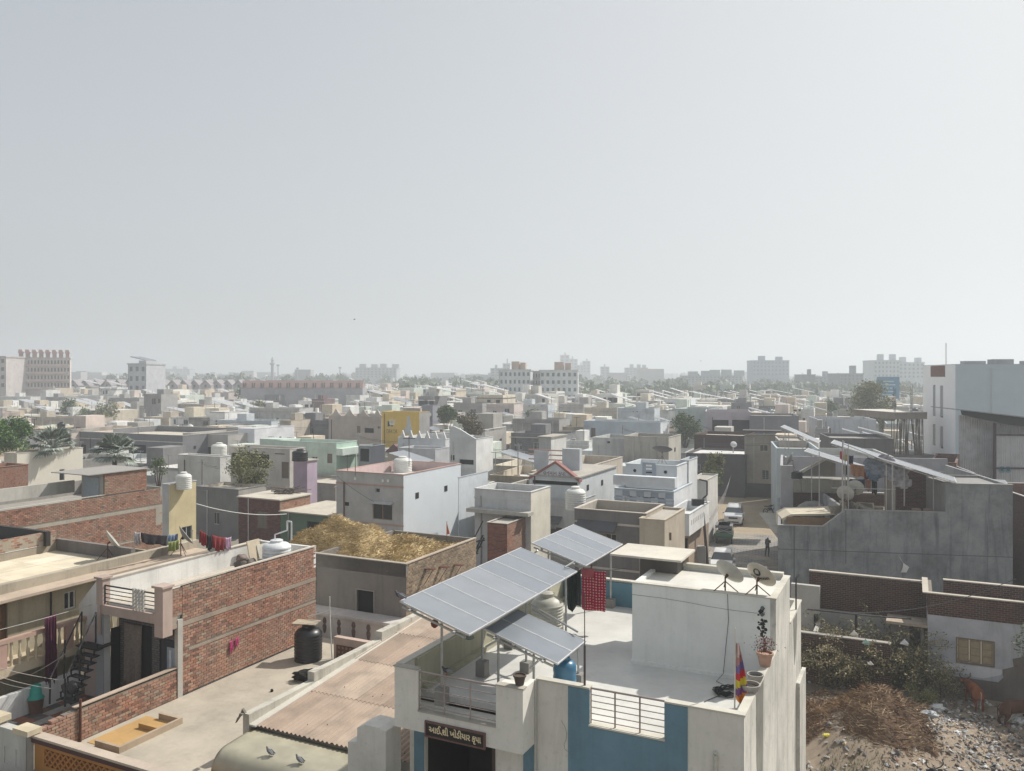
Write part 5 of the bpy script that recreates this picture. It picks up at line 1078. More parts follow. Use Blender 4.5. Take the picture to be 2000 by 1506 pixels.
# covered goods cart
q_ = SF.l(gp(1414, 1062)); e = empty('goods_cart', SF.w(q_.x, q_.y + .9), SF.rz, 'dark three-wheeled goods cart with a tarpaulin top between the two white cars', 'cart')
b = MB(); b.box(-.75, .75, -1.3, .9, .5, .9); b.box(-.62, .62, .9, 1.5, .4, 1.1); b.build('body', plain((0.05, 0.08, 0.06), .6), e)
b = MB(); b.box(-.75, .75, -1.3, .6, 1.62, 1.68); b.prism([(-.74, 1.5), (-.5, 1.68), (.5, 1.68), (.74, 1.5), (.74, 1.45), (-.74, 1.45)], -1.35, .9, 'y'); b.build('tarpaulin', plain((0.20, 0.20, 0.21), .7, 0, .4), e)
b = MB(); [b.tube((x, y, .9), (x, y, 1.6), .025) for x in (-.72, .72) for y in (-1.28, .55)]; b.tube((-.72, -1.3, .95), (.72, -1.3, 1.55), .02); b.tube((.72, -1.3, .95), (-.72, -1.3, 1.55), .02); b.tube((-.72, -1.3, 1.2), (.72, -1.3, 1.2), .02); b.build('frame', METAL, e)
b = MB(); b.box(-.7, .7, -1.34, -1.31, .75, 1.0); b.build('tailboard', plain((0.06, 0.16, 0.09), .6), e)
for x, y in ((-.65, -.8), (.65, -.8), (0, 1.2)): b = MB(Matrix.Translation((x, y, .28)) @ Matrix.Rotation(R(90), 4, 'Y')); b.lathe([(.28, -.07), (.28, .07)], n=16); b.build('wheel', BLACK, e)
def moto(label, p, rz):
    e = empty('motorcycle', p, rz, label, 'motorcycle', 'motorcycles parked by the lane')
    for x in (-.62, .62): 
        b = MB(Matrix.Translation((x, 0, .3)) @ Matrix.Rotation(R(90), 4, 'X')); b.lathe([(.24, -.05), (.3, -.04), (.3, .04), (.24, .05), (.2, .0)], n=18, capb=False, capt=False); b.lathe([(.05, -.06), (.05, .06)], n=8); b.build('wheel', BLACK, e)
    b = MB(); b.raw(*lump((.12, 0, .82), .2, 2, .1, 1, (1.3, .6, .6))); b.box(-.25, .2, -.12, .12, .35, .65); b.build('tank', plain((0.10, 0.015, 0.015) if 'red' in label else (.02, .02, .022), .3), e, smooth=True)
    b = MB(); b.box(-.7, -.05, -.12, .12, .76, .84); b.build('seat', BLACK, e); b = MB(); b.tube((.62, 0, .3), (.42, 0, .95), .03); b.tube((.4, -.32, 1.0), (.4, .32, 1.0), .02); b.tube((-.62, 0, .3), (-.1, 0, .5), .03); b.build('handlebar', METAL, e); return e
q_ = SF.l(gp(1504, 1003)); moto('black motorcycle standing across the right side of the lane', SF.w(q_.x, q_.y), SF.rz + R(40))
q_ = SF.l(gp(1385, 1100)); moto('black scooter parked in the shade at the left side of the lane', SF.w(q_.x - 3.6, q_.y - 2.5), SF.rz + R(10))
# person
def person(label, p, rz, shirt, trousers, skin=(0.16, 0.08, 0.05), phone=True):
    e = empty('person', p, rz, label, 'person')
    V = [(0, 0, .95), (0, .01, 1.15), (0, .02, 1.38), (0, .02, 1.5), (0, .04, 1.62), (.17, .0, 1.42), (.24, .06, 1.18), (.12, .2, 1.42), (-.17, .0, 1.42), (-.22, -.02, 1.15), (-.2, .05, .92), (.1, 0, .9), (.12, .03, .5), (.11, -.03, .09), (.11, .1, .04), (-.1, 0, .9), (-.12, -.04, .5), (-.13, -.1, .09), (-.13, .03, .04)]
    E = [(0, 1), (1, 2), (2, 3), (3, 4), (2, 5), (5, 6), (6, 7), (2, 8), (8, 9), (9, 10), (0, 11), (11, 12), (12, 13), (13, 14), (0, 15), (15, 16), (16, 17), (17, 18)]
    r = [(.16, .11), (.15, .10), (.17, .10), .055, .085, .06, .045, .035, .06, .045, .035, .09, .06, .042, .04, .09, .06, .042, .04]
    o = skinned('body', V, E, r, plain(skin, .7), e)
    me = o.data; me.materials.append(plain(shirt, .9, 0, .25)); me.materials.append(plain(trousers, .9)); me.materials.append(plain((.012, .01, .01), .8))
    for f in me.polygons:
        c = f.center; f.material_index = 1 if (.93 < c.z < 1.47 and not (c.y > .12 and c.z > 1.2)) else (2 if .1 < c.z <= .93 and abs(c.x) < .19 else (3 if c.z > 1.66 or (c.z > 1.58 and c.y < .02) or c.z < .08 else 0))
    return e
q_ = gp(1499, 1088); person('person in grey shirt and dark trousers standing in the lane, one hand at the face', q_, R(-60), (.10, .10, .11), (.03, .03, .035))
# ------------------------------------------------------------------ poles, lamps, wires
def pole(label, p, h, r=.09, m=None, lean=0, name='utility_pole', cat='pole', cross=True, group=None):
    e = empty(name, p, 0, label, cat, group); b = MB(); b.tube((0, 0, 0), (lean, 0, h), r, r * .7, n=8); b.build('shaft', m or plain((.10, .085, .075), .8, 0, .3), e)
    if cross: b = MB(); b.box(-.4 + lean, .4 + lean, -.04, .04, h - .3, h - .22); [b.lathe([(.03, 0), (.04, .06), (.02, .12)], c=(x + lean, 0, h - .22), n=8) for x in (-.35, .35)]; b.build('cross_arm', METAL, e)
    return e
q_ = gp(1383, 1118); Yp = q_.y; pole('dark leaning utility pole at the left side of the lane with a street lamp arm', q_, dp(1372, 975, Yp).z, .13, lean=-.45)
e = empty('street_lamp', dp(1372, 985, Yp), 0, 'angular black lamp bracket on top of the leaning pole', 'lamp'); b = MB(); b.path([(0, 0, 0), (.05, 0, .45), (.35, 0, .7), (.35, 0, 1.75), (-.25, 0, 1.9)], .06); b.build('arm', BLACK, e); b = MB(); b.box(-.8, .1, -.2, .2, -.1, .4); b.build('lamp_box', plain((.03, .03, .03), .6), e)
q_ = gp(1432, 960); pole('tall pale lamp pole standing at the far end of the lane', q_, dp(1432, 872, q_.y).z, .09, plain((.35, .34, .33), .6), name='lamp_pole', cat='lamp pole', cross=False)
e = empty('street_lamp', dp(1433, 868, q_.y), 0, 'white disc lamp head on the tall pale pole', 'lamp'); b = MB(Matrix.Rotation(R(60), 4, 'X')); b.lathe([(.05, .1), (.35, .06), (.42, 0), (.01, -.06)], n=20); b.build('reflector', plain((.75, .75, .73), .5), e)
for k in range(4):
    wire('one of the bundle of wires running from the lane pole to the lamp pole', dp(1385 + k * 6, 1012 - k * 3, 66), dp(1430, 925 - k * 3, q_.y), .4, .014, plain((.25, .24, .23), .7), group='wires over the lane')
pole('bare cement service pole standing against the white house wall', gp(848, 1075) - Vector((0, 1, 0)), dp(842, 1003, gp(848, 1075).y - 1).z, .1, plain((.22, .2, .18), .9), lean=-.1, cross=False)
e = empty('meter_box', dp(848, 1032, gp(848, 1075).y - 1.15), 0, 'pale blue wrapped box tied to the cement pole by the white house', 'box'); b = MB(); b.raw(*lump((0, 0, 0), .17, 2, .3, 4, (.8, .8, 1.3))); b.build('box', plain((.35, .52, .60), .7), e, smooth=True)
wire('wire sloping across the grey front of the white house', dp(658, 930, 61), dp(730, 980, 60.8), .1, .015)
wire('long pale wire crossing in front of the grey and brick houses', dp(383, 984, 52), dp(560, 1004, 58), .3, .03, plain((.5, .5, .48), .7))
wire('wire hanging over the rubbish plot', dp(1590, 1190, 33), dp(1985, 1130, 33), .6, .015)
# ================================================================== hand placed houses of the middle ground; sunlit sides often get a lighter wall colour
W_ = wallm
c_white = W_((0.70, 0.70, 0.68), .3); c_bwhite = W_((0.62, 0.66, 0.70), .22); c_grey = W_((0.36, 0.355, 0.35), .6); c_dgrey = W_((0.17, 0.17, 0.175), .6); c_stain = W_((0.42, 0.40, 0.36), .9)
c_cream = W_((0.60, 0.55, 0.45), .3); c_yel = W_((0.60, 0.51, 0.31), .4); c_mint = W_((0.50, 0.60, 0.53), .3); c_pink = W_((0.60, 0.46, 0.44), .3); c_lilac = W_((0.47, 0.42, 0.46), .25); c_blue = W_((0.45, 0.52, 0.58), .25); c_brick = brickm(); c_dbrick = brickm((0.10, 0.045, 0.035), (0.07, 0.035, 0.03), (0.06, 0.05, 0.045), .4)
FLOOR = W_((0.55, 0.50, 0.42), .35); FW = W_((.66, .65, .62), .4)
w1 = house('big plain two-storey house with shaded grey front, bright white side and pink roof parapet', 657, 788, 900, 928, 7.5, wall=W_((.50, .495, .48), .45, blot=.3), sidem=W_((.66, .70, .73), .12, blot=.06), inner=c_pink, coping=W_((.50, .33, .28), .3),  # front coloured greyer for shade, side whiter for sun
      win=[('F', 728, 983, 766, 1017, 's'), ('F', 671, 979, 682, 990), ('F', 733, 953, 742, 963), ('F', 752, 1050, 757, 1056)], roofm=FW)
for k, (qx, qy) in enumerate(((694, 934), (748, 938), (758, 938))): pp = w1.fr.P(qx, qy, y=0); b = MB(); b.box(pp.x - .09, pp.x + .09, -.04, .0, pp.z - .14, pp.z + .06); b.build('white_tile', plain((.8, .8, .78), .6), w1.e)
house('low white wall wing with a railing, right of the big plain white house', 895, 896, 953, 933, 6.2, wall=c_bwhite, deep=None, win=[], Y=64)
tank('white dome-topped tank on the back left of the big white house', w1.fr.w(1.2, w1.D - 1.2, w1.zr), .8, 1.3)
for k, (qx, qy, lab) in enumerate(((679, 903, 'left'), (694, 903, 'middle'), (799, 885, 'right'))):
    e = empty('aerial', dp(qx, qy + 18, 64 - k), 0, f'{lab} one of three dark television aerials on the big white house', 'aerial'); b = MB(); b.tube((0, 0, -.3), (0, 0, 1.3 + .6 * (k == 2)), .03); b.tube((-.45, 0, 1.2 + .6 * (k == 2)), (.45, .1, 1.2 + .6 * (k == 2)), .03); b.build('mast', plain((.12, .1, .09), .7), e)
h = house('small grey stained one-storey house with a double door and a tiled sunshade', 845, 932, 955, 981, 4.3, wall=W_((.42, .41, .39), .8), roofm=FLOOR, par=.3, win=[('F', 895, 1018, 912, 1052), ('F', 848, 1015, 867, 1073, 'd')])
q0, q1 = h.fr.P(840, 1000, y=0), h.fr.P(902, 1004, y=0); b = MB(); b.prism([(-.9, q0.z - .1), (-.9, q0.z), (0, q0.z + .55), (0, q0.z + .45)], max(0, q0.x), q1.x, 'x'); b.build('sunshade', W_((.16, .155, .15), .4), h.e)
h = house('white house with a stained upper band and an overhanging slab, beside the brick box', 927, 1037, 1075, 962, 6.3, wall=W_((.60, .61, .61), .45), sidem=W_((.74, .70, .60), .2), par=.5, Y=58, win=[('F', 1004, 1008, 1022, 1030)])
q0, q1 = h.fr.P(922, 992, y=0), h.fr.P(1042, 1000, y=0); b = MB(); b.box(q0.x, q1.x, -.9, 0, q0.z - .15, q0.z + .1); b.build('slab', W_((.5, .48, .43), .8), h.e)
bk = house('bare red brick box room with a pale capping, in front of the white stained house', 952, 990, 1032, 1024, 4.9, wall=BRICKD, sidem=MORTAR, par=.05, name='brick_room', cat='brick room', coping=W_((.55, .5, .45), .3))
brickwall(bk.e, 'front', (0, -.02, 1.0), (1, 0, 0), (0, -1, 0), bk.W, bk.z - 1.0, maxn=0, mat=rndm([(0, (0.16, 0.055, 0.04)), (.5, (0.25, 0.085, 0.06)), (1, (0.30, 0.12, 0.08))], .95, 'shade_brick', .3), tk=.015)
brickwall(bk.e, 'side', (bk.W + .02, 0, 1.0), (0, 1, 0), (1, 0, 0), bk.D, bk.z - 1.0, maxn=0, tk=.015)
e = empty('steel_stair', bk.fr.w(-2.2, .3, 0), bk.fr.rz, 'dark outdoor steel stair left of the brick box room', 'stair'); b = MB(); b.tube((-.2, 0, .5), (1.6, .2, 3.9), .06); b.tube((-.2, 0, 1.5), (1.6, .2, 4.9), .04); b.tube((.3, -.8, .5), (2.1, -.6, 3.9), .06); [b.box(-.1 + k * .26, .3 + k * .26, -.8, 0, .7 + k * .48, .75 + k * .48) for k in range(7)]; b.build('flight', BLACK, e)
h = house('dark grey concrete house with black sunshade and lit concrete side wall, by the lane', 1122, 1262, 1297, 1004, 6.2, wall=W_((.20, .19, .185), .55), sidem=W_((.42, .36, .29), .55, blot=.3), par=.7, inner=W_((.36, .33, .29), .6), roofm=FLOOR, coping=W_((.55, .5, .43), .4), win=[('F', 1183, 1042, 1204, 1066)])  # sunlight put into the side's colour, shade into the front's
q0, q1 = h.fr.P(1129, 1021, y=0), h.fr.P(1206, 1027, y=0); b = MB(); b.prism([(-.75, q0.z - .35), (-.75, q0.z - .25), (0, q0.z + .25), (0, q0.z + .15)], q0.x, q1.x, 'x'); b.build('sunshade', W_((.10, .10, .105), .4), h.e)
hw8 = h
house('cream concrete annex with a narrow slot window beside the dark grey house', 1297, 1298, 1323, 1017, 5.6, wall=W_((.50, .43, .34), .5), Y=50.5, deep=5, wide=1.6, win=[('F', 1306, 1040, 1311, 1056)], par=.1)
tank('white tank wrapped at the top between the white and dark grey houses', dp(1124, 995, 58), .72, 1.6, TANKW, 8)
h = house('long low white house with a grey tiled awning left of the dark grey house', 1042, 1128, 1135, 980, 5.2, wall=W_((.55, .55, .54), .4), par=.3, deep=4, win=[('F', 1085, 1030, 1098, 1058, 'd')])
for (a0, c0, a1, c1) in ((1035, 1010, 1098, 1014), (1030, 1035, 1095, 1038)):
    q0, q1 = h.fr.P(a0, c0, y=0), h.fr.P(a1, c1, y=0); b = MB(); b.prism([(-.8, q0.z - .25), (-.8, q0.z - .17), (0, q0.z + .25), (0, q0.z + .17)], q0.x, q1.x, 'x'); b.build('sunshade', W_((.13, .13, .13), .6), h.e)
h = house('cream parapet house with four small vent holes in its wall, below the gabled house', 940, 1040, 1120, 968, 5.6, wall=W_((.55, .52, .46), .6), inner=c_stain, par=1.1, roofm=FLOOR, Y=63)
# gabled sign house
h = house('pale house with a red-edged gable carrying a small sign, and square columns on its roof', 1034, 1130, 1140, 934, 7.0, wall=W_((.58, .60, .61), .25), par=.0, win=[('F', 1040, 937, 1128, 950, 'o')], deep=9)
q0, q1, q2 = h.fr.P(1036, 934, y=0), h.fr.P(1130, 936, y=0), h.fr.P(1085, 905, y=0)
b = MB(); b.prism([(q0.x, q0.z), (q1.x, q0.z), (q2.x, q2.z)], 0, .3, 'y'); gb = b.build('gable', W_((.60, .62, .63), .2), h.e)
b = MB(); b.prism([(q2.x, q2.z), (q1.x + .1, q0.z - .1), (q1.x + .1, q0.z + .1), (q2.x, q2.z + .2)], -.1, .5, 'y'); b.prism([(q2.x, q2.z), (q2.x, q2.z + .2), (q0.x - .1, q0.z + .1), (q0.x - .1, q0.z - .1)], -.1, .5, 'y'); b.build('gable_edge', W_((.30, .14, .125), .4), gb)
text_mesh('હનુમાન કૃપા', .5, plain((.2, .12, .12), .7), gb, (q2.x - .1, -.02, (q0.z + q2.z) / 2 - .15), width=1.9)
for (a0, a1, yt) in ((1043, 1070, 880), (1098, 1132, 876)):
    q0, q1 = h.fr.P(a0, yt, y=4), h.fr.P(a1, yt, y=4); b = MB(); b.box(q0.x, q1.x, 4, 4.6, 7, q0.z); b.build('roof_pier', W_((.50, .52, .54), .2), h.e)
q0, q1 = h.fr.P(1074, 900, y=4.2), h.fr.P(1130, 896, y=4.2)
for zz in (.9, 1.3, 1.7): b = MB(); b.box(q0.x - 2, q1.x - .5, 4.2, 4.3, 6.9 + zz, 7.0 + zz); b.build('roof_rail', plain((.5, .3, .27), .7), h.e)
house('tall white roof room with moulded panels behind the gabled house', 1052, 1076, 1106, 855, 9.0, wall=W_((.46, .47, .46), .5), sidem=W_((.70, .70, .67), .5), par=0.0)
house('cream walled long house with a stained retaining wall, running back from the gabled house', 1130, 1131, 1216, 917, 6.6, wall=W_((.56, .50, .42), .5), wide=4, Y=70)
h = house('white house front with pointed parapets left of the heart shaped gable', 777, 870, 885, 858, 7.4, wall=W_((.66, .67, .68), .2), par=.7, deep=7)
for k in range(6): q0 = h.fr.P(786 + k * 16, 850, y=0); b = MB(); b.prism([(q0.x - .35, 7.4), (q0.x + .35, 7.4), (q0.x, 8.3)], 0, .2, 'y'); b.build('parapet_spike', c_white, h.e)
h = house('tall white house with a curved shoulder gable and a bright side wall', 878, 930, 963, 858, 8.2, wall=W_((.58, .595, .60), .15), sidem=W_((.78, .78, .76), .08), par=.3, win=[('F', 880, 888, 888, 900), ('F', 897, 897, 925, 908, 'o')])  # side given a brighter white than the front, as if sunlit
q0, q1, q2 = h.fr.P(880, 858, y=0), h.fr.P(926, 858, y=0), h.fr.P(893, 833, y=0)
b = MB(); b.prism([(0, 8.2), (h.W, 8.2), (h.W * .75, 8.6), (h.W * .4, q2.z - .3), (h.W * .15, q2.z), (0, q2.z)], 0, .25, 'y'); b.build('gable', W_((.58, .595, .60), .15), h.e)
house('small white house with a red window hood and blotched parapet, behind the big white house', 779, 850, 878, 878, 6.8, wall=W_((.55, .56, .58), .4), win=[('F', 806, 894, 816, 902)], par=.5)
h = house('maroon canopied porch house left of the pointed white parapets', 757, 786, 800, 885, 5.4, wall=W_((.60, .50, .42), .4), par=0.0); b = MB(); b.prism([(-.3, 5.4), (h.W + .3, 5.4), (h.W * .5, 6.5)], -.3, 3, 'y'); b.build('hip_roof', plain((.20, .10, .10), .8), h.e)
# yellow painted wall with crown
h = house('tall wall painted mustard yellow with a pale crown and faded letters', 746, 819, 822, 806, 9.3, wall=W_((.66, .46, .11), .3, blot=.12), sidem=c_grey, par=.3, deep=3)
q0, q1 = h.fr.P(755, 812, y=0), h.fr.P(777, 831, y=0); cx_ = (q0.x + q1.x) / 2
b = MB(); zz = q1.z
b.box(cx_ - .45, cx_ + .45, -.03, -.002, zz, zz + .16); [b.prism([(cx_ + dx - .1, zz + .16), (cx_ + dx + .1, zz + .16), (cx_ + dx * 1.25 + .05, zz + .95 + .2 * (dx == 0)), (cx_ + dx * 1.25 - .05, zz + .95 + .2 * (dx == 0))], -.03, -.002, 'y') for dx in (-.4, -.2, 0, .2, .4)]; b.build('crown', plain((.70, .64, .50), .8), h.e)
q0, q1 = h.fr.P(755, 838, y=0), h.fr.P(776, 848, y=0); text_mesh('DEKOR', .9, plain((.12, .09, .07), .8), h.e, ((q0.x + q1.x) / 2, -.012, (q0.z + q1.z) / 2), width=q1.x - q0.x)
q0, q1 = h.fr.P(789, 812, y=0), h.fr.P(806, 850, y=0); b = MB(); xc_ = (q0.x + q1.x) / 2; b.prism([(q0.x, q1.z), (q1.x, q1.z), (q1.x - .1, q1.z + 1.0), (xc_ + .5, q1.z + 1.2), (xc_ + .25, q0.z), (xc_ - .15, q0.z), (xc_ - .3, q1.z + 1.3), (q0.x + .1, q1.z + .9)], -.01, -.003, 'y'); b.build('faded_picture', W_((.48, .52, .55), .4), h.e)
h = house('grey blue house with an outside stair slab, right of the yellow wall', 824, 845, 860, 792, 9, wall=W_((.28, .28, .32), .3), par=.3)
q0, q1 = h.fr.P(822, 828, y=-.3), h.fr.P(842, 806, y=-.3); b = MB(); b.prism([(q0.x, q0.z), (q1.x, q1.z), (q1.x, q1.z - .6), (q0.x, q0.z - .6)], -.9, 0, 'y'); b.build('stair_flight', c_grey, h.e)
h = house('brown trimmed house with scalloped arches along its parapet, left of the yellow wall', 642, 745, 748, 815, 8.2, wall=W_((.45, .40, .36), .3), par=.6, deep=8, win=[('F', 697, 832, 704, 846, 'd'), ('F', 712, 836, 730, 846, 'o'), ('F', 737, 832, 743, 838)])
for k in range(4): q0 = h.fr.P(656 + k * 27, 812, y=0); b = MB(); b.prism([(q0.x - 1.2, 8.2), (q0.x + 1.2, 8.2), (q0.x + .5, 8.7), (q0.x, 9.5), (q0.x - .5, 8.7)], 0, .15, 'y'); b.build('scallop', W_((.5, .45, .4), .3), h.e)
# mint house
h = house('mint green house with a white canopied side porch', 545, 657, 697, 866, 7, wall=c_mint, sidem=W_((.46, .60, .50), .15), par=.7, win=[('F', 609, 892, 620, 901, 'w'), ('F', 639, 886, 649, 905, 'd')], roofm=FW)
b = MB(); b.box(h.W, h.W + .9, 0, h.D, 5.6, 6.4); b.build('canopy', W_((.62, .70, .64), .1), h.e)
b = MB(); b.box(-4.5, 0, 1.5, h.D, 0, 7.0); b.build('rear_wing', c_mint, h.e)
e = tank('black tank on the lilac walled terrace of the mint house', dp(586, 900, 78), .75, 1.1, TANKB, 4)
h = house('lilac painted roof room under a black tank, beside the mint house', 573, 600, 609, 901, 6.5, wall=W_((.50, .40, .49), .3), par=.0, Y=80)
house('dark blue grey building with glazed upper floor and pipes, right of the mint house', 700, 724, 752, 872, 6.7, wall=W_((.30, .33, .34), .3), sidem=W_((.10, .11, .13), .3), par=.4, win=[('F', 703, 876, 721, 902, 'o')])
# left side
house('smooth cream house with one shuttered window behind the long brick house', 8, 33, 162, 886, 6.8, wall=c_cream, sidem=W_((.70, .66, .57), .12, blot=.08), par=.5, win=[('S', 116, 917, 126, 938)], Y=84)  # side is a lighter cream to show it lit
h = house('brick stub house at the left picture edge', -60, -20, 55, 915, 7.6, Y=62, wall=c_brick, sidem=c_brick, par=.2)
h = house('long grey unfinished building with open bays between square pillars', 148, 357, 360, 851, 6.2, wall=W_((.20, .20, .21), .3), par=.9, deep=16, roofm=FLOOR, win=[('F', 156, 868, 168, 907, 'o'), ('F', 255, 868, 285, 905, 'o'), ('F', 312, 870, 353, 905, 'o')], coping=W_((.6, .57, .5), .3), yaw=24)
house('pale grey wall wing continuing right of the unfinished building', 357, 445, 447, 850, 6.2, wall=W_((.47, .45, .42), .3), Y=122, deep=9, win=[('F', 385, 872, 420, 890, 'o')])  # paler colour than the dark shaded front, as the lit part
house('bright white box house in front of the grey rows, centre left', 465, 497, 498, 838, 6.5, wall=W_((.78, .79, .82), .05), Y=125, deep=9)
h = house('yellow washed house with a pale blue corner, behind the long brick house', 317, 330, 383, 947, 7.2, yaw=26, wall=W_((.50, .52, .54), .2), sidem=c_yel, par=.4, Y=58, win=[('S', 355, 1030, 375, 1052)])
tank('white tank with a bright blue wrapped pipe on the yellow washed house', h.fr.w(1.0, 1.0, h.zr), .55, 1.2)
h5 = house('plain dark grey one-storey house with one small window, left of the dark red brick front', 383, 466, 520, 957, 4.5, wall=W_((.23, .225, .22), .35), sidem=c_stain, par=.25, roofm=FLOOR, win=[('F', 417, 1000, 428, 1025)], inner=FLOOR)
h6 = house('dark red brick house front with an open shuttered window and a green fascia shed', 466, 546, 606, 978, 4.5, wall=W_((.15, .08, .07), .5), sidem=MORTAR, par=.0, roofm=FLOOR, win=[('F', 505, 1003, 519, 1031)])
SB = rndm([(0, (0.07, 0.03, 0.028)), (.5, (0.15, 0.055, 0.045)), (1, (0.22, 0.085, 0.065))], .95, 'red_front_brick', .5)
wf = h6.fr.P(505, 1003, y=0); wt = h6.fr.P(519, 1031, y=0)
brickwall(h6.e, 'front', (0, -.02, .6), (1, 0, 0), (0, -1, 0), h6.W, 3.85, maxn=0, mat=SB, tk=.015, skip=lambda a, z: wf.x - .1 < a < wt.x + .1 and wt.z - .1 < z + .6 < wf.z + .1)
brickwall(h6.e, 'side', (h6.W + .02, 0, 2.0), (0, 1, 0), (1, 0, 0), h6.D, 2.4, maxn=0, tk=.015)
h = house('green walled open shed with grey slab roof between brick front and white house', 548, 660, 662, 1010, 3.4, Y=66, wall=W_((.12, .18, .13), .3), par=0.0, deep=6, win=[('F', 600, 1018, 645, 1060, 'o')], roofm=FLOOR)
e = empty('firewood', h6.fr.w(2.6, 3.2, 4.6), 0, 'untidy pile of sticks and dark planks on the flat roof behind the red brick front', 'firewood'); b = MB()
for k in range(34): a = random.random() * 3.14; c0 = Vector((random.uniform(-.9, .9), random.uniform(-.5, .5), random.random() * .5)); d = Vector((math.cos(a), math.sin(a) * .5, random.uniform(-.2, .3))) * random.uniform(.5, 1.3); b.tube(c0 - d, c0 + d, .05, .03, n=4, r=random.random())
b.build('sticks', rndm([(0, (.05, .04, .035)), (1, (.25, .2, .16))], .9, 'stick'), e, kind='stuff')
house('low grey house with parapet roofs behind the stick pile', 480, 655, 657, 946, 3.9, wall=W_((.36, .34, .32), .6), par=.3, deep=6, roofm=FLOOR, Y=88)
h = house('cream low house with a long dark opening behind the small tree', 447, 566, 569, 878, 5.2, Y=88, wall=W_((.56, .53, .48), .3), par=.3, deep=2.5, win=[('F', 452, 884, 526, 915, 'o'), ('F', 536, 884, 556, 888, 'o'), ('F', 550, 902, 564, 935, 'd')])
house('white house with a moulded parapet and round tank, left of the small tree', 347, 430, 440, 893, 6.0, Y=86, wall=W_((.66, .65, .62), .4), par=.5)
tank('white round tank on the moulded parapet house left of the small tree', dp(428, 890, 90), .85, 1.4)
# lane left: white and blue striped house
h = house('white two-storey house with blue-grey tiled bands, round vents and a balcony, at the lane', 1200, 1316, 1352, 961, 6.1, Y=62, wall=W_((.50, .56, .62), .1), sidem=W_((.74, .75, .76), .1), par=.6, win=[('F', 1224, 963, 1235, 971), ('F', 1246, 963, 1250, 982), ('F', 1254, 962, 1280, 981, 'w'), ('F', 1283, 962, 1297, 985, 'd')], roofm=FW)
tmat = rndm([(0, (.32, .37, .44)), (.5, (.40, .46, .53)), (.51, (.62, .65, .68)), (1, (.58, .62, .66))], .6, 'facade_tile', .08, const=False)
k = 0
for j, zz in enumerate((5.2, 5.65)):
    x = .1
    while x < h.W - .3:
        if zz > 5 : b = MB(); b.box(x, min(h.W - .05, x + .55), -.025, -.002, zz, zz + .4, r=((k + j) % 2) * .9 + .05); b.build('facade_tile', tmat, h.e)
        x += .57; k += 1
q0, q1 = h.fr.P(1200, 940, y=-.4), h.fr.P(1320, 953, y=-.4); b = MB(); b.box(q0.x, q1.x, -.7, 0, q1.z, q1.z + .75); b.build('balcony_band', W_((.66, .68, .70), .1), h.e)
up = house('upper white storey with two round vents and a slotted grey panel over the tiled bands', 1222, 1322, 1346, 911, 8.35, Y=64, wall=W_((.62, .66, .68), .08), sidem=W_((.76, .77, .78), .08), par=.6, z0=6.0, roofm=FW, name='house_upper_storey', cat='upper storey')
for (qx, qy) in ((1240, 919), (1300, 922)): q0 = up.fr.P(qx, qy, y=0); b = MB(Matrix.Translation((q0.x, 0, q0.z)) @ Matrix.Rotation(R(90), 4, 'X')); b.lathe([(.22, 0), (.22, .03)], n=16, m=0); b.lathe([(.13, 0), (.13, .045)], n=12, m=1); b.build('round_vent', [plain((.6, .6, .6), .6), DARK], up.e)
q0, q1 = up.fr.P(1255, 903, y=0), up.fr.P(1281, 940, y=0); b = MB(); b.box(q0.x, q1.x, -.06, 0, q1.z, q0.z); sp_ = b.build('slotted_panel', W_((.36, .40, .46), .1), up.e)
for k in range(4): b = MB(); zz = q0.z - .3 - k * .26; b.box(q0.x + .3, q1.x - .3, -.075, -.06, zz, zz + (.14 if k < 2 else .1)); b.build('slot', plain((.8, .8, .78), .6) if k != 2 else DARK, sp_)
e = dish('dark dish lying back on the roof of the tiled house', up.fr.w(up.W - 1.6, 1.5, 7.9), 20, 70, 1.6, plain((.10, .10, .11), .6), .8)
tw = house('tall narrow white stair tower with slot windows, behind the tiled house', 1329, 1345, 1362, 900, 8.9, Y=67, wall=W_((.58, .62, .66), .1), sidem=W_((.76, .77, .77), .05), par=.3, win=[('F', 1334, 905, 1338, 918)])
bl = house('white balcony block with small slots over a sandy shed roof, beside the lane', 1298, 1346, 1385, 1005, 4.9, Y=58, wall=W_((.66, .68, .69), .1), sidem=W_((.80, .79, .76), .15), par=.7, z0=3.6, name='balcony_block', cat='balcony', roofm=FW)
for k in range(8): b = MB(); b.box(bl.W - .002, bl.W + .012, .6 + k * .55, .75 + k * .55, 4.3, 4.65); b.build('slot', plain((.45, .45, .44), .7), bl.e)
sh = house('low shed below the white balcony with a sagging sandy roof and clutter', 1320, 1345, 1384, 1040, 3.1, Y=60, wall=W_((.40, .30, .22), .6), par=.0, roofm=W_((.55, .47, .36), .3), name='shed', cat='shed', win=[('F', 1326, 1050, 1343, 1085, 'o')])
e = empty('gate_wall', gp(1352, 1118), SF.rz, 'pale gate pillar and iron gate left of the leaning pole', 'gate'); b = MB(); b.box(0, 1.0, 0, .6, 0, 2.0); b.build('pillar', c_grey, e); b = MB(); [b.tube((-1.8 + k * .2, .2, 0), (-1.8 + k * .2, .2, 1.9), .03) for k in range(9)]; b.tube((-1.9, .2, 1.9), (0, .2, 1.9), .04); b.build('bars', BLACK, e)
house('white compound wall and slab rising left of the parked silver car', 1379, 1380, 1402, 938, 5.6, Y=72, wall=W_((.55, .54, .5), .4), sidem=W_((.7, .68, .64), .3), wide=1.5, par=.1)
h = house('long weathered grey concrete wall house with rain streaks, behind the tiled house', 1218, 1306, 1330, 855, 9.6, Y=88, wall=W_((.42, .40, .36), .95, streak=1.2), sidem=W_((.52, .49, .43), .6), par=.5)
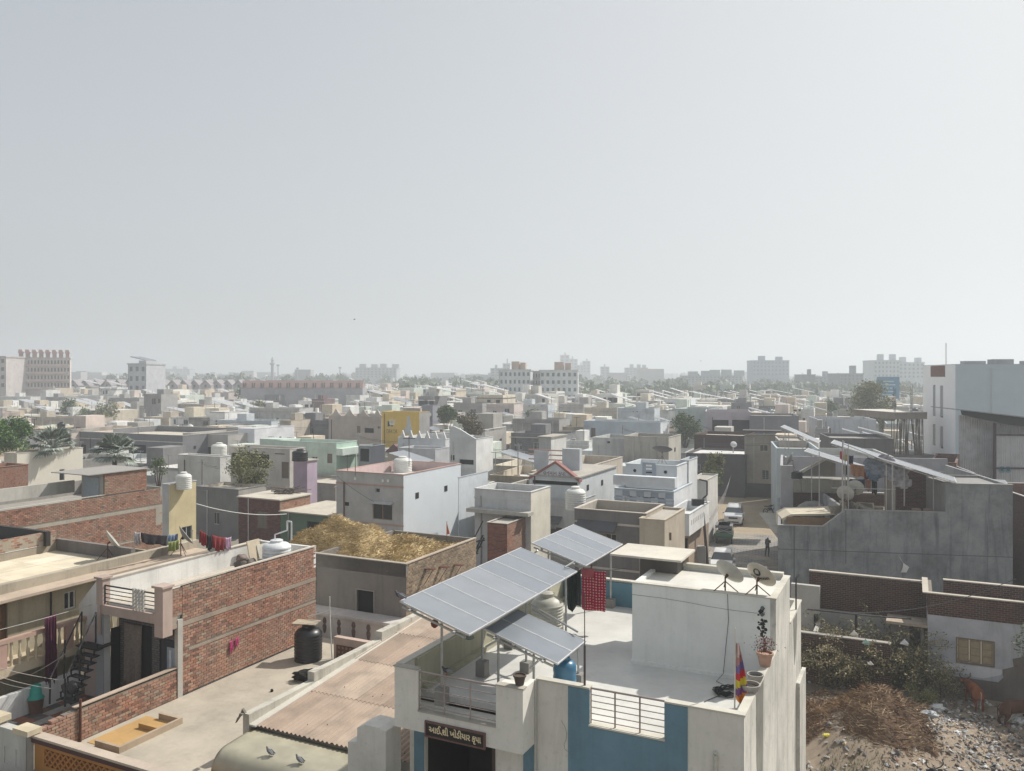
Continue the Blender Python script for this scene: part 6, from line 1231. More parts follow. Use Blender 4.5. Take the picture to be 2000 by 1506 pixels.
house('white grilled house with dark round stains below the blue terrace house', 1157, 1218, 1219, 857, 8.6, Y=92, wall=W_((.50, .51, .50), .7), deep=6, win=[('F', 1185, 861, 1192, 867)])
h = house('pale blue terrace house with a wide flat roof', 1140, 1290, 1307, 826, 7.6, Y=126, wall=W_((.50, .56, .61), .12), sidem=W_((.72, .75, .77), .1), par=.6, win=[('F', 1154, 836, 1163, 860, 'd')], roofm=FLOOR)
house('charred black low roof with junk along its edge, beyond the lane', 1340, 1455, 1456, 890, 4.8, Y=100, wall=W_((.09, .085, .09), .5), deep=8, par=.2, roofm=FW)
house('black brick shed wall beyond the small courtyard tree', 1356, 1456, 1457, 852, 6.2, Y=112, wall=c_dbrick, deep=8, par=.4, roofm=FLOOR)
h = house('plastered two-storey house closing the end of the lane, with one wooden upper window', 1454, 1518, 1540, 852, 8.0, Y=100, yaw=18, wall=W_((.40, .37, .31), .5, blot=.35), par=.2, win=[('F', 1484, 869, 1500, 882, 'w'), ('F', 1488, 918, 1502, 937, 'b')], roofm=W_((.5, .45, .4), .6))
b = MB(); b.box(-.2, h.W + .5, -.7, h.D, 8.0, 8.25); b.build('roof_slab', W_((.10, .09, .085), .5), h.e)
q0, q1 = h.fr.P(1440, 922, y=-.02), h.fr.P(1453, 934, y=-.02)
b = MB(); b.box(-5.2, 0, .1, .5, 0, 5.2); b.build('side_wall', W_((.13, .125, .13), .5), h.e)
for k in range(3): b = MB(); b.box(-4.6 + k * 1.6, -3.6 + k * 1.6, .04, .1, 1.2, 2.8); b.build('shutter', plain((.32, .32, .33), .7), h.e)
b = MB(); b.box(-5, h.W + 3, -.12, -.0, 0, 1.7); b.build('dark_plinth', W_((.10, .095, .095), .5), h.e)
h = house('lilac house with a deep columned porch full of pot plants', 1378, 1466, 1468, 805, 8.0, Y=135, wall=c_lilac, par=.9, deep=9, win=[('F', 1391, 820, 1423, 850, 'o'), ('F', 1430, 820, 1464, 850, 'o')], yaw=14)
house('plain dark slate grey house right of the lilac porch', 1466, 1560, 1562, 813, 7.6, Y=132, wall=W_((.20, .20, .215), .2), par=.3, deep=9, yaw=14, roofm=FLOOR)
house('mint grey two-storey house above the courtyard tree', 1318, 1384, 1386, 800, 8.4, Y=145, wall=W_((.46, .52, .50), .2), par=.4, deep=9)
house('blotchy white wall house with a tank, right of the white array strips', 1595, 1711, 1713, 820, 7.4, Y=140, yaw=12, wall=W_((.50, .52, .55), .7), par=.4, deep=9)
# ================================================================== big grey wall building (R1) with roof clutter
fy = 10; Y1 = 55.0; X1 = (1520 - CX) / F * Y1; RF = Frame(X1, Y1, fy)
W1 = RF.P(1978, 947, y=0).x; zl, zm, zh = RF.P(1540, 1027, y=0).z, RF.P(1750, 999, y=0).z, RF.P(1900, 946, y=0).z
xa, xb, xc = RF.P(1608, 1027, y=0).x, RF.P(1652, 997, y=0).x, RF.P(1847, 997, y=0).x
R1 = empty('building', RF.o, RF.rz, 'wide dark grey cement-walled building with a stepped top, right of the lane', 'building')
cc_ = RF.w(W1 / 2, 6); PLACED.append((cc_.x, cc_.y, W1 / 2, 7, fy, 8))
GW = wallm((0.31, 0.315, 0.32), 1.0, dark=(.075, .08, .09), blot=.55, streak=1.0)
b = MB(); b.prism([(0, 0), (W1, 0), (W1, zh), (xc, zh), (xc, zm), (xb, zm), (xa, zl), (0, zl)], 0, .22, 'y')
b.prism([(0, .22), (.2, .22), (2.0, 13), (1.8, 13)], 0, zl, 'z'); b.box(W1 - .2, W1, .22, 12, 0, zh); b.box(xb, xb + .2, .22, 9, 0, zm)
b.build('wall', GW, R1)
b = MB(); b.box(-.03, xa, -.03, .25, zl, zl + .05); b.box(xb, xc, -.03, .25, zm, zm + .05); b.box(xc, W1 + .03, -.03, .25, zh, zh + .05); b.prism([(xa, zl), (xa, zl + .05), (xb, zm + .05), (xb, zm)], -.03, .25, 'y'); b.build('coping', wallm((.36, .35, .33), .4), R1)
b = MB(); b.box(xb + .2, W1 - .2, .22, 12, zm - 1.1, zm - 1.0); b.box(.2, xb, .22, 12, zl - 1.2, zl - 1.1); b.build('roof', wallm((.45, .42, .36), .5), R1)
b = MB(); b.box(xc, xc + .2, .22, 5, zm - 1, zh); b.box(xc, W1 - .2, 5, 5.2, zm - 1, zh); b.box(xc + .2, W1 - .2, .22, 5, zh - .25, zh - .15); b.build('stair_block', wallm((.27, .26, .25), .5), R1)
b = MB(); x_ = RF.P(1551, 1080, y=0).x; b.box(x_ - .03, x_ + .03, -.008, 0, 0, zl); x_ = xb - .0; b.box(x_ - .02, x_ + .02, -.006, 0, 2.5, zm); b.box(0, W1, -.007, 0, 3.32, 3.36); b.build('joint', wallm((.10, .10, .11), .3), R1)
# pale curved canopy in the low part
b = MB(); b.prism([(.6, zl + .05), (.6, zl - .8), (.75, zl - .8), (.75, zl - .05), (1.3, zl + .25), (3.6, zl + .35), (5.2, zl + .55), (5.2, zl + .65), (3.4, zl + .48), (1.2, zl + .38)], 2.5, 5.5, 'y'); b.build('canopy_sheet', wallm((.62, .55, .42), .3), R1)
b = MB(); b.box(.9, 4.5, 2.45, 2.5, zl - 1, zl + .2); b.build('wooden_panel', plain((.30, .18, .09), .8, 0, .3), R1)
# dark brick parapet room behind, left
DBK = wallm((0.06, 0.045, 0.045), .5)
q0, q1 = RF.P(1549, 960, y=9), RF.P(1640, 960, y=9); q0.x -= 1.35
dbw = empty('house', RF.w(1.35, 9), RF.rz, 'low house with an almost black brick front wall behind the stepped grey building', 'house')
b = MB(); b.box(q0.x, q0.x + 14.5, 0, .25, 0, q0.z); b.box(0.1, q0.x, 0, .25, 0, q0.z + 2.0); b.prism([(.1, .25), (.3, .25), (1.6, 9), (1.4, 9)], 0, q0.z + 2.0, 'z'); b.box(1.6, 15, 8.8, 9, 0, q0.z + 1.9); b.build('wall', wallm((.42, .41, .42), .5), dbw)
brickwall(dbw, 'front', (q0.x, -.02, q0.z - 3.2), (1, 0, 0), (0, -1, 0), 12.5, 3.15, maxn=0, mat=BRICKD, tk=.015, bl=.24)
b = MB(); b.box(q0.x, q0.x + 14.5, -.04, .28, q0.z, q0.z + .06); b.build('coping', wallm((.5, .48, .44), .3), dbw)
q2, q3, q4 = RF.P(1562, 925, y=9.4), RF.P(1632, 896, y=9.4), RF.P(1632, 925, y=9.4)
for q in (q2, q3, q4): q.x -= 1.35
b = MB(); b.prism([(q2.x, q0.z + 1.2), (q4.x, q0.z + 1.2), (q4.x, q3.z), (q3.x - .5, q3.z)], .4, .6, 'y'); b.build('stair_wall', wallm((.26, .25, .235), .5), dbw)
b = MB(); b.prism([(q2.x - .2, q0.z + 1.15), (q2.x - .2, q0.z + 1.4), (q3.x - .5, q3.z + .2), (q3.x - .5, q3.z)], .35, .7, 'y'); b.build('stair_coping', wallm((.6, .58, .52), .3), dbw)
b = MB(); b.box(q4.x - 2.6, q4.x + 1.5, -.3, 1.5, q0.z, q0.z + 1.0); b.box(q4.x - 3.2, q4.x - 2.8, -.3, 0, q0.z, q0.z + .9); b.build('washing_block', wallm((.30, .29, .25), .8), dbw)
tank('round dark tub on the black brick walled house', RF.w(q4.x - 1.6, 9.3, q0.z + 1.0), .5, .6, TANKB, 3)
e = empty('tarpaulin_heap', RF.w(3.6, 7.5, zl - .6), 0, 'grey sheet draped over something in front of the black brick wall', 'covered heap'); b = MB(); b.raw(*lump((0, 0, .3), 1.0, 3, .3, 3, (1.2, .7, .95))); b.build('sheet', plain((.30, .29, .27), .8, 0, .2), e, smooth=True)
# brick room under the long array
q0, q1 = RF.P(1750, 962, y=4.0), RF.P(1823, 935, y=4.0)
br = empty('brick_room', RF.w(q0.x, 4.0), RF.rz, 'dark red brick roof room under the low end of the long white array', 'brick room')
b = MB(); b.box(0, q1.x - q0.x, .02, 3, zm - 1, q1.z + .6); b.build('core', MORTAR, br); brickwall(br, 'front', (0, 0, zm - 1), (1, 0, 0), (0, -1, 0), q1.x - q0.x, q1.z + 1.6 - zm, maxn=0, mat=rndm([(0, (0.07, 0.03, 0.028)), (.5, (0.13, 0.05, 0.042)), (1, (0.18, 0.07, 0.055))], .95, 'room_brick', .5), tk=.02)
# edge-on solar arrays (tilted down to the right)
def strip_array(label, l0, l1, Y, nmod, yaw=26, group='solar arrays seen nearly edge on', wide=None, legs=True):
    p0, p1 = dp(*l0, Y), None; fr = Frame(p0.x, p0.y, yaw)
    q = fr.P(*l1, y=0); drop = p0.z - q.z; wx = q.x
    return solar_array(label, 0, 0, p0.z, nmod, wx, drop, 1.0, [(wx * .12, .2, 0), (wx * .12, nmod - .2, 0), (wx * .6, .2, 0), (wx * .6, nmod - .2, 0)] if legs else (), fr, max(0, p0.z - 4.0), group)
strip_array('longest pale array strip, sloping down to the top of the grey wall building', (1622, 866), (1868, 943), 56, 3)
strip_array('lower pale array strip ending at the hanging grey clothes', (1570, 882), (1695, 921), 62, 3)
strip_array('upper left pale array strip above the lane end', (1524, 834), (1597, 866), 78, 3)
strip_array('short flat pale array strip on the stair block of the grey building', (1855, 938), (1968, 945), 58, 2)
# metal frame, laundry
e = empty('pipework', RF.w(RF.P(1646, 998, y=.1).x, .1, zm), RF.rz, 'tall pale pipe frame standing on the edge of the grey wall building', 'pipe frame')
x0 = RF.P(1646, 998, y=.1).x
for (qx, y, zt_) in ((1646, .1, 4.6), (1657, .1, 4.4), (1731, .1, 3.0), (1743, .1, 3.2), (1746, .2, 1.7), (1823, .8, 2.4), (1600, 5, 3.4)):
    xx = RF.P(qx, 990, y=y).x - x0; b = MB(); b.tube((xx, y - .1, -.8), (xx, y - .1, zt_), .045 if qx in (1646, 1743) else .03); b.build('post', plain((.45, .43, .42), .5, .3), e)
b = MB(); b.tube((-.5, 1.0, 1.3), (RF.P(1750, 990, y=1).x - x0, 1.0, 1.3), .03); b.tube((0, 0, 4.4), (RF.P(1743, 990, y=1).x - x0, 0, 3.0), .03); b.build('cross_bar', plain((.5, .49, .48), .5, .3), e)
def rl(px0, py0, px1, py1, y, h, col, lab, **k):
    a, c = RF.P(px0, py0, y=y), RF.P(px1, py1, y=y); return cloth(lab, RF.w(a.x, y, a.z), RF.w(c.x, y, c.z), h, plain(col, .9, 0, .3, 7), 'laundry', **k)
rl(1640, 881, 1648, 881, 6, .6, (.55, .12, .10), 'small coral cloth at the left end of the upper roof line', name='hanging_cloth')
rl(1647, 886, 1655, 888, 6, .5, (.5, .36, .05), 'small yellow cloth on the upper roof line')
rl(1656, 889, 1667, 890, 6, .65, (.02, .02, .06), 'navy cloth on the upper roof line')
rl(1661, 905, 1694, 910, 5, .85, (.45, .22, .11), 'wide orange cloth under the middle array strip')
rl(1646, 908, 1656, 909, 5, .7, (.02, .02, .02), 'black cloth left of the orange one under the array')
rl(1687, 917, 1704, 918, 5, .7, (.22, .04, .03), 'dark red cloth right of the orange one under the array')
rl(1706, 908, 1718, 910, 3, .9, (.17, .02, .045), 'maroon cloth beside the bunched grey clothes')
rl(1659, 935, 1690, 936, 2, .6, (.025, .035, .08), 'pair of navy jeans on the lower roof line')
rl(1690, 936, 1701, 937, 2, .75, (.38, .17, .11), 'brown towel between the two dark trousers')
rl(1702, 935, 1713, 936, 2, 1.0, (.01, .01, .012), 'black trousers on the lower roof line')
rl(1694, 892, 1703, 896, 4, .7, (.015, .015, .02), 'black shirt hanging at the middle of the long array strip')
e = empty('bunched_clothes', RF.w(RF.P(1735, 915, y=1.5).x, 1.5, RF.P(1735, 915, y=1.5).z), RF.rz, 'big bunch of grey-blue clothes hanging below the long array strip', 'laundry')
for k, (x, z, s_, c) in enumerate(((-.7, .1, .8, (.23, .26, .31)), (-.1, 0, .75, (.33, .34, .38)), (.5, -.35, .7, (.40, .39, .42)), (.95, -.95, .5, (.46, .44, .46)), (-.9, -.45, .5, (.12, .17, .24)), (-.3, .5, .6, (.36, .32, .34)))):
    b = MB(); b.raw(*lump((x, 0, z), s_, 3, .55, k + 3, (1.0, .3, .75), 2.2)); b.build('garment', plain(c, .9, 0, .5, 4), e, smooth=True)
for (qx, qy, y, d, lab) in ((1650, 968, .6, 1.1, 'pale round dish at the step of the grey wall building'), (1670, 957, 1.2, 1.1, 'pale round dish right behind another, over the grey wall building')):
    q0 = RF.P(qx, qy, y=y); dish(lab, RF.w(q0.x, y, q0.z - .7), 30, 25, d, plain((.46, .45, .40), .5), .7, 'round dishes on the grey wall building')
q0 = RF.P(1549, 900, y=10); dish('grey dish on a thin stand, leftmost on the flat roofs beside the lane', RF.w(q0.x, 10, q0.z - 1.2), 300, 25, 1.1, plain((.30, .31, .31), .5), 1.2)
e = empty('roof_clutter', RF.w(RF.P(1665, 985, y=1).x, 1.2, zm - 1.0), RF.rz, 'broken boards and scrap behind the parapet of the grey wall building', 'scrap heap'); b = MB()
for k in range(12): T2 = Matrix.Translation((random.uniform(-1.2, 1.5), random.uniform(-.4, .5), .5 + random.random() * .7)) @ Matrix.Rotation(random.random() * 3, 4, 'Z') @ Matrix.Rotation(random.uniform(-.9, .9), 4, 'X'); b.box(-.5, .5, -.03, .03, -.25, .25, r=random.random(), T=T2)
b.build('boards', rndm([(0, (.12, .11, .10)), (.5, (.35, .3, .22)), (1, (.5, .47, .4))], .9, 'board'), e, kind='stuff')
for (qx, y) in ((1717, 1.2), (1790, 1.0), (1812, 1.0)):
    q0 = RF.P(qx, 990, y=y); e = empty('pot', RF.w(q0.x, y, zm - .35), 0, {1717: 'square block planter on the inner ledge of the grey wall building', 1790: 'clay pot left of another on the inner ledge under the brick room', 1812: 'clay pot at the right end of the inner ledge'}[qx], 'pot'); b = MB(); b.lathe([(.2, 0), (.3, .4), (.27, .42)], n=12); b.build('pot', plain((.33, .22, .15), .9), e)
b_ = MB(); q0, q1 = RF.P(1650, 990, y=1.3), RF.P(1830, 990, y=1.3); b_.box(q0.x, q1.x, 1.25, 1.6, zm - 1, zm - .4); b_.build('inner_ledge', wallm((.40, .40, .33), .9), R1)
# white kite caught on the wall
q0 = RF.P(1766, 1110, y=-.05); e = empty('torn_kite', RF.w(q0.x, -.06, q0.z), RF.rz, 'torn white kite caught against the dark grey wall', 'kite'); b = MB(); b.face([(-.05, 0, .35), (.3, -.03, .1), (.12, -.05, -.25), (-.22, 0, -.28), (-.12, -.04, 0)]); b.tube((-.05, 0, .3), (-.3, 0, .75), .012, n=4); o = b.build('paper', plain((.75, .74, .70), .7), e); o.modifiers.new('t', 'SOLIDIFY').thickness = .01
# ------------------------------------------------------------------ brick lane house right of R1
BR = brickm((0.17, 0.075, 0.055), (0.12, 0.055, 0.045), (0.13, 0.115, 0.10), .5)
h = house('dark brick side house at the right picture edge with a pale coping', 1968, 2090, 2100, 1000, 6.4, Y=50, side='L', yaw=10, wall=BR, sidem=BR, par=.9, wide=8, deep=14, coping=wallm((.5, .48, .44), .4))
# ================================================================== plot with rubbish, plastered house
PF = Frame(*G.w(0, 25)[:2], 26)
pl = lambda px, py, z=0: G.l(gp(px, py, z))
EH = empty('house', G.w(0, 25), G.rz, 'peeling white plaster house with brown shutters and a dark brick parapet, facing the rubbish plot', 'house')
x0 = G.P(1812, 1300, y=25).x; x1 = x0 + 12; zt_ = G.P(1900, 1210, y=25).z; zpb = G.P(1900, 1168, y=25).z
sx0, sx1 = G.P(1870, 1270, y=25).x, G.P(1940, 1270, y=25).x; sz0, sz1 = G.P(1900, 1296, y=25).z, G.P(1900, 1250, y=25).z
PLW = wallm((0.46, 0.47, 0.50), .55, dark=(.16, .14, .12), blot=.35)
b = MB(); hface(b, (x0, 0, 0), (1, 0, 0), 12, zt_, [(sx0 - x0, sx1 - x0, sz0, sz1)], (0, 1, 0), 0, .12); b.box(x0, x0 + .2, .14, 3.3, 0, zt_); b.box(x0, x1, .15, 3.3, zt_ - .3, zt_ - .001); b.build('wall', PLW, EH)
b = MB(); b.prism([(sx0 - .8, sz0 - .45), (sx0 - .3, sz0 - .1), (sx1 + .4, sz0 - .1), (sx1 + .3, sz0 - .35), (sx1 - .4, sz0 - .62), (sx0 + .4, sz0 - .6)], -.012, -.002, 'y'); b.build('bright_plaster_patch', wallm((.62, .62, .64), .3), EH)
b = MB(); b.box(x0, x1, -.014, -.002, 0, sz0 - .7); b.prism([(sx1 + .2, sz0 - .7), (x1, sz0 - .7), (x1, sz1 + .5), (sx1 + 2.2, sz1 + .35), (sx1 + 1.7, sz1 - .1), (sx1 + 1.2, sz1 - .25), (sx1 + 1.15, sz0 + .6), (sx1 + .75, sz0 + .45), (sx1 + .8, sz0 + .1), (sx1 + .35, sz0 - .1), (sx1 + .4, sz0 - .45)], -.013, -.002, 'y'); b.build('bare_render', wallm((.19, .165, .145), .7, blot=.4), EH)
b = MB()
for k in range(9): xx, zz = sx1 + 1.3 + random.gauss(0, .35), sz0 + random.gauss(.1, .2); b.box(xx, xx + random.uniform(.05, .25), -.022, -.014, zz, zz + random.uniform(.04, .12))
b.build('red_brick_spot', plain((.25, .07, .05), .9), EH)
SHU = plain((.30, .235, .15), .75, 0, .2)
for k in range(3):
    wdt = (sx1 - sx0) / 3; xa_ = sx0 + k * wdt; b = MB(); b.box(xa_ + .01, xa_ + wdt - .01, .03, .07, sz0 + .02, sz1 - .02); s_ = b.build('shutter', SHU, EH)
    for j in range(3): b = MB(); hh = (sz1 - sz0 - .1) / 3; b.box(xa_ + .07, xa_ + wdt - .07, .015, .03, sz0 + .07 + j * hh, sz0 + .0 + (j + 1) * hh); b.build('shutter_panel', plain((.36, .29, .19), .75, 0, .2), s_)
b = MB()
for x_0, x_1, z_0, z_1 in ((sx0 - .06, sx1 + .06, sz0 - .05, sz0), (sx0 - .06, sx1 + .06, sz1, sz1 + .05), (sx0 - .06, sx0, sz0, sz1), (sx1, sx1 + .06, sz0, sz1)): b.box(x_0, x_1, -.03, .02, z_0, z_1)
b.build('window_frame', plain((.20, .16, .11), .8), EH)
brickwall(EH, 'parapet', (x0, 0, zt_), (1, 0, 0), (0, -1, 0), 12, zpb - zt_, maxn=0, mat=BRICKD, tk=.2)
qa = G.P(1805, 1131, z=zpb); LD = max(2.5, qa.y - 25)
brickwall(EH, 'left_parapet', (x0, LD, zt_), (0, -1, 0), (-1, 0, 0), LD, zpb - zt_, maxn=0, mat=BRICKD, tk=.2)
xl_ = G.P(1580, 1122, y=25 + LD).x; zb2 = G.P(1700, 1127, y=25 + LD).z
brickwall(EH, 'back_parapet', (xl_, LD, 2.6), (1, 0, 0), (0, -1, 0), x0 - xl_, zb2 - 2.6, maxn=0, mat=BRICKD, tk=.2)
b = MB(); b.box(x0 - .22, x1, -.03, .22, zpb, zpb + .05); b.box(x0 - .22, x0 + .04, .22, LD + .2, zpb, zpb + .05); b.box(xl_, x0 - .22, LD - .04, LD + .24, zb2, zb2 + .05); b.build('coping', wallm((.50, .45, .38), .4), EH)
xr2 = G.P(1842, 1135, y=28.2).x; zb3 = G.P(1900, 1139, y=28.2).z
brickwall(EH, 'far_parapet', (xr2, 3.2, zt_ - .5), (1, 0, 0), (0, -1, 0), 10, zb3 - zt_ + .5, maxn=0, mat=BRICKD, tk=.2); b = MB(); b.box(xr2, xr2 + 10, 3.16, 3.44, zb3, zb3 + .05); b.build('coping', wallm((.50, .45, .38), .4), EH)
b = MB(); b.box(xl_ - .2, x0, LD + .2, LD + .6, 0, 2.6); b.build('rear_wall', wallm((.35, .33, .3), .6), EH)
# door slab, posts, grey rear wall
b = MB(); q0, q1 = G.P(1768, 1177, z=3.3), G.P(1818, 1203, z=3.0)
T2 = Matrix.Translation((x0 - 1.0, .3, 3.0)) @ Matrix.Rotation(R(-8), 4, 'X'); b.box(-.8, 1.0, -.3, 2.6, 0, .12, T=T2); b.build('door_slab', wallm((.38, .31, .24), .6), EH)
b = MB(); b.box(x0 - .9, x0 - .78, .2, .35, 0, 3.0); b.box(x0 - .3, x0 - .15, .2, .35, 0, 3.0); b.box(x0 - 1.6, x0 - .9, .5, .6, 0, 2.9); b.build('door_post', wallm((.2, .19, .18), .5), EH)
b = MB(); b.box(xl_, x0 - .1, 5.6, 5.9, 0, 2.65); b.build('stained_back_wall', wallm((.22, .20, .17), .9), EH)
# white yard walls
yw = empty('yard_wall', G.w(0, 0), G.rz, 'pale walls of the small yard beyond the rubbish plot, with a dark doorway', 'wall')
q0, q1 = G.P(1600, 1173, y=28), G.P(1700, 1177, y=28); q2, q3 = G.P(1545, 1140, y=27), G.P(1601, 1143, y=27); q4 = G.P(1738, 1212, y=28)
b = MB(); b.prism([(q0.x, 0), (q4.x, 0), (q4.x, q4.z), (q1.x, q1.z), (q0.x, q0.z)], 28, 28.2, 'y'); b.box(q2.x, q3.x, 27, 27.3, 0, q2.z); b.box(q0.x, q0.x + .2, 25, 28, 0, 2.2); b.build('wall', wallm((.50, .48, .44), .5), yw)
q5, q6 = G.P(1590, 1200, y=26.9), G.P(1598, 1233, y=26.9); b = MB(); b.box(q5.x, q6.x, 26.8, 26.99, 0, q5.z); b.build('doorway', DARK, yw)  # black slab before the wall, painted shade for the dark interior
lb = empty('brick_wall', G.w(0, 0), G.rz, 'low dark brick wall at the left back of the rubbish plot', 'wall')
q0, q1 = G.P(1573, 1237, y=23.5), G.P(1650, 1243, y=23.5); brickwall(lb, 'front', (q0.x - 2, 23.5, 0), (1, 0, 0), (0, -1, 0), q1.x - q0.x + 4, q0.z, maxn=0, mat=BRICKD, tk=.2); b = MB(); b.box(q0.x - 2, q1.x + 2, 23.46, 23.75, q0.z, q0.z + .05); b.build('coping', wallm((.4, .37, .33), .5), lb)
b = MB(); q0, q1 = G.P(1600, 1200, y=24.8), G.P(1672, 1200, y=24.8); pp_ = [G.P(a, c, y=24.8) for a, c in ((1577, 1190), (1672, 1200), (1700, 1203), (1780, 1209))]; 
b.path([(p_.x, 24.8, p_.z) for p_ in pp_], .04, n=5); p_ = pp_[1]; b.tube((p_.x, 24.8, 0), (p_.x, 24.8, p_.z), .06); o = b.build('fence_rail', BLACK); o.location = G.w(0, 0); o.rotation_euler = (0, 0, G.rz); tag(o, 'thin black pipe rail above the shrub on the rubbish plot', 'rail')
e = empty('pipe_post', G.w(0.0, 9.0, 7.54), 0, 'thin black upright pipe with a bent top on the cream house right parapet', 'pipe'); b = MB(); b.tube((0, 0, 0), (0, 0, 1.0), .025); b.tube((0, 0, 1.0), (.12, .1, 1.08), .03); b.build('pipe', BLACK, e)
# plot ground and rubbish
b = MB(); nx = 70; pts = []
def gz(x, y): return .0 + 1.5 * math.exp(-(((x - 1.6) / 2.4) ** 2 + ((y - 16.5) / 3.8) ** 2)) + .6 * math.exp(-(((x - 3.2) / 2.2) ** 2 + ((y - 19) / 2.6) ** 2)) + .10 * (mnoise.noise(Vector((x * .8, y * .8, 0))) + 1) + .05 * mnoise.noise(Vector((x * 3, y * 3, 0)))
GX0, GX1, GY0, GY1 = -3.5, 15, 6.0, 25.0
for j in range(nx + 1):
    for i in range(nx + 1): x, y = GX0 + (GX1 - GX0) * i / nx, GY0 + (GY1 - GY0) * j / nx; pts.append((x, y, gz(x, y)))
b.raw(pts, [(j * (nx + 1) + i, j * (nx + 1) + i + 1, (j + 1) * (nx + 1) + i + 1, (j + 1) * (nx + 1) + i) for j in range(nx) for i in range(nx)])
o = b.build('plot_ground', wallm((0.30, 0.235, 0.17), .6, blot=.4), smooth=True, kind='structure'); o.location = G.w(0, 0); o.rotation_euler = (0, 0, G.rz)
# litter
b = MB(); n_l = 0
while n_l < 9000:
    x, y = random.uniform(-2.5, 14), random.uniform(10.6, 24.8); px_ = 1
    k = mnoise.noise(Vector((x * .5, y * .5, 7))) + .35
    dens = .12 + .9 * math.exp(-((x - 5.8 - (18 - y) * .1) / 2.6) ** 2 - ((y - 19.5) / 4.0) ** 2) + .35 * (y < 15) * k
    if random.random() > dens * (.35 + 1.6 * max(0, mnoise.noise(Vector((x * 1.6, y * 1.6, 3))) + .25)): continue
    n_l += 1; s_ = random.choice((.02, .03, .04, .06, .1)) * random.uniform(.7, 1.4); c = Vector((x, y, gz(x, y) + s_ * .4)); a = Vector((random.uniform(-1, 1), random.uniform(-1, 1), random.uniform(-.5, .5))).normalized() * s_; d = a.cross(Vector((random.uniform(-.4, .4), random.uniform(-.4, .4), 1))).normalized() * s_ * random.uniform(.4, 1)
    up = Vector((0, 0, s_ * random.uniform(.1, .6))); r_ = random.random()
    b.raw([c - a, c - d, c + a, c + d, c + up], [(0, 1, 4), (1, 2, 4), (2, 3, 4), (3, 0, 4)], r=r_)
o = b.build('litter', rndm([(0, (.06, .05, .05)), (.25, (.24, .22, .20)), (.48, (.42, .41, .39)), (.62, (.66, .65, .63)), (.72, (.24, .16, .10)), (.86, (.36, .39, .42)), (.93, (.42, .34, .18)), (.97, (.28, .12, .09)), (.99, (.12, .18, .14))], .6, 'litter', .35, 3, const=True), kind='stuff'); o.location = G.w(0, 0); o.rotation_euler = (0, 0, G.rz)
for k, (qx, qy, s_, c, lab) in enumerate(((1995 - 5, 1418, .3, (.6, .6, .58), 'white crumpled bag by the second brown cow'), (1830, 1396, .28, (.66, .66, .63), 'crumpled white bag at the edge of the straw heap'), (1615, 1498, .12, (.6, .52, .05), 'small bright yellow packet at the bottom of the plot'), (1810, 1448, .3, (.3, .32, .33), 'grey sack lying on the bare earth'))):
    q0 = pl(qx, qy); e = MB(); e.raw(*lump((0, 0, s_ * .4), s_, 3, .6, k, (1.2, .8, .5), 2.5)); o = e.build('plastic_bag', plain(c, .6)); o.location = G.w(q0.x, q0.y, gz(q0.x, q0.y)); tag(o, lab, 'bag')
# dry stalk heap
e = straw_heap('stalk_heap', 'big heap of brown dry stalks and roots below the cream house side wall', G, -2.2, 5.4, 13.4, 22.2, 0.0, lambda x, y: gz(x, y) + .6 * max(0, 1 - ((x - 2.0) / 3.4) ** 2 - ((y - 17.2) / 3.6) ** 2) - .2 + .5 * mnoise.noise(Vector((x * .7, y * .7, 5))) + .2 * mnoise.noise(Vector((x * 2, y * 2, 2))) - .45 * max(0, x - 3.4) - .25 * max(0, 15.6 - y) - .3 * max(0, -.6 - x), 15000, [(0, (0.035, 0.022, 0.016)), (.3, (0.15, 0.09, 0.055)), (.6, (0.31, 0.20, 0.115)), (.85, (0.44, 0.32, 0.19)), (1, (0.60, 0.48, 0.34))], .4)
b = MB()
for k in range(2500):
    x, y = random.gauss(1.5, .9), random.gauss(12.2, 1.0)
    if x < .3: continue
    c = Vector((x, y, gz(x, y))); d = Vector((random.gauss(0, .3), random.gauss(0, .3), 1)).normalized() * random.uniform(.06, .2); w_ = Vector((random.uniform(-1, 1), random.uniform(-1, 1), 0)).normalized() * .012; b.face([c - w_, c + w_, c + d], r=random.random())
o = b.build('grass', rndm([(0, (.05, .09, .02)), (1, (.12, .17, .04))], .9, 'grass'), kind='stuff'); o.location = G.w(0, 0); o.rotation_euler = (0, 0, G.rz)
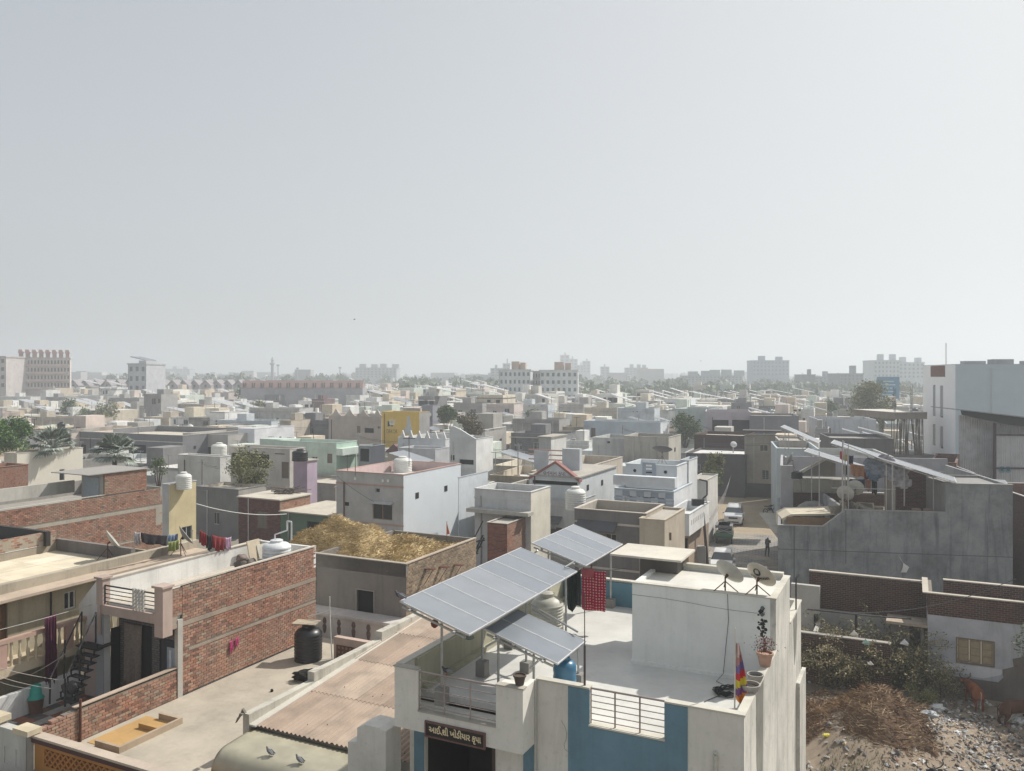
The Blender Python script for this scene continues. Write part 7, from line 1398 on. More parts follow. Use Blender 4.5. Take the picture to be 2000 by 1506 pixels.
# ------------------------------------------------------------------ vegetation
LEAFG = rndm([(0, (0.03, 0.05, 0.018)), (.5, (0.10, 0.145, 0.045)), (1, (0.21, 0.27, 0.085))], .7, 'leaf_green', .2, 2)
LEAFD = rndm([(0, (0.03, 0.04, 0.018)), (.3, (0.13, 0.13, 0.06)), (.65, (0.30, 0.25, 0.13)), (1, (0.50, 0.41, 0.25))], .8, 'leaf_dry', .2, 2)
LEAFO = rndm([(0, (0.06, 0.075, 0.03)), (.5, (0.20, 0.205, 0.08)), (1, (0.36, 0.34, 0.15))], .8, 'leaf_olive', .2, 2)
BARK = plain((0.10, 0.075, 0.055), .9, 0, .3)
def tree(label, base, h, rx, rz_, n=2500, leaf=.16, m=None, clumps=14, name='tree', cat='tree', group=None, lean=0, seed=None, trunk=.14, low=.35):
    rs = random.Random(seed if seed is not None else label); e = empty(name, base, rs.random() * 6, label, cat, group)
    b = MB(); tops = []; tr = trunk; fork = h * low
    b.tube((0, 0, 0), (lean * .3, 0, fork), tr, tr * .75, n=7)
    cs = []
    for k in range(clumps):
        a = rs.random() * 6.28; rr = rx * math.sqrt(rs.random()) * .75; zz = h - rz_ + rz_ * rs.uniform(-.75, .8); f = math.sqrt(max(.1, 1 - ((zz - h + rz_) / rz_) ** 2))
        cs.append(Vector((rr * f * math.cos(a) + lean, rr * f * math.sin(a), zz)))
        if k < 12: mid = Vector((cs[-1].x * .4, cs[-1].y * .4, fork + (zz - fork) * .45)); b.tube((lean * .3, 0, fork * .97), mid, tr * .5, tr * .3, n=5); b.tube(mid, cs[-1], tr * .3, tr * .1, n=4)
    b.build('trunk', BARK, e)
    b = MB(); cr = rx * .42
    for k in range(n):
        c = cs[rs.randrange(clumps)]; d = Vector((rs.gauss(0, 1), rs.gauss(0, 1), rs.gauss(0, .75))).normalized() * cr * rs.random() ** .4 * (1 + .25 * (rs.random() < .1))
        p = c + d; lf = leaf * rs.uniform(.6, 1.4); a = Vector((rs.gauss(0, 1), rs.gauss(0, 1), rs.gauss(0, .6))).normalized() * lf; t = a.cross(Vector((rs.gauss(0, 1), rs.gauss(0, 1), rs.gauss(0, 1)))).normalized() * lf * .42
        b.face([p - a * .5, p + t * .5, p + a * .5, p - t * .5], r=min(1, max(0, .45 + rs.gauss(0, .2) + .12 * math.sin(c.x * 5))))
    b.build('crown', m or LEAFG, e); return e
# big shrub on the plot: arching branches with leaves
q0 = G.l(gp(1700, 1335)); rs = random.Random(5)
e = empty('shrub', G.w(q0.x, q0.y - .6, .3), 0, 'large dry-leaved sprawling shrub in the middle of the rubbish plot', 'shrub')
b = MB(); lb_ = MB()
for k in range(190):
    a = rs.random() * 6.28; p = Vector((rs.gauss(0, 1.2), rs.gauss(0, .5), 0)); d = Vector((math.cos(a) * rs.uniform(.2, 1.0), math.sin(a) * rs.uniform(.1, .6), 1)).normalized(); L = rs.uniform(1.9, 4.4); last = p.copy(); ns = 9
    for s_ in range(ns):
        nxt = last + d * L / ns; d = (d + Vector((math.cos(a) * .10, math.sin(a) * .08, -.12)) + Vector((rs.gauss(0, .07), rs.gauss(0, .07), 0))).normalized(); b.tube(last, nxt, .018 * (1 - s_ / ns) + .004, n=3, cap=False)
        for j in range(int(9 + 9 * s_ / ns)):
            q = last.lerp(nxt, rs.random()) + Vector((rs.gauss(0, .12), rs.gauss(0, .12), rs.gauss(0, .1))); lf = rs.uniform(.035, .08); ax = Vector((rs.gauss(0, 1), rs.gauss(0, 1), rs.gauss(0, .7))).normalized() * lf; t = ax.cross(Vector((rs.gauss(0, 1), rs.gauss(0, 1), rs.gauss(0, 1)))).normalized() * lf * .5
            lb_.face([q - ax, q + t, q + ax, q - t], r=min(1, max(0, rs.gauss(.5 + .25 * mnoise.noise(q * .9), .25))))
        last = nxt
b.build('branches', plain((.13, .10, .07), .9), e); lb_.build('foliage', LEAFD, e)
for (qx, qy, y, c, lab, s_) in ((1671, 1230, 22.5, (.72, .70, .66), 'white rag snagged in the upper left of the shrub', .2), (1693, 1245, 22, (.30, .50, .46), 'pale green plastic film snagged in the shrub', .16), (1767, 1246, 22, (.60, .62, .66), 'pale square packet lying on the right top of the shrub', .17), (1701, 1284, 21, (.72, .70, .66), 'small white scrap low in the shrub', .08)):
    q1 = G.P(qx, qy, y=y); b = MB(); b.face([(-s_, 0, -.1), (-.1, .1, -s_ * .8), (s_ * .9, 0, -.1), (.15, -.1, s_ * .6)]); b.face([(-s_, 0.02, -.1), (.15, -.08, s_ * .6), (-.3 * s_, 0.05, s_)]); o = b.build('snagged_scrap', plain(c, .6)); o.modifiers.new('t', 'SOLIDIFY').thickness = .01; o.location = G.w(q1.x, y - .8, q1.z); o.rotation_euler = (.4, .2, G.rz); tag(o, lab, 'scrap')
q0 = G.l(gp(1795, 1385)); tree('small green weed clump between the stalk heap and the brown cow', G.w(q0.x, q0.y, .1), 1.0, .8, .5, 1600, .09, LEAFO, 8, 'weed', 'weed', trunk=.02)
q0 = G.l(gp(1860, 1330)); tree('low shadowy bush against the peeling white wall', G.w(q0.x - .6, 24.2, 0), 2.0, 1.0, .9, 1500, .09, LEAFD, 8, 'bush', 'bush', trunk=.03)
p_ = G.P(2000, 1215, y=22.5); tree('dark leafy tree cut by the right picture edge beside the shuttered window', G.w(p_.x + .6, 22.5, 0), 4.4, 1.3, 1.1, 1800, .13, LEAFG, 9, seed=3, trunk=.06)
p_ = G.P(1990, 1172, y=16); e = tree('branch with pale broad leaves reaching in at the right picture edge', G.w(p_.x + .9, 16, 0), 6.6, .75, .5, 260, .2, rndm([(0, (.10, .12, .07)), (1, (.34, .36, .27))], .6, 'pale_leaf'), 5, seed=8, trunk=.05)
# ------------------------------------------------------------------ cattle
def cow(label, p, rz, hide, head_down=0, dark=None, sc=1.0, horns=True):
    e = empty('cow', p, rz, label, 'cow', 'cattle on the rubbish plot'); e.scale = (sc,) * 3
    V = [(0, 0, 1.02), (.45, 0, 1.04), (.72, 0, 1.08), (.98, 0, 1.12), (1.22, 0, 1.22 - head_down), (1.38, 0, 1.2 - head_down), (1.62, 0, 1.02 - head_down), (-.4, 0, 1.04), (-.66, 0, 1.06)]
    E = [(0, 1), (1, 2), (2, 3), (3, 4), (4, 5), (5, 6), (0, 7), (7, 8)]; r = [(.31, .36), (.27, .35), (.22, .31), (.13, .2), (.11, .14), (.12, .13), (.07, .075), (.30, .33), (.21, .24)]
    def leg(x, y, hind):
        k = len(V)
        if hind: vs = [(x, y, .82), (x + .08, y * 1.05, .62), (x - .1, y, .40), (x - .05, y, .12), (x - .02, y, .03)]; rr = [(.15, .2), .11, .062, .048, .06]
        else: vs = [(x, y, .8), (x + .0, y, .6), (x + .02, y, .36), (x, y, .12), (x + .03, y, .03)]; rr = [(.12, .15), .085, .055, .043, .055]
        V.extend(vs); r.extend(rr); E.append((8 if hind else 2, k)); E.extend((k + i, k + i + 1) for i in range(4))
    leg(-.62, .19, True); leg(-.60, -.19, True); leg(.66, .17, False); leg(.70, -.17, False)
    o = skinned('body', V, E, r, plain(hide, .85, 0, .45, 3), e)
    for s_ in (-1, 1):
        if horns: b = MB(); b.path([(1.3, s_ * .07, 1.32 - head_down), (1.27, s_ * .22, 1.38 - head_down), (1.25, s_ * .31, 1.5 - head_down), (1.25, s_ * .27, 1.66 - head_down)], .022, n=6); b.build('horn', plain((.06, .05, .045), .5), e)
        b = MB(); b.prism([(1.24, 1.24 - head_down), (1.3, 1.30 - head_down), (1.2, 1.12 - head_down)], s_ * .12, s_ * .3, 'y'); b.build('ear', plain(hide, .85), e)
    b = MB(); b.path([(-.83, 0, 1.2), (-.95, 0, 1.1), (-.94, .02, .75), (-.9, .03, .45)], .022, n=5); b.lathe([(.02, 0), (.05, .08), (.03, .2)], c=(-.9, .03, .28), n=6); b.build('tail', plain(dark or tuple(x * .5 for x in hide), .9), e); return e
q0 = gp(1898, 1380); cow('red-brown cow seen from behind, head toward the peeling wall', q0 + Vector((0, -.2, .02)), R(82), (.27, .085, .03), .12, (.5, .42, .34), .8)
q0 = gp(1975, 1420); cow('dark brown cow standing sideways, cut by the right picture edge', q0 + Vector((.15, 0, 0)), R(8), (.12, .05, .025), .5, None, .84)
q0 = dp(1866, 1520, 27.2); q0.z = 0; cow('black horned cow whose head shows at the bottom picture edge', q0, R(92), (.01, .01, .011), .0)
b = MB(); q0 = pl(1985, 1410); b.tube((0, 0, .05), (1.6, .2, .7), .05, n=8); o = b.build('pole', plain((.45, .43, .38), .8)); o.location = G.w(q0.x - .6, q0.y - .8, .1); tag(o, 'pale pole lying aslant in front of the dark brown cow', 'pole')
# ================================================================== hall, sheds at the right
HF = Frame((1866 - CX) / F * 95, 95, 12)
hall = house('tall white hall tower with four slit windows and a wide pale blue wall', 1803, 1866, 2120, 712, 16.2, side='L', yaw=12, Y=95, wall=W_((.52, .59, .63), .12, blot=.06), sidem=W_((.90, .90, .90), .1, blot=.04), par=.4,
      win=[('S', 1822, 752, 1827, 813, 'o'), ('S', 1836, 753, 1842, 816, 'o'), ('S', 1822, 828, 1827, 871, 'o'), ('S', 1836, 832, 1842, 877, 'o')], name='hall', cat='hall')
for (a0, a1) in ((1822, 1827), (1836, 1842)):
    for (c0, c1) in ((753, 814), (829, 873)):
        p0, p1 = hall.fr.P(a0, c0, x=-.0), hall.fr.P(a1, c1, x=-.0); b = MB(); b.box(.05, .1, min(p0.y, p1.y), max(p0.y, p1.y), p1.z, p0.z); b.build('pane', plain((.30, .31, .32), .5), hall.e)
p0, p1 = hall.fr.P(1818, 716, x=0), hall.fr.P(1846, 736, x=0); y0, y1 = min(p0.y, p1.y), max(p0.y, p1.y)
b = MB(); b.box(-.03, 0, y0, y1, p1.z, 16.18); b.build('brick_patch', brickm((0.24, 0.10, 0.075), (0.18, 0.08, 0.06), (0.2, 0.17, 0.15), .3), hall.e)
b = MB(); b.tube((1.0, 7, 16), (1.0, 7, 19.0), .05); b.build('mast', METAL, hall.e)
for k, x in enumerate((2, 5, 8.5, 12)): b = MB(); b.box(x, x + 2.2, 3, 5, 16, 16.7 + .2 * (k % 2)); b.build('roof_box', W_((.4, .42, .45), .3), hall.e)
# corrugated shed in front
MS = rndm([(0, (.36, .38, .40)), (.5, (.43, .45, .46)), (1, (.52, .53, .54))], .5, 'grey_sheet', .35, 1.0)
SHF = Frame((1868 - CX) / F * 80, 80, 8); shd = empty('metal_shed', SHF.o, SHF.rz, 'grey corrugated metal shed with a dark roof truss, right edge of the picture', 'shed')
z0, z1 = SHF.P(1868, 900, y=0).z, SHF.P(1868, 800, y=0).z
for k in range(4):
    b = MB(Matrix.Translation((0, 0, 0)) @ Matrix.Rotation(R(90), 4, 'X')); 
    b = MB(); x0 = .2 + k * 1.7; n_ = 24; pts = []
    for j in (0, 1):
        for i in range(n_ + 1): pts.append((x0 + 1.72 * i / n_, -.0 + .03 * math.sin(i * 2.1) + .5 * k * .0, (z0 - 2 + .0) if j == 0 else z1 - .5 - .12 * (x0 + 1.7 * i / n_)))
    b.raw(pts, [(i, i + 1, n_ + 2 + i, n_ + 1 + i) for i in range(n_)], r=random.random()); b.build('wall_sheet', MS, shd)
xg = SHF.P(1940, 850, y=-1.5).x
for k in range(4):
    b = MB(); x0 = xg + .2 + k * 1.25; n_ = 26; pts = []
    for j in (0, 1):
        for i in range(n_ + 1): pts.append((x0 + 1.25 * i / n_, -1.5 + .035 * math.sin(i * 1.9), 2.5 if j == 0 else z1 - 2.3))
    b.raw(pts, [(i, i + 1, n_ + 2 + i, n_ + 1 + i) for i in range(n_)], r=random.random()); b.build('gate_sheet', rndm([(0, (.50, .51, .52)), (1, (.62, .62, .62))], .5, 'gate_sheet', .2, 1.0), shd)
b = MB(); b.box(xg, xg + .22, -1.6, -1.4, 0, z1 - 1.2); [b.box(xg, xg + 8, -1.62, -1.55, zz, zz + .14) for zz in (3.2, 6.5 - .4, z1 - 2.4)]; b.build('dark_frame', plain((.05, .025, .03), .7), shd)
b = MB(); b.prism([(-.2, z1), (9, z1 - 1.1), (9, z1 - 1.9), (4, z1 - 1.35), (-.1, z1 - .45)], -1.8, -1.5, 'y'); b.build('truss', plain((.02, .02, .022), .8), shd); b = MB(); b.prism([(-.3, z1 + .02), (9, z1 - 1.05), (9, z1 - .98), (-.3, z1 + .1)], -2, 6, 'y'); b.build('roof', plain((.30, .31, .33), .6), shd)
for dx in (0, .55): q0 = SHF.P(1957, 917, y=-1.6); b = MB(Matrix.Translation((q0.x + dx, -1.58, q0.z)) @ Matrix.Rotation(R(90), 4, 'X')); b.lathe([(.3, 0), (.3, .03)], n=16, m=0); b.lathe([(.15, 0), (.15, .04)], n=12, m=1); b.build('round_vent', [plain((.10, .26, .30), .6), plain((.02, .06, .10), .6)], shd)
c_ = SHF.w(4, 3); PLACED.append((c_.x, c_.y, 6, 5, 8, 11)); 
h = house('brick store wall with a slab roof below the metal shed', 1866, 1868, 1950, 905, 6.9, side='R', yaw=30, Y=72, wall=brickm((0.20, 0.09, 0.065), (0.15, 0.07, 0.055), (0.2, 0.17, 0.14), .4), wide=2, deep=9)
h = house('dark tar roofed low building before the white hall tower', 1760, 1905, 1915, 925, 6.0, Y=68, yaw=14, wall=c_dbrick, par=.25, deep=10, roofm=W_((.13, .13, .14), .4), coping=W_((.3, .3, .3), .4))
b_ = house('brick yard wall at the right edge below the corrugated gate', 1955, 2060, 2062, 1010, 5.6, Y=62, yaw=8, wall=BR, par=.2, deep=4)
# propped slab under construction
cf = Frame((1748 - CX) / F * 100, 100, -8); cn = empty('building_site', cf.o, cf.rz, 'new concrete slab held up by rows of rough timber props, beside the white hall', 'building site')
PLACED.append((*cf.w(3, 4)[:2], 5, 6, 0, 9))
q0 = cf.P(1748, 806, y=0); zsl = q0.z; W0 = 4.2
b = MB(); b.box(-.1, W0, -.1, 9, zsl - .8, zsl); b.build('slab', W_((.30, .26, .22), .6), cn); b = MB(); b.box(-.2, W0, -.2, 9, zsl, zsl + .06); b.build('slab_top', W_((.6, .57, .52), .3), cn)
for k in range(30): b = MB(); x, y = random.uniform(0, W0), random.choice((0, .3, .9, 2)); b.tube((x + random.gauss(0, .25), y, zsl - 5.2), (x, y, zsl - .8), .05, n=5); b.build('prop', plain((.22, .17, .12), .9, 0, .4), cn)
for x in (0.1, W0 * .55): b = MB(); [b.tube((x + dx, .2, zsl), (x + dx * 1.5, .2, zsl + 2.4 + random.random()), .025, n=4) for dx in (-.1, 0, .1)]; b.build('rebar', BLACK, cn)
b = MB(); b.box(-.3, W0 + 1, .0, 9, 0, zsl - 5.2); b.build('wall', W_((.24, .22, .21), .6), cn)
house('low dark roof with rubble edge left of the propped slab', 1622, 1745, 1748, 858, 7.0, Y=95, yaw=12, wall=W_((.14, .13, .13), .6), par=.3, deep=8, roofm=W_((.3, .28, .26), .8))
house('pale wall terrace under the long white array', 1585, 1745, 1747, 893, 6.0, Y=82, yaw=12, wall=W_((.5, .51, .5), .5), par=.8, deep=9)
house('white house with a low terrace wall beside the lane, right of the plastered house', 1517, 1600, 1602, 878, 6.2, Y=84, yaw=14, wall=W_((.48, .54, .57), .3), par=.5, deep=9)
house('cream shack with a tin lean-to roof beyond the white terrace wall', 1522, 1575, 1577, 862, 6.6, Y=92, yaw=14, wall=W_((.45, .42, .38), .7), par=.2, deep=7)
# blue hoarding
e = empty('hoarding', dp(1735, 815, 230), R(-5), 'large blue advertising hoarding on posts behind the broad tree', 'hoarding'); hh = .0; z0, z1 = dp(1735, 778, 230).z - e.location.z, dp(1735, 736, 230).z - e.location.z
b = MB(); b.box(-3, 3, 0, .3, z0, z1); b.build('board', plain((.06, .20, .32), .6, 0, .15, 1), e)
for k in range(5): b = MB(); zz = z0 + .8 + k * .95; b.box(-1.8 + .3 * (k % 2), 1.9 - .4 * (k % 3), -.03, -.002, zz, zz + .3); b.build('text_line', plain((.35, .5, .58), .7), e)
b = MB(); [b.tube((x, .1, -6), (x, .1, z0), .15) for x in (-2, 2)]; b.build('post', METAL, e)
# ================================================================== trees of the middle ground
def tr(label, px, pytop, pyw, Y, zb=0, **k):
    """crown top row, half width in pixels, at distance Y"""
    top = dp(px, pytop, Y); rx = pyw / F * Y; h = top.z - zb; keep(px - pyw, px + pyw, pytop, Y, pyw * 1.3)
    return tree(label, Vector((top.x, Y, zb)), h, rx, min(h * .45, rx * .9), **k)
tr('broad dark green tree at the left picture edge', 22, 812, 42, 95, n=5200, leaf=.32, m=rndm([(0, (0.025, 0.06, 0.012)), (.5, (0.09, 0.19, 0.03)), (1, (0.20, 0.34, 0.06))], .7, 'leaf_bright'), clumps=18)
tr('small olive tree with open twigs over the low cream house', 487, 876, 46, 80, n=4200, leaf=.24, m=LEAFO, clumps=20)
tr('wide green tree left of another, behind the white boxes at far left', 146, 774, 30, 230, n=2200, leaf=.8, m=LEAFG)
tr('flatter olive tree right of the wide green one', 212, 788, 32, 225, n=1800, leaf=.7, m=LEAFO)
tr('dark tree among the grey rows, upper left of centre', 485, 756, 24, 300, n=1500, leaf=1.0, m=LEAFG)
tr('small olive tree just below the dark one among the grey rows', 503, 778, 20, 240, n=1300, leaf=.7, m=LEAFO)
tr('blue-green tree between the yellow wall and the brown flowering tree', 872, 792, 20, 150, n=1800, leaf=.5, m=LEAFG)
tr('brown-tinged flowering tree behind the tall white gable', 918, 808, 30, 120, n=2800, leaf=.35, m=rndm([(0, (.05, .05, .025)), (.5, (.14, .11, .05)), (1, (.25, .19, .12))], .8, 'leaf_brown'))
tr('green bush tree before the pale blue long house', 1042, 798, 16, 175, n=1000, leaf=.5, m=LEAFG)
tr('green tree in front of the mint grey house', 1338, 808, 32, 130, n=3200, leaf=.38, m=LEAFG, clumps=18)
tr('dusty tree in the courtyard beside the lamp pole', 1395, 886, 24, 88, n=2400, leaf=.24, m=LEAFO)
tr('dark green tree behind the compound wall at the lane', 1392, 922, 20, 80, n=2200, leaf=.22, m=LEAFG)
tr('big broad-crowned tree left of the white hall', 1706, 750, 48, 160, n=6500, leaf=.5, m=LEAFO, clumps=26, trunk=.4)
tr('pale thin tree below and behind the broad-crowned tree', 1732, 800, 22, 150, n=1500, leaf=.4, m=LEAFO)
tr('small blue-green tree left of the broad-crowned tree', 1624, 776, 20, 190, n=1200, leaf=.6, m=LEAFG)
tr('olive tree in front of the hazy white apartment block', 1765, 752, 20, 330, n=1200, leaf=1.2, m=LEAFO)
# fan palms
PALM = rndm([(0, (.12, .145, .12)), (.5, (.25, .29, .24)), (1, (.46, .50, .43))], .6, 'palm_leaf', .15, 2)
def palm(label, px, pytop, hw, Y, nf=26, seed=1):
    top = dp(px, pytop, Y); R_ = hw / F * Y; keep(px - hw, px + hw, pytop, Y, hw * 1.4); rs = random.Random(seed); e = empty('fan_palm', Vector((top.x, Y, 0)), 0, label, 'palm', 'silvery fan palms'); c = Vector((0, 0, top.z - R_ * .8))
    b = MB(); b.tube((0, 0, 0), tuple(c), .3, .22, n=8); b.build('trunk', BARK, e)
    for k in range(nf):
        a = rs.random() * 6.28; el = rs.uniform(-.5, 1.3); d = Vector((math.cos(a) * math.cos(el), math.sin(a) * math.cos(el), math.sin(el))); st_ = c + d * R_ * .45; b = MB(); b.tube(c, st_, .04, .03, n=4)
        s1 = d.cross(Vector((0, 0, 1))).normalized(); n2 = s1.cross(d); lr = R_ * .62
        for j in range(15):
            t = (j - 7) / 7 * 1.35; ray_ = d * math.cos(t) + s1 * math.sin(t); w_ = s1.cross(ray_).normalized() * .0 + (n2.cross(ray_)).normalized() * .13; tip = st_ + ray_ * lr * (1 - .2 * abs(t)) - Vector((0, 0, .18 * lr)); mid = st_ + ray_ * lr * .6
            b.face([st_, mid - w_, tip, mid + w_], r=rs.random())
        b.build('frond', PALM, e)
palm('left of two silvery fan palms in front of the long grey building', 103, 836, 50, 88, seed=1)
palm('right of two silvery fan palms, before the open bays', 224, 848, 48, 84, 30, seed=2)
tr('low green shrub under the right fan palm', 310, 893, 20, 86, n=900, leaf=.2, m=LEAFG)
# ================================================================== landmark blocks
def block(label, x0, x1, ytop, Y, z0=0, col=(.5, .5, .5), floors=7, bays=6, side='F', name='apartment_block', depth=14, yaw=8, wcol=None, roofbits=1, cat='apartment block', windows=True, balc=False):
    keep(x0, x1, ytop, Y, min(40, (780 - ytop))); p0, p1 = dp(x0, ytop, Y), dp(x1, ytop, Y); W = p1.x - p0.x; h = p0.z; fr = Frame(p0.x, Y, yaw); e = empty(name, fr.o, fr.rz, label, cat)
    b = MB(); hs_ = []; fh = h / floors
    ws = []
    for f in range(floors):
        for k in range(bays):
            a = W * (k + .25) / bays; c = W * (k + .75) / bays; ws.append((a, c, f * fh + fh * .3, f * fh + fh * .78))
    vis = [w_ for w_ in ws if w_[2] > h - 4.5 * fh] if windows else []
    hface(b, (0, 0, 0), (1, 0, 0), W, h, vis, (0, 1, 0), 0, .4, back=1); b.box(0, W, .5, depth, 0, h); b.box(0, .3, 0, .5, 0, h); b.box(W - .3, W, 0, .5, 0, h)
    wm = W_(col, .3); b.build('wall', [wm, plain(wcol or (.12, .13, .14), .3)], e)
    b = MB(); b.box(-.3, W + .3, -.3, depth, h, h + .5); b.build('roof', W_(tuple(x * .9 for x in col), .3), e)
    if balc:
        for f in range(floors): b = MB(); b.box(W * .02, W * .98, -1.0, 0, f * fh, f * fh + .25 * fh); b.build('balcony', W_(balc, .2), e)
    for k in range(roofbits):
        x = W * (k + .3 + .3 * random.random()) / max(1, roofbits); b = MB(); b.box(x, x + W * .16, 2, 7, h + .5, h + 3.2 + random.random() * 1.5); b.build('stair_tower', W_(col, .3), e)
    PLACED.append((fr.w(W / 2, depth / 2).x, fr.w(W / 2, depth / 2).y, W / 2, depth / 2, yaw, h)); return e, fr, W, h
e, fr, W, h = block('long cream and rust apartment block with a row of small gabled roof tops, far left', 32, 124, 700, 330, col=(.60, .55, .51), floors=7, bays=16, yaw=-25, wcol=(.16, .13, .12), balc=(.60, .48, .44), roofbits=0, depth=10)
for k in range(8):
    x = W * (k + .3) / 8; g_ = W / 8; b = MB(); b.prism([(x - .1, h + 2.2), (x + g_ * .75, h + 2.2), (x + g_ * .55, h + 3.6), (x + .1, h + 3.6)], -1.0, 3, 'y'); b.box(x + .1, x + g_ * .62, 0, 2.5, h + .5, h + 2.2); b.build('roof_gable', W_((.55, .38, .34), .3), e)
b = MB(); b.box(-6.2, -.3, -3, 8, 0, h + .8); b.build('corner_tower', W_((.52, .49, .47), .3), e); b = MB(); b.box(-6.0, -.5, -3.05, -3, 2, h * .62); b.build('brown_panel', W_((.20, .15, .14), .3), e)
block('slim grey corner of the same long estate, at the very left edge', -30, 14, 698, 320, col=(.54, .50, .48), floors=7, bays=3, roofbits=0, yaw=5)
e, fr, W, h = block('lone grey four-storey house with a tilted roof canopy, left of centre', 250, 288, 712, 330, col=(.46, .47, .49), floors=5, bays=3, roofbits=0)
b = MB(); b.prism([(1, h + 3.0), (W - .5, h + 1.6), (W - .5, h + 1.9), (1, h + 3.3)], 0, 8, 'y'); b.build('canopy', plain((.20, .21, .23), .6), e); b = MB(); b.box(W * .6, W, 0, 8, h, h + 1.6); b.build('stair_tower', W_((.46, .47, .49), .3), e)
for lab, x0, x1, yt, c in (('left of the twin white flats with brown roof rooms, centre', 975, 1036, 724, (.60, .62, .62)), ('right of the twin white flats with brown roof rooms, centre', 1054, 1128, 725, (.58, .61, .61))):
    e, fr, W, h = block(lab, x0, x1, yt, 300, col=c, floors=6, bays=7, roofbits=0, yaw=6, wcol=(.10, .14, .15))
    b = MB(); b.box(W * .38, W * .62, 2, 8, h + .5, h + 3.4); b.box(W * .66, W * .82, 3, 8, h + .5, h + 3.0); b.build('roof_room', W_((.48, .36, .28), .3), e)
e, fr, W, h = block('faded white flats wing between the twin white flats', 1034, 1056, 727, 312, col=(.52, .49, .46), floors=6, bays=4, roofbits=0)
for x in (532,):
    Yt = 650; e = empty('telecom_tower', dp(x, 745, Yt), 0, 'tall minaret-like telecom tower on the hazy skyline, left of centre', 'tower'); H_ = dp(x, 697, Yt).z - e.location.z; b = MB(); b.lathe([(1.3, 0), (1.1, H_ * .68), (2.1, H_ * .7), (2.1, H_ * .74), (1.0, H_ * .76), (.9, H_ * .86), (1.4, H_ * .87), (.8, H_ * .9), (.2, H_)], n=12); b.build('shaft', W_((.4, .4, .42), .3), e)
for x, yt, lab in ((543, 712, 'thin mast just right of the telecom tower'), (581, 718, 'thin mast further right of the telecom tower'), (664, 717, 'thin mast left of the hazy far estate'), (601, 730, 'short mast between the two thin masts')):
    Yt = 700; e = empty('mast', dp(x, 746, Yt), 0, lab, 'mast'); H_ = dp(x, yt, Yt).z - e.location.z; b = MB(); b.tube((0, 0, 0), (0, 0, H_), .55, .4, n=6); b.lathe([(1.2, H_ * .9), (1.3, H_)], n=8); b.build('pole', W_((.35, .36, .4), .3), e)
random.seed(21)
FARB = [('broad stepped hazy estate of towers, centre left of the skyline', 694, 775, 719, 820, (.40, .42, .44), 4), ('tallest pale tower of the central skyline group', 1094, 1112, 694, 1000, (.48, .52, .52), 1), ('shorter tower right beside the tallest pale one', 1112, 1128, 702, 1000, (.5, .53, .53), 1), ('squared tower right of the central pale towers', 1138, 1153, 706, 1000, (.42, .45, .46), 1), ('low hazy block between the central towers', 1126, 1140, 714, 990, (.45, .47, .48), 1),
        ('small hazy block on the skyline right of the central towers', 1174, 1190, 717, 900, (.42, .44, .45), 1), ('long low hazy block above the trees, right of centre', 1222, 1265, 719, 900, (.38, .42, .45), 3), ('long low flats half hidden by trees, left of the blue-grey block', 1336, 1448, 735, 560, (.36, .40, .42), 5),
        ('large blue-grey office block with roof letters, right skyline', 1470, 1540, 705, 620, (.26, .34, .40), 2), ('dark green glass box building right of the blue-grey office block', 1570, 1592, 733, 480, (.10, .14, .16), 1), ('grey glazed building beside the dark glass box', 1592, 1630, 737, 480, (.30, .34, .37), 1), ('slatted grey building left of the blue hoarding', 1640, 1685, 731, 430, (.24, .27, .30), 1),
        ('left part of the large hazy white apartment block', 1707, 1756, 705, 520, (.50, .55, .58), 2), ('right part of the large hazy white apartment block', 1756, 1804, 709, 530, (.50, .55, .58), 2), ('faint flats left of the skyline tower', 322, 372, 721, 1300, (.45, .48, .5), 2), ('faint low block near the far left skyline', 395, 460, 732, 1200, (.42, .45, .47), 2), ('low flats behind the twin white flats, left', 958, 985, 720, 700, (.42, .44, .45), 1), ('tower with mast behind the left twin white flats', 982, 996, 711, 700, (.5, .53, .54), 1), ('faint tall block on the far skyline', 1400, 1432, 729, 1200, (.45, .48, .5), 1)]
for lab, x0, x1, yt, Yd, c, rb in FARB:
    block(lab, x0, x1, yt, Yd, col=c, floors=9, bays=max(2, int((x1 - x0) / 7)), roofbits=rb, yaw=4, depth=20, cat='far building', wcol=tuple(v * .45 for v in c))
# row of gabled terrace roofs at left, behind
GR = W_((.30, .27, .28), .3)
for k in range(17):
    x = 133 + k * 21.5; Yg = 400 + 6 * (k % 3); p0 = dp(x, 763, Yg); e = empty('gabled_house', Vector((p0.x, Yg, 0)), 0, 'grey terraced house with small pointed gable, in the row below the left skyline', 'house', 'row of gabled terraced houses'); hz_ = dp(x, 752, Yg).z
    hp = dp(x, 743, Yg).z; wd = 5.2
    b = MB(); b.box(0, wd, 0, 10, 0, hz_ - .3); b.prism([(.3, hz_ - .3), (wd - .3, hz_ - .3), (wd / 2, hp - .3)], 0, 8, 'y'); b.build('wall', W_((.33, .30, .30), .3), e)
    b = MB(); b.prism([(-.1, hz_ - .5), (wd / 2, hp), (wd + .1, hz_ - .5), (wd + .1, hz_ - .15), (wd / 2, hp + .35), (-.1, hz_ - .15)], -.6, 8.5, 'y'); b.build('roof', GR, e)
    b = MB(); b.box(wd / 2 - .5, wd / 2 + .5, -.05, .0, hz_ - 1.2, hz_ + .1); b.build('window', GLASS, e)
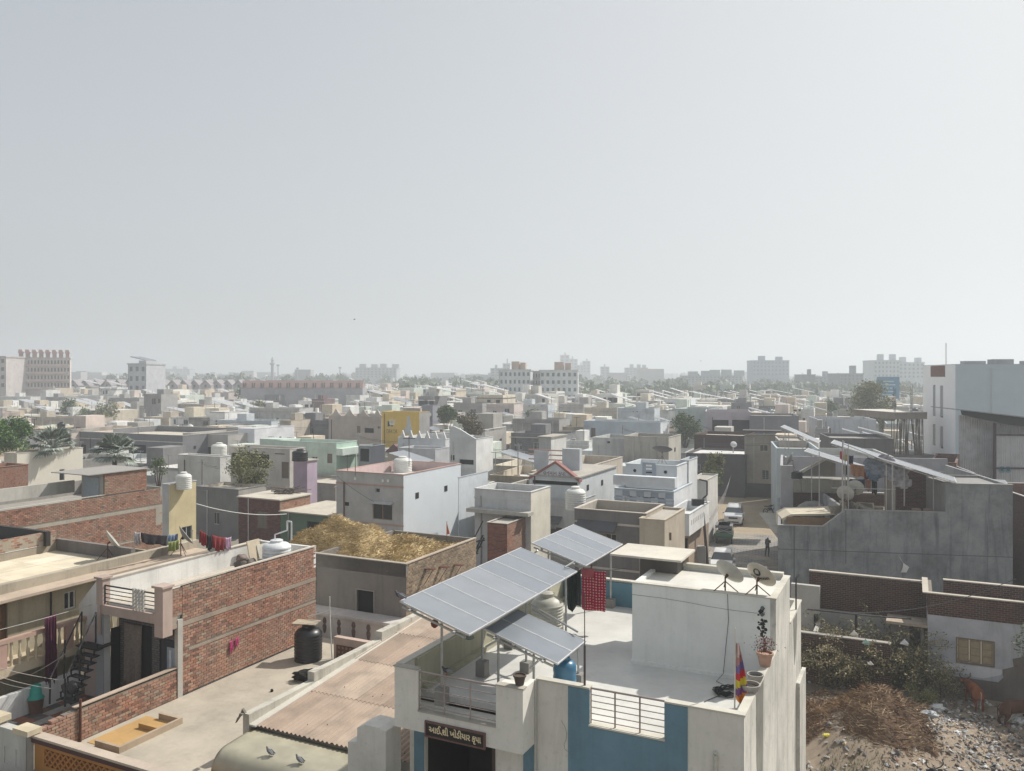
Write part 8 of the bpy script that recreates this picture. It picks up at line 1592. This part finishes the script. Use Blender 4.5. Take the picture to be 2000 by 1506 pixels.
for k in range(14):
    x = 470 + k * 17.0; Yg = 290; p0 = dp(x, 757, Yg); e = empty('terraced_house', Vector((p0.x, Yg, 0)), 0, 'rust roofed terraced house in the long low row, centre left', 'house', 'row of rust roofed terraced houses'); hz_ = dp(x, 757, Yg).z; hp = dp(x, 743, Yg).z
    b = MB(); b.box(0, 3.1, 0, 9, 0, hz_); b.build('wall', W_((.34, .34, .36), .3), e); b = MB(); b.prism([(-.2, hz_ - .3), (2.5, hp), (5.2, hz_ - .3)], 0, 3.12, 'x'); b.build('roof', W_((.34, .22, .19), .3), e)
    b = MB(); b.box(.9, 1.3, -.3, .5, hz_, hz_ + 1.7); b.box(1.7, 2.1, -.3, .5, hz_, hz_ + 1.7); b.build('dormer', W_((.12, .10, .10), .3), e)
# ================================================================== the town: rows of flat roofed houses
random.seed(11)
PAL = [('white', (.68, .68, .66)), ('white', (.62, .63, .64)), ('pale grey', (.48, .47, .45)), ('grey', (.35, .34, .33)), ('cream', (.58, .53, .44)), ('beige', (.50, .44, .36)), ('pale blue', (.52, .56, .59)), ('pale pink', (.56, .49, .46)), ('dark grey', (.20, .20, .21)), ('mint', (.52, .58, .54)), ('sand', (.54, .47, .38)), ('white', (.74, .74, .73))]
PM = [(n, W_((min(.8, c[0] * 1.16), min(.79, c[1] * 1.14), min(.77, c[2] * 1.09)), .5)) for n, c in PAL]
ROOFS = [FLOOR, FW, W_((.40, .37, .33), .5), W_((.60, .57, .52), .3)]
# ================================================================== more single houses read off the photo
TB = [('long white box house with small windows at the far left edge', 0, 60, 775, 7, 0, [(2, 792, 6, 796), (18, 789, 27, 796), (48, 790, 53, 795)]),
('slim white stair tower behind the far left white box house', 79, 90, 762, 9.5, 0, []), ('grey rough house right of the slim white stair tower', 90, 127, 776, 7, 3, [(104, 790, 108, 794)]),
('pair of pale boxes between the two far left trees', 152, 196, 773, 7, 0, []), ('grey house with a projecting ledge above the flatter olive tree', 214, 272, 778, 7, 3, [(230, 789, 233, 793), (248, 789, 254, 797)]),
('grey cube room with two black windows, left of centre', 281, 315, 770, 9.8, 3, [(296, 778, 304, 790), (308, 779, 313, 788)]), ('grey garage front below the grey cube room', 272, 316, 793, 6, 2, [(256 + 30, 800, 292, 812)]),
('long beige wall house with a square dark opening', 320, 398, 791, 6.3, 5, [(330, 803, 340, 813)]), ('long brown parapet roof low behind the bright green tree', 48, 181, 817, 4.5, 5, []),
('tan walled low house behind the unfinished building', 282, 330, 816, 5.2, 10, []), ('narrow pink and grey house with white columns', 414, 446, 767, 8.6, 7, [(433, 776, 440, 792)]), ('white striped stair front left of the narrow pink house', 405, 414, 776, 7.6, 0, []),
('pale grey tall house right of the narrow pink one', 447, 466, 765, 8.6, 2, []), ('long pale grey roof with white corner, above the mint house', 487, 585, 798, 6.4, 2, []), ('cement stained beige wall left of the dark parapet wall', 546, 568, 822, 6.6, 5, []),
('long dark grey blotchy parapet wall above the mint house', 569, 655, 822, 6.4, 8, []), ('cream fluted wall block below the scalloped parapet', 656, 683, 822, 6.6, 4, []), ('blue-grey row with small openings, above the white box house', 424, 530, 823, 5.6, 6, [(440, 832, 446, 840), (505, 832, 511, 842), (520, 834, 524, 842)]),
('maroon walled block among grey roofs, left of the scalloped parapet', 609, 633, 780, 7.4, 12, []), ('slate grey house left of the maroon block', 517, 545, 772, 8, 8, [(538, 776, 541, 782)]), ('bright white wall under a thin flat roof, left of the yellow wall', 676, 703, 772, 8, 0, []),
('white block house between the scalloped parapet and the bright thin roof', 704, 740, 785, 7, 0, []), ('old grey house with tall shuttered windows, right of the brown flowering tree', 886, 942, 788, 8, 3, [(894, 801, 903, 809), (918, 799, 930, 810)]), ('pinkish house with stepped red tiled hoods', 950, 1004, 790, 8, 7, [(962, 802, 970, 812), (985, 798, 995, 808)]),
('pale blue house with a row of little square holes', 1009, 1070, 790, 7.2, 6, [(1032, 792, 1035, 795), (1041, 792, 1044, 795), (1057, 792, 1060, 795), (1018, 802, 1021, 806)]), ('broad grey house with one grilled window, left of the cream parapet', 1092, 1140, 790, 7.8, 2, [(1099, 803, 1114, 812)]),
('cream parapet house above the pale blue terrace house', 1141, 1205, 797, 7.4, 4, []), ('lilac grey long house with vent slots above the pale blue terrace', 1206, 1278, 798, 7.6, 6, [(1235, 802, 1238, 805), (1243, 802, 1246, 805)]),
('concrete walled house with an open corner room, right of the brown tree', 1001, 1092, 820, 7.2, 3, [(1060, 832, 1068, 840)]), ('low house with a long black fascia over hanging washing', 998, 1106, 849, 6.2, 8, []), ('white cube house below the black fascia, right of the washing', 1106, 1150, 862, 5.8, 0, []),
('cream tall roof box above the green courtyard tree', 1354, 1383, 752, 10.5, 4, []), ('pale grey roof box right of the mint roof box', 1432, 1464, 751, 10.5, 2, []), ('mint roof box above the lilac porch', 1406, 1431, 752, 10.5, 9, []), ('dark grey low house behind the lilac porch', 1428, 1468, 787, 8, 8, [(1438, 793, 1446, 799)]),
('white house with a dark door, right of the slate grey house', 1564, 1590, 800, 8, 0, [(1567, 816, 1573, 828)]), ('grey shuttered annex right of the white door house', 1592, 1618, 838, 6.4, 3, [])]
for lab, xl, xc, yt, z, pi, wn in TB:
    c_ = PAL[pi][1] if pi < 12 else (.16, .09, .09)
    h = house(lab, xl, xc, xc + 1, yt, z, wall=W_(c_, .6, blot=.35), sidem=W_(tuple(min(.8, v * 1.15) for v in c_), .4), par=.5, deep=6, win=[('F', *q, 'w') for q in wn], roofm=random.choice((FLOOR, FW)), yaw=22)  # side walls use a brightened copy of the wall colour, as sunlit
    if random.random() < .6: b = MB(); xx = h.W * random.uniform(.1, .5); b.box(xx, xx + min(2.4, h.W * .4), 2, 4.5, h.zr, h.z + 1.3); b.build('stair_room', h.wall, h.e)
    b = MB(); [b.tube((h.W * t_, .3, h.z), (h.W * t_, .3, h.z + 1.2 + t_), .05, n=4) for t_ in (.2, .75)]; b.build('roof_pole', METAL, h.e)
    b = MB(); b.box(-.15, h.W + .15, -.35, 0, h.zr - .15, h.zr - .02); b.build('eave', random.choice((h.wall, FLOOR)), h.e)
TF = Frame(0, 0, 22)
def blocked(cx, cy, hw, hd, yaw):
    for (ax, ay, aw, ad, ayaw, az) in PLACED:
        if math.hypot(cx - ax, cy - ay) < (math.hypot(aw, ad) + math.hypot(hw, hd)) * .72: return True
    return False
def region(px, Y):
    for lim, q in ((130, 'below the far left apartment block'), (300, 'below the gabled terraced row'), (470, 'below the lone grey house'), (620, 'below the telecom tower'), (745, 'left of the yellow wall'), (860, 'right of the yellow wall'), (980, 'left of the twin white flats'), (1130, 'below the twin white flats'), (1290, 'above the pale blue terrace house'), (1420, 'above the lane end'), (1560, 'below the blue-grey office block'), (1690, 'left of the broad-crowned tree'), (9999, 'right of the broad-crowned tree')):
        if px < lim: break
    d = 'nearer rows' if Y < 130 else 'middle rows' if Y < 175 else 'farther rows' if Y < 240 else 'farthest rows'
    return q, d
CLUT = plain((.25, .14, .10), .9)
n_ind = 0; FARS = MB(); FARM = []; fm_i = {}
def mi(m):
    if m not in fm_i: fm_i[m] = len(FARM); FARM.append(m)
    return fm_i[m]
cands = []
vy = 60.0
for row in range(400):
    ybase = 70 + row * 10.2 + (row % 3 == 2) * 1.5
    if ybase > 900: break
    x = -760
    while x < 900:
        wd = random.uniform(3.6, 7.4); dd = random.uniform(7.5, 9.6); c = TF.w(x + wd / 2, ybase + dd / 2)
        if c.y > 62 and abs(c.x / c.y) < .66: cands.append((c.y, x, ybase, wd, dd))
        x += wd + (random.choice((.0, .0, .3, 5.0)) if random.random() < .35 else 0.02)
cands.sort()
tank_n = 0; lab_seen = {}
for Yc, x, yb, wd, dd in cands:
    o3 = TF.w(x, yb); cx, cy = TF.w(x + wd / 2, yb + dd / 2)[:2]; px = CX + F * cx / cy
    if blocked(cx, cy, wd / 2, dd / 2, 22): continue
    # open street beyond the lane
    lx = SF.l(Vector((cx, cy, 0)))
    if -4.5 < lx.x < 10 and lx.y < 40: continue
    if Yc > 560 and random.random() < .45: continue
    if px > 1150 and Yc > 330: continue
    if Yc > 420 and random.random() < .35: continue
    st = 1 if random.random() < .45 else 2
    z = (3.9 if st == 1 else 6.9) + random.uniform(-.3, .5)
    if Yc > 170 and random.random() < .12: z += 2.6; st = 3
    # do not rise above what the photo shows in the nearer ground
    if Yc < 120: z = min(z, random.uniform(3.6, 5.6)); st = 1 if z < 4.8 else 2
    sx = [CX + F * TF.w(x + a_, yb + b_).x / TF.w(x + a_, yb + b_).y for a_ in (0, wd) for b_ in (0, dd)]; s0, s1 = min(sx), max(sx); yn = TF.w(x + wd, yb).y
    for (k0, k1, k2, k3, kY) in KEEP:
        if yn < kY and s0 < k1 and s1 > k0: z = min(z, EYE - (k3 - HY) / F * yn)
    if z < 2.6: continue
    st = 1 if z < 5.2 else (2 if z < 8.3 else 3)
    cn_, m = random.choice(PM); m2 = m if random.random() < .6 else random.choice(PM)[1]; rf = random.choice(ROOFS); pr_ = random.choice((.3, .6, .9))
    far = n_ind >= 300
    if not far:
        n_ind += 1; q, d = region(px, Yc); extra = random.choice(('', '', ' with stair room', ' with roof tank', ' with solar array' if px > 760 or Yc > 260 else ' with roof tank')) if Yc < 400 else ''
        lab = f"{cn_} {('one-storey', 'two-storey', 'three-storey')[st - 1]} house{extra}, {d}, {q}"
        e = empty('house', o3, TF.rz, lab, 'house', f'flat-roofed houses, {d}, {q}')
        wins = []; wside = []
        nb = max(1, int(wd / 2.6))
        for s_ in range(st):
            if s_ < st - 2: continue
            for k in range(nb):
                if random.random() < .2: continue
                a = wd * (k + .3 + random.random() * .2) / nb; w_ = random.choice((.7, 1.1, 1.5)); zz = s_ * 3.1 + .9; wins.append((a, min(a + w_, wd - .2), zz, zz + 1.2 + .6 * (random.random() < .15)))
            for k in range(2):
                if random.random() < .7: a = dd * (k + .35) / 2; zz = s_ * 3.1 + 1.1; wside.append((a, a + .9, zz, zz + 1.0))
        b = MB(); M_ = [m, m2, rf, DARK]
        hface(b, (0, 0, 0), (1, 0, 0), wd, z, wins, (0, 1, 0), 0, .2, back=3)
        rt = px < 1480
        hface(b, (wd, 0, 0), (0, 1, 0), dd, z, wside if rt else [], (-1, 0, 0), 1, .2, back=3); hface(b, (0, 0, 0), (0, 1, 0), dd, z, [] if rt else wside, (1, 0, 0), 1, .2, back=3); hface(b, (0, dd, 0), (1, 0, 0), wd, z, [], (0, -1, 0), 0)
        t = .18; zr = z - pr_
        for (q0, q1, q2, q3) in ((0, wd, 0, t), (0, wd, dd - t, dd), (0, t, t, dd - t), (wd - t, wd, t, dd - t)): b.box(q0, q1, q2, q3, zr, z + .04, 0)
        b.build('wall', M_, e)
        b = MB(); b.box(t, wd - t, t, dd - t, zr - .1, zr); b.build('roof', rf, e)
        if Yc < 240:
            for (a0, a1, c0, c1) in wins[:4]:
                b = MB(); b.box(a0, a1, .08, .12, c0, c1); wn = b.build('window', random.choice(FRAMES), e); g = MB(); g.box(a0 + .08, (a0 + a1) / 2 - .04, .06, .08, c0 + .08, c1 - .08); g.box((a0 + a1) / 2 + .04, a1 - .08, .06, .08, c0 + .08, c1 - .08); g.build('pane', GLASS, wn)
                if random.random() < .5: s2 = MB(); s2.box(a0 - .2, a1 + .2, -.45, 0, c1 + .1, c1 + .2); s2.build('sunshade', m2, e)
        if 'stair' in extra or (not extra and random.random() < .25):
            xx = random.uniform(.5, wd - 3); yy = random.uniform(dd * .3, dd - 4); b = MB(); b.box(xx, xx + 2.6, yy, yy + 3.6, zr, zr + 2.5); b.build('stair_room', m2, e)
        if 'tank' in extra:
            tank(f'{"white" if tank_n % 4 else "black"} tank on a {cn_} {("one-storey", "two-storey", "three-storey")[st - 1]} house, {d}, {q}', TF.w(x + random.uniform(1, wd - 1), yb + random.uniform(2, dd - 2), zr), .6, 1.3, TANKW if tank_n % 4 else TANKB, 3, f'roof water tanks, {d}, {q}', 12); tank_n += 1
        if 'solar' in extra:
            wx = min(wd - .5, random.uniform(4, 8)); solar_array(f'solar array on a {cn_} {("one-storey", "two-storey", "three-storey")[st - 1]} house, {d}, {q}', x + .3, yb + 2, z + 2.3, 2, wx, wx * .25, 1.6, [(.3, .3, 0), (wx - .4, .3, 0), (.3, 2.9, 0)], TF, zr, f'solar arrays, {d}, {q}')
        for k in range(random.choice((0, 1, 1, 2))): b = MB(); xx = random.uniform(.2, wd - .2); hp_ = random.uniform(1.2, 2.8); b.tube((xx, .2, z), (xx, .2, z + hp_), .05, n=4); (random.random() < .5) and b.box(xx - .5, xx + .5, .17, .23, z + hp_ - .1, z + hp_ - .04); b.build('roof_pole', random.choice((METAL, BLACK, METAL)), e)
        r_ = random.random()
        if r_ < .35 and st > 1: b = MB(); bx = random.uniform(0, wd * .4); bw = random.uniform(2, wd - bx - .1) if wd - bx > 2.2 else 1.5; b.box(bx, bx + bw, -1.0, 0, 3.0, 3.15); b.box(bx, bx + bw, -1.0, -.9, 3.15, 3.9); b.build('balcony', random.choice((m, m2)), e)
        if r_ > .6: b = MB(); b.box(-.25, wd + .2, -.3, .0, z - pr_ - .12, z - pr_); b.build('eave', random.choice((rf, m2, m)), e)
        if random.random() < .3: b = MB(); tx = random.uniform(.4, wd - 1.6); ty = random.uniform(1, dd - 2.5); b.box(tx, tx + 1.3, ty, ty + 1.3, zr, z + random.uniform(.2, .9)); b.build('roof_box', random.choice(PM)[1], e)
        if random.random() < .45:
            b = MB(); [b.box(tx_, tx_ + random.uniform(.2, .9), ty_, ty_ + random.uniform(.2, .6), zr, zr + random.uniform(.2, .7), random.randrange(3)) for tx_, ty_ in ((random.uniform(.4, wd - 1.2), random.uniform(.5, dd - 1)) for _ in range(5))]; b.build('roof_clutter', [random.choice(PM)[1], CLUT, DARK], e, kind='stuff')
    else:
        FARS.T = Matrix.Translation(o3) @ Matrix.Rotation(TF.rz, 4, 'Z')
        FARS.box(0, wd, 0, dd, 0, z - .05, mi(m)); FARS.box(.3, wd - .3, .3, dd - .3, z - .05, z, mi(rf))
        for k in range(3):
            if random.random() < .65: a = wd * (k + .2) / 3; FARS.box(a, a + random.uniform(.7, 1.5), -.03, 0, z - 2.6, z - 1.2, mi(DARK)); (random.random() < .4) and FARS.box(a - .2, a + 1.6, -.6, 0, z - 1.1, z - .95, mi(m2))
        if random.random() < .5: a = random.uniform(0, wd - .8); FARS.box(a, a + .7, 2, 2.7, z, z + random.uniform(.6, 1.4), mi(random.choice(PM)[1]))
        if random.random() < .5: FARS.box(-.1, wd + .1, -.12, dd, z - .9, z - .75, mi(random.choice((DARK, m2))))
        if random.random() < .5: a = random.uniform(0, wd); FARS.box(a, a + .09, 1, 1.09, z, z + random.uniform(1, 3), mi(METAL))
        if random.random() < .3: xx = random.uniform(.2, wd - 2.6); FARS.box(xx, xx + 2.4, 3, 6, z, z + 2.4, mi(m2))
        if random.random() < .25:
            wx = random.uniform(5, 9); FARS.prism([(0, z + 2.6), (wx, z + 1.0), (wx, z + 1.12), (0, z + 2.72)], 2, 5, 'y', mi(ALU)); [FARS.box(a, a + .1, 3, 3.1, z, z + 2) for a in (.3, wx - .6)]
FARS.T = None; o = FARS.build('far_houses', FARM, kind='stuff')
# ================================================================== dense far trees
random.seed(5)
b = MB()
def puff(cx, cy, h, r, n=160, lf=1.6):
    for k in range(n):
        d = Vector((random.gauss(0, 1), random.gauss(0, 1), abs(random.gauss(0, .8)))).normalized() * random.random() ** .35; p = Vector((cx + d.x * r, cy + d.y * r, h * .35 + d.z * h * .65)); a = Vector((random.gauss(0, 1), random.gauss(0, 1), random.gauss(0, 1))).normalized() * lf; t = a.cross(Vector((random.gauss(0, 1), random.gauss(0, 1), random.gauss(0, 1)))).normalized() * lf * .6
        b.face([p - a, p + t, p + a, p - t], r=min(1, max(0, random.gauss(.4, .25))))
def band_trees(px0, px1, Y0, Y1, n, h0, h1):
    for k in range(n):
        Y = random.uniform(Y0, Y1); px = random.uniform(px0, px1); puff((px - CX) / F * Y, Y, random.uniform(h0, h1), random.uniform(4, 9), 110, 1.1 + Y / 700)
band_trees(1130, 1820, 360, 520, 110, 8, 12.5); band_trees(1130, 2000, 520, 900, 100, 10, 16); band_trees(780, 980, 420, 800, 50, 9, 15); band_trees(100, 760, 560, 1100, 120, 10, 17); band_trees(-50, 2050, 1000, 1900, 220, 11, 20); band_trees(770, 900, 330, 480, 12, 8, 12)
b.build('distant_woods', LEAFG, kind='stuff')
b = MB()
for k in range(500):
    Y = random.uniform(650, 2300); px = random.uniform(-50, 1300 if Y < 1000 else 2050); w_ = random.uniform(8, 26); X_ = (px - CX) / F * Y; hgt = random.choice((7, 10, 10, 13, 17)) * random.uniform(.8, 1.2); b.box(X_, X_ + w_, Y, Y + 12, 0, hgt, r=random.random())
b.build('distant_town', rndm([(0, (.35, .34, .34)), (.5, (.5, .49, .47)), (1, (.62, .62, .6))], .9, 'distant_wall'), kind='stuff')
e = empty('flying_bird', dp(692, 624, 110), R(20), 'small dark bird flying in the open sky left of centre', 'bird')
skinned('body', [(0, 0, 0), (.16, 0, .02), (-.16, 0, 0)], [(0, 1), (0, 2)], [.05, .03, .02], BLACK, e, 1); 
for s_ in (-1, 1): b = MB(); b.face([(.06, 0, .02), (.1, s_ * .2, .09), (-.05, s_ * .38, .06), (-.06, 0, .01)]); o = b.build('wing', BLACK, e); o.modifiers.new('t', 'SOLIDIFY').thickness = .01
e = empty('flying_bird', dp(1369, 705, 400), R(20), 'tiny speck of a bird above the long low flats, right of centre', 'bird'); b = MB(); b.raw(*lump((0, 0, 0), .35, 1, .1, 1, (1.5, .5, .4))); b.build('body', BLACK, e)
# poles and slack cables over the nearer rows
pp2 = [(395, 905, 84), (575, 880, 100), (700, 850, 118), (905, 845, 112), (1012, 872, 92), (1216, 835, 120), (1530, 862, 96), (1345, 815, 140), (270, 838, 130), (1092, 800, 170), (640, 790, 190)]
for k, (px, py, Y) in enumerate(pp2):
    t_ = dp(px, py, Y); pole('rooftop-high cement pole carrying cables, ' + ('left of the big white house', 'behind the small olive tree', 'right of the mint house', 'beside the tall white gable', 'left of the gabled sign house', 'behind the streaked concrete wall', 'at the far end of the lane', 'above the courtyard tree', 'behind the fan palms', 'below the twin white flats', 'behind the scalloped parapet')[k], Vector((t_.x, Y, 0)), t_.z + .4, .1, plain((.26, .25, .24), .8))
for k in range(len(pp2) - 1):
    if k in (4, 7): continue
    a_, c_ = pp2[k], pp2[k + 1]
    for q in range(2): wire('cable slung between two cement poles over the flat roofs', dp(a_[0] + q * 3, a_[1] + 2 + q * 3, a_[2]), dp(c_[0] + q * 3, c_[1] + 2 + q * 3, c_[2]), 1.0, .02, group='cables slung over the roofs')
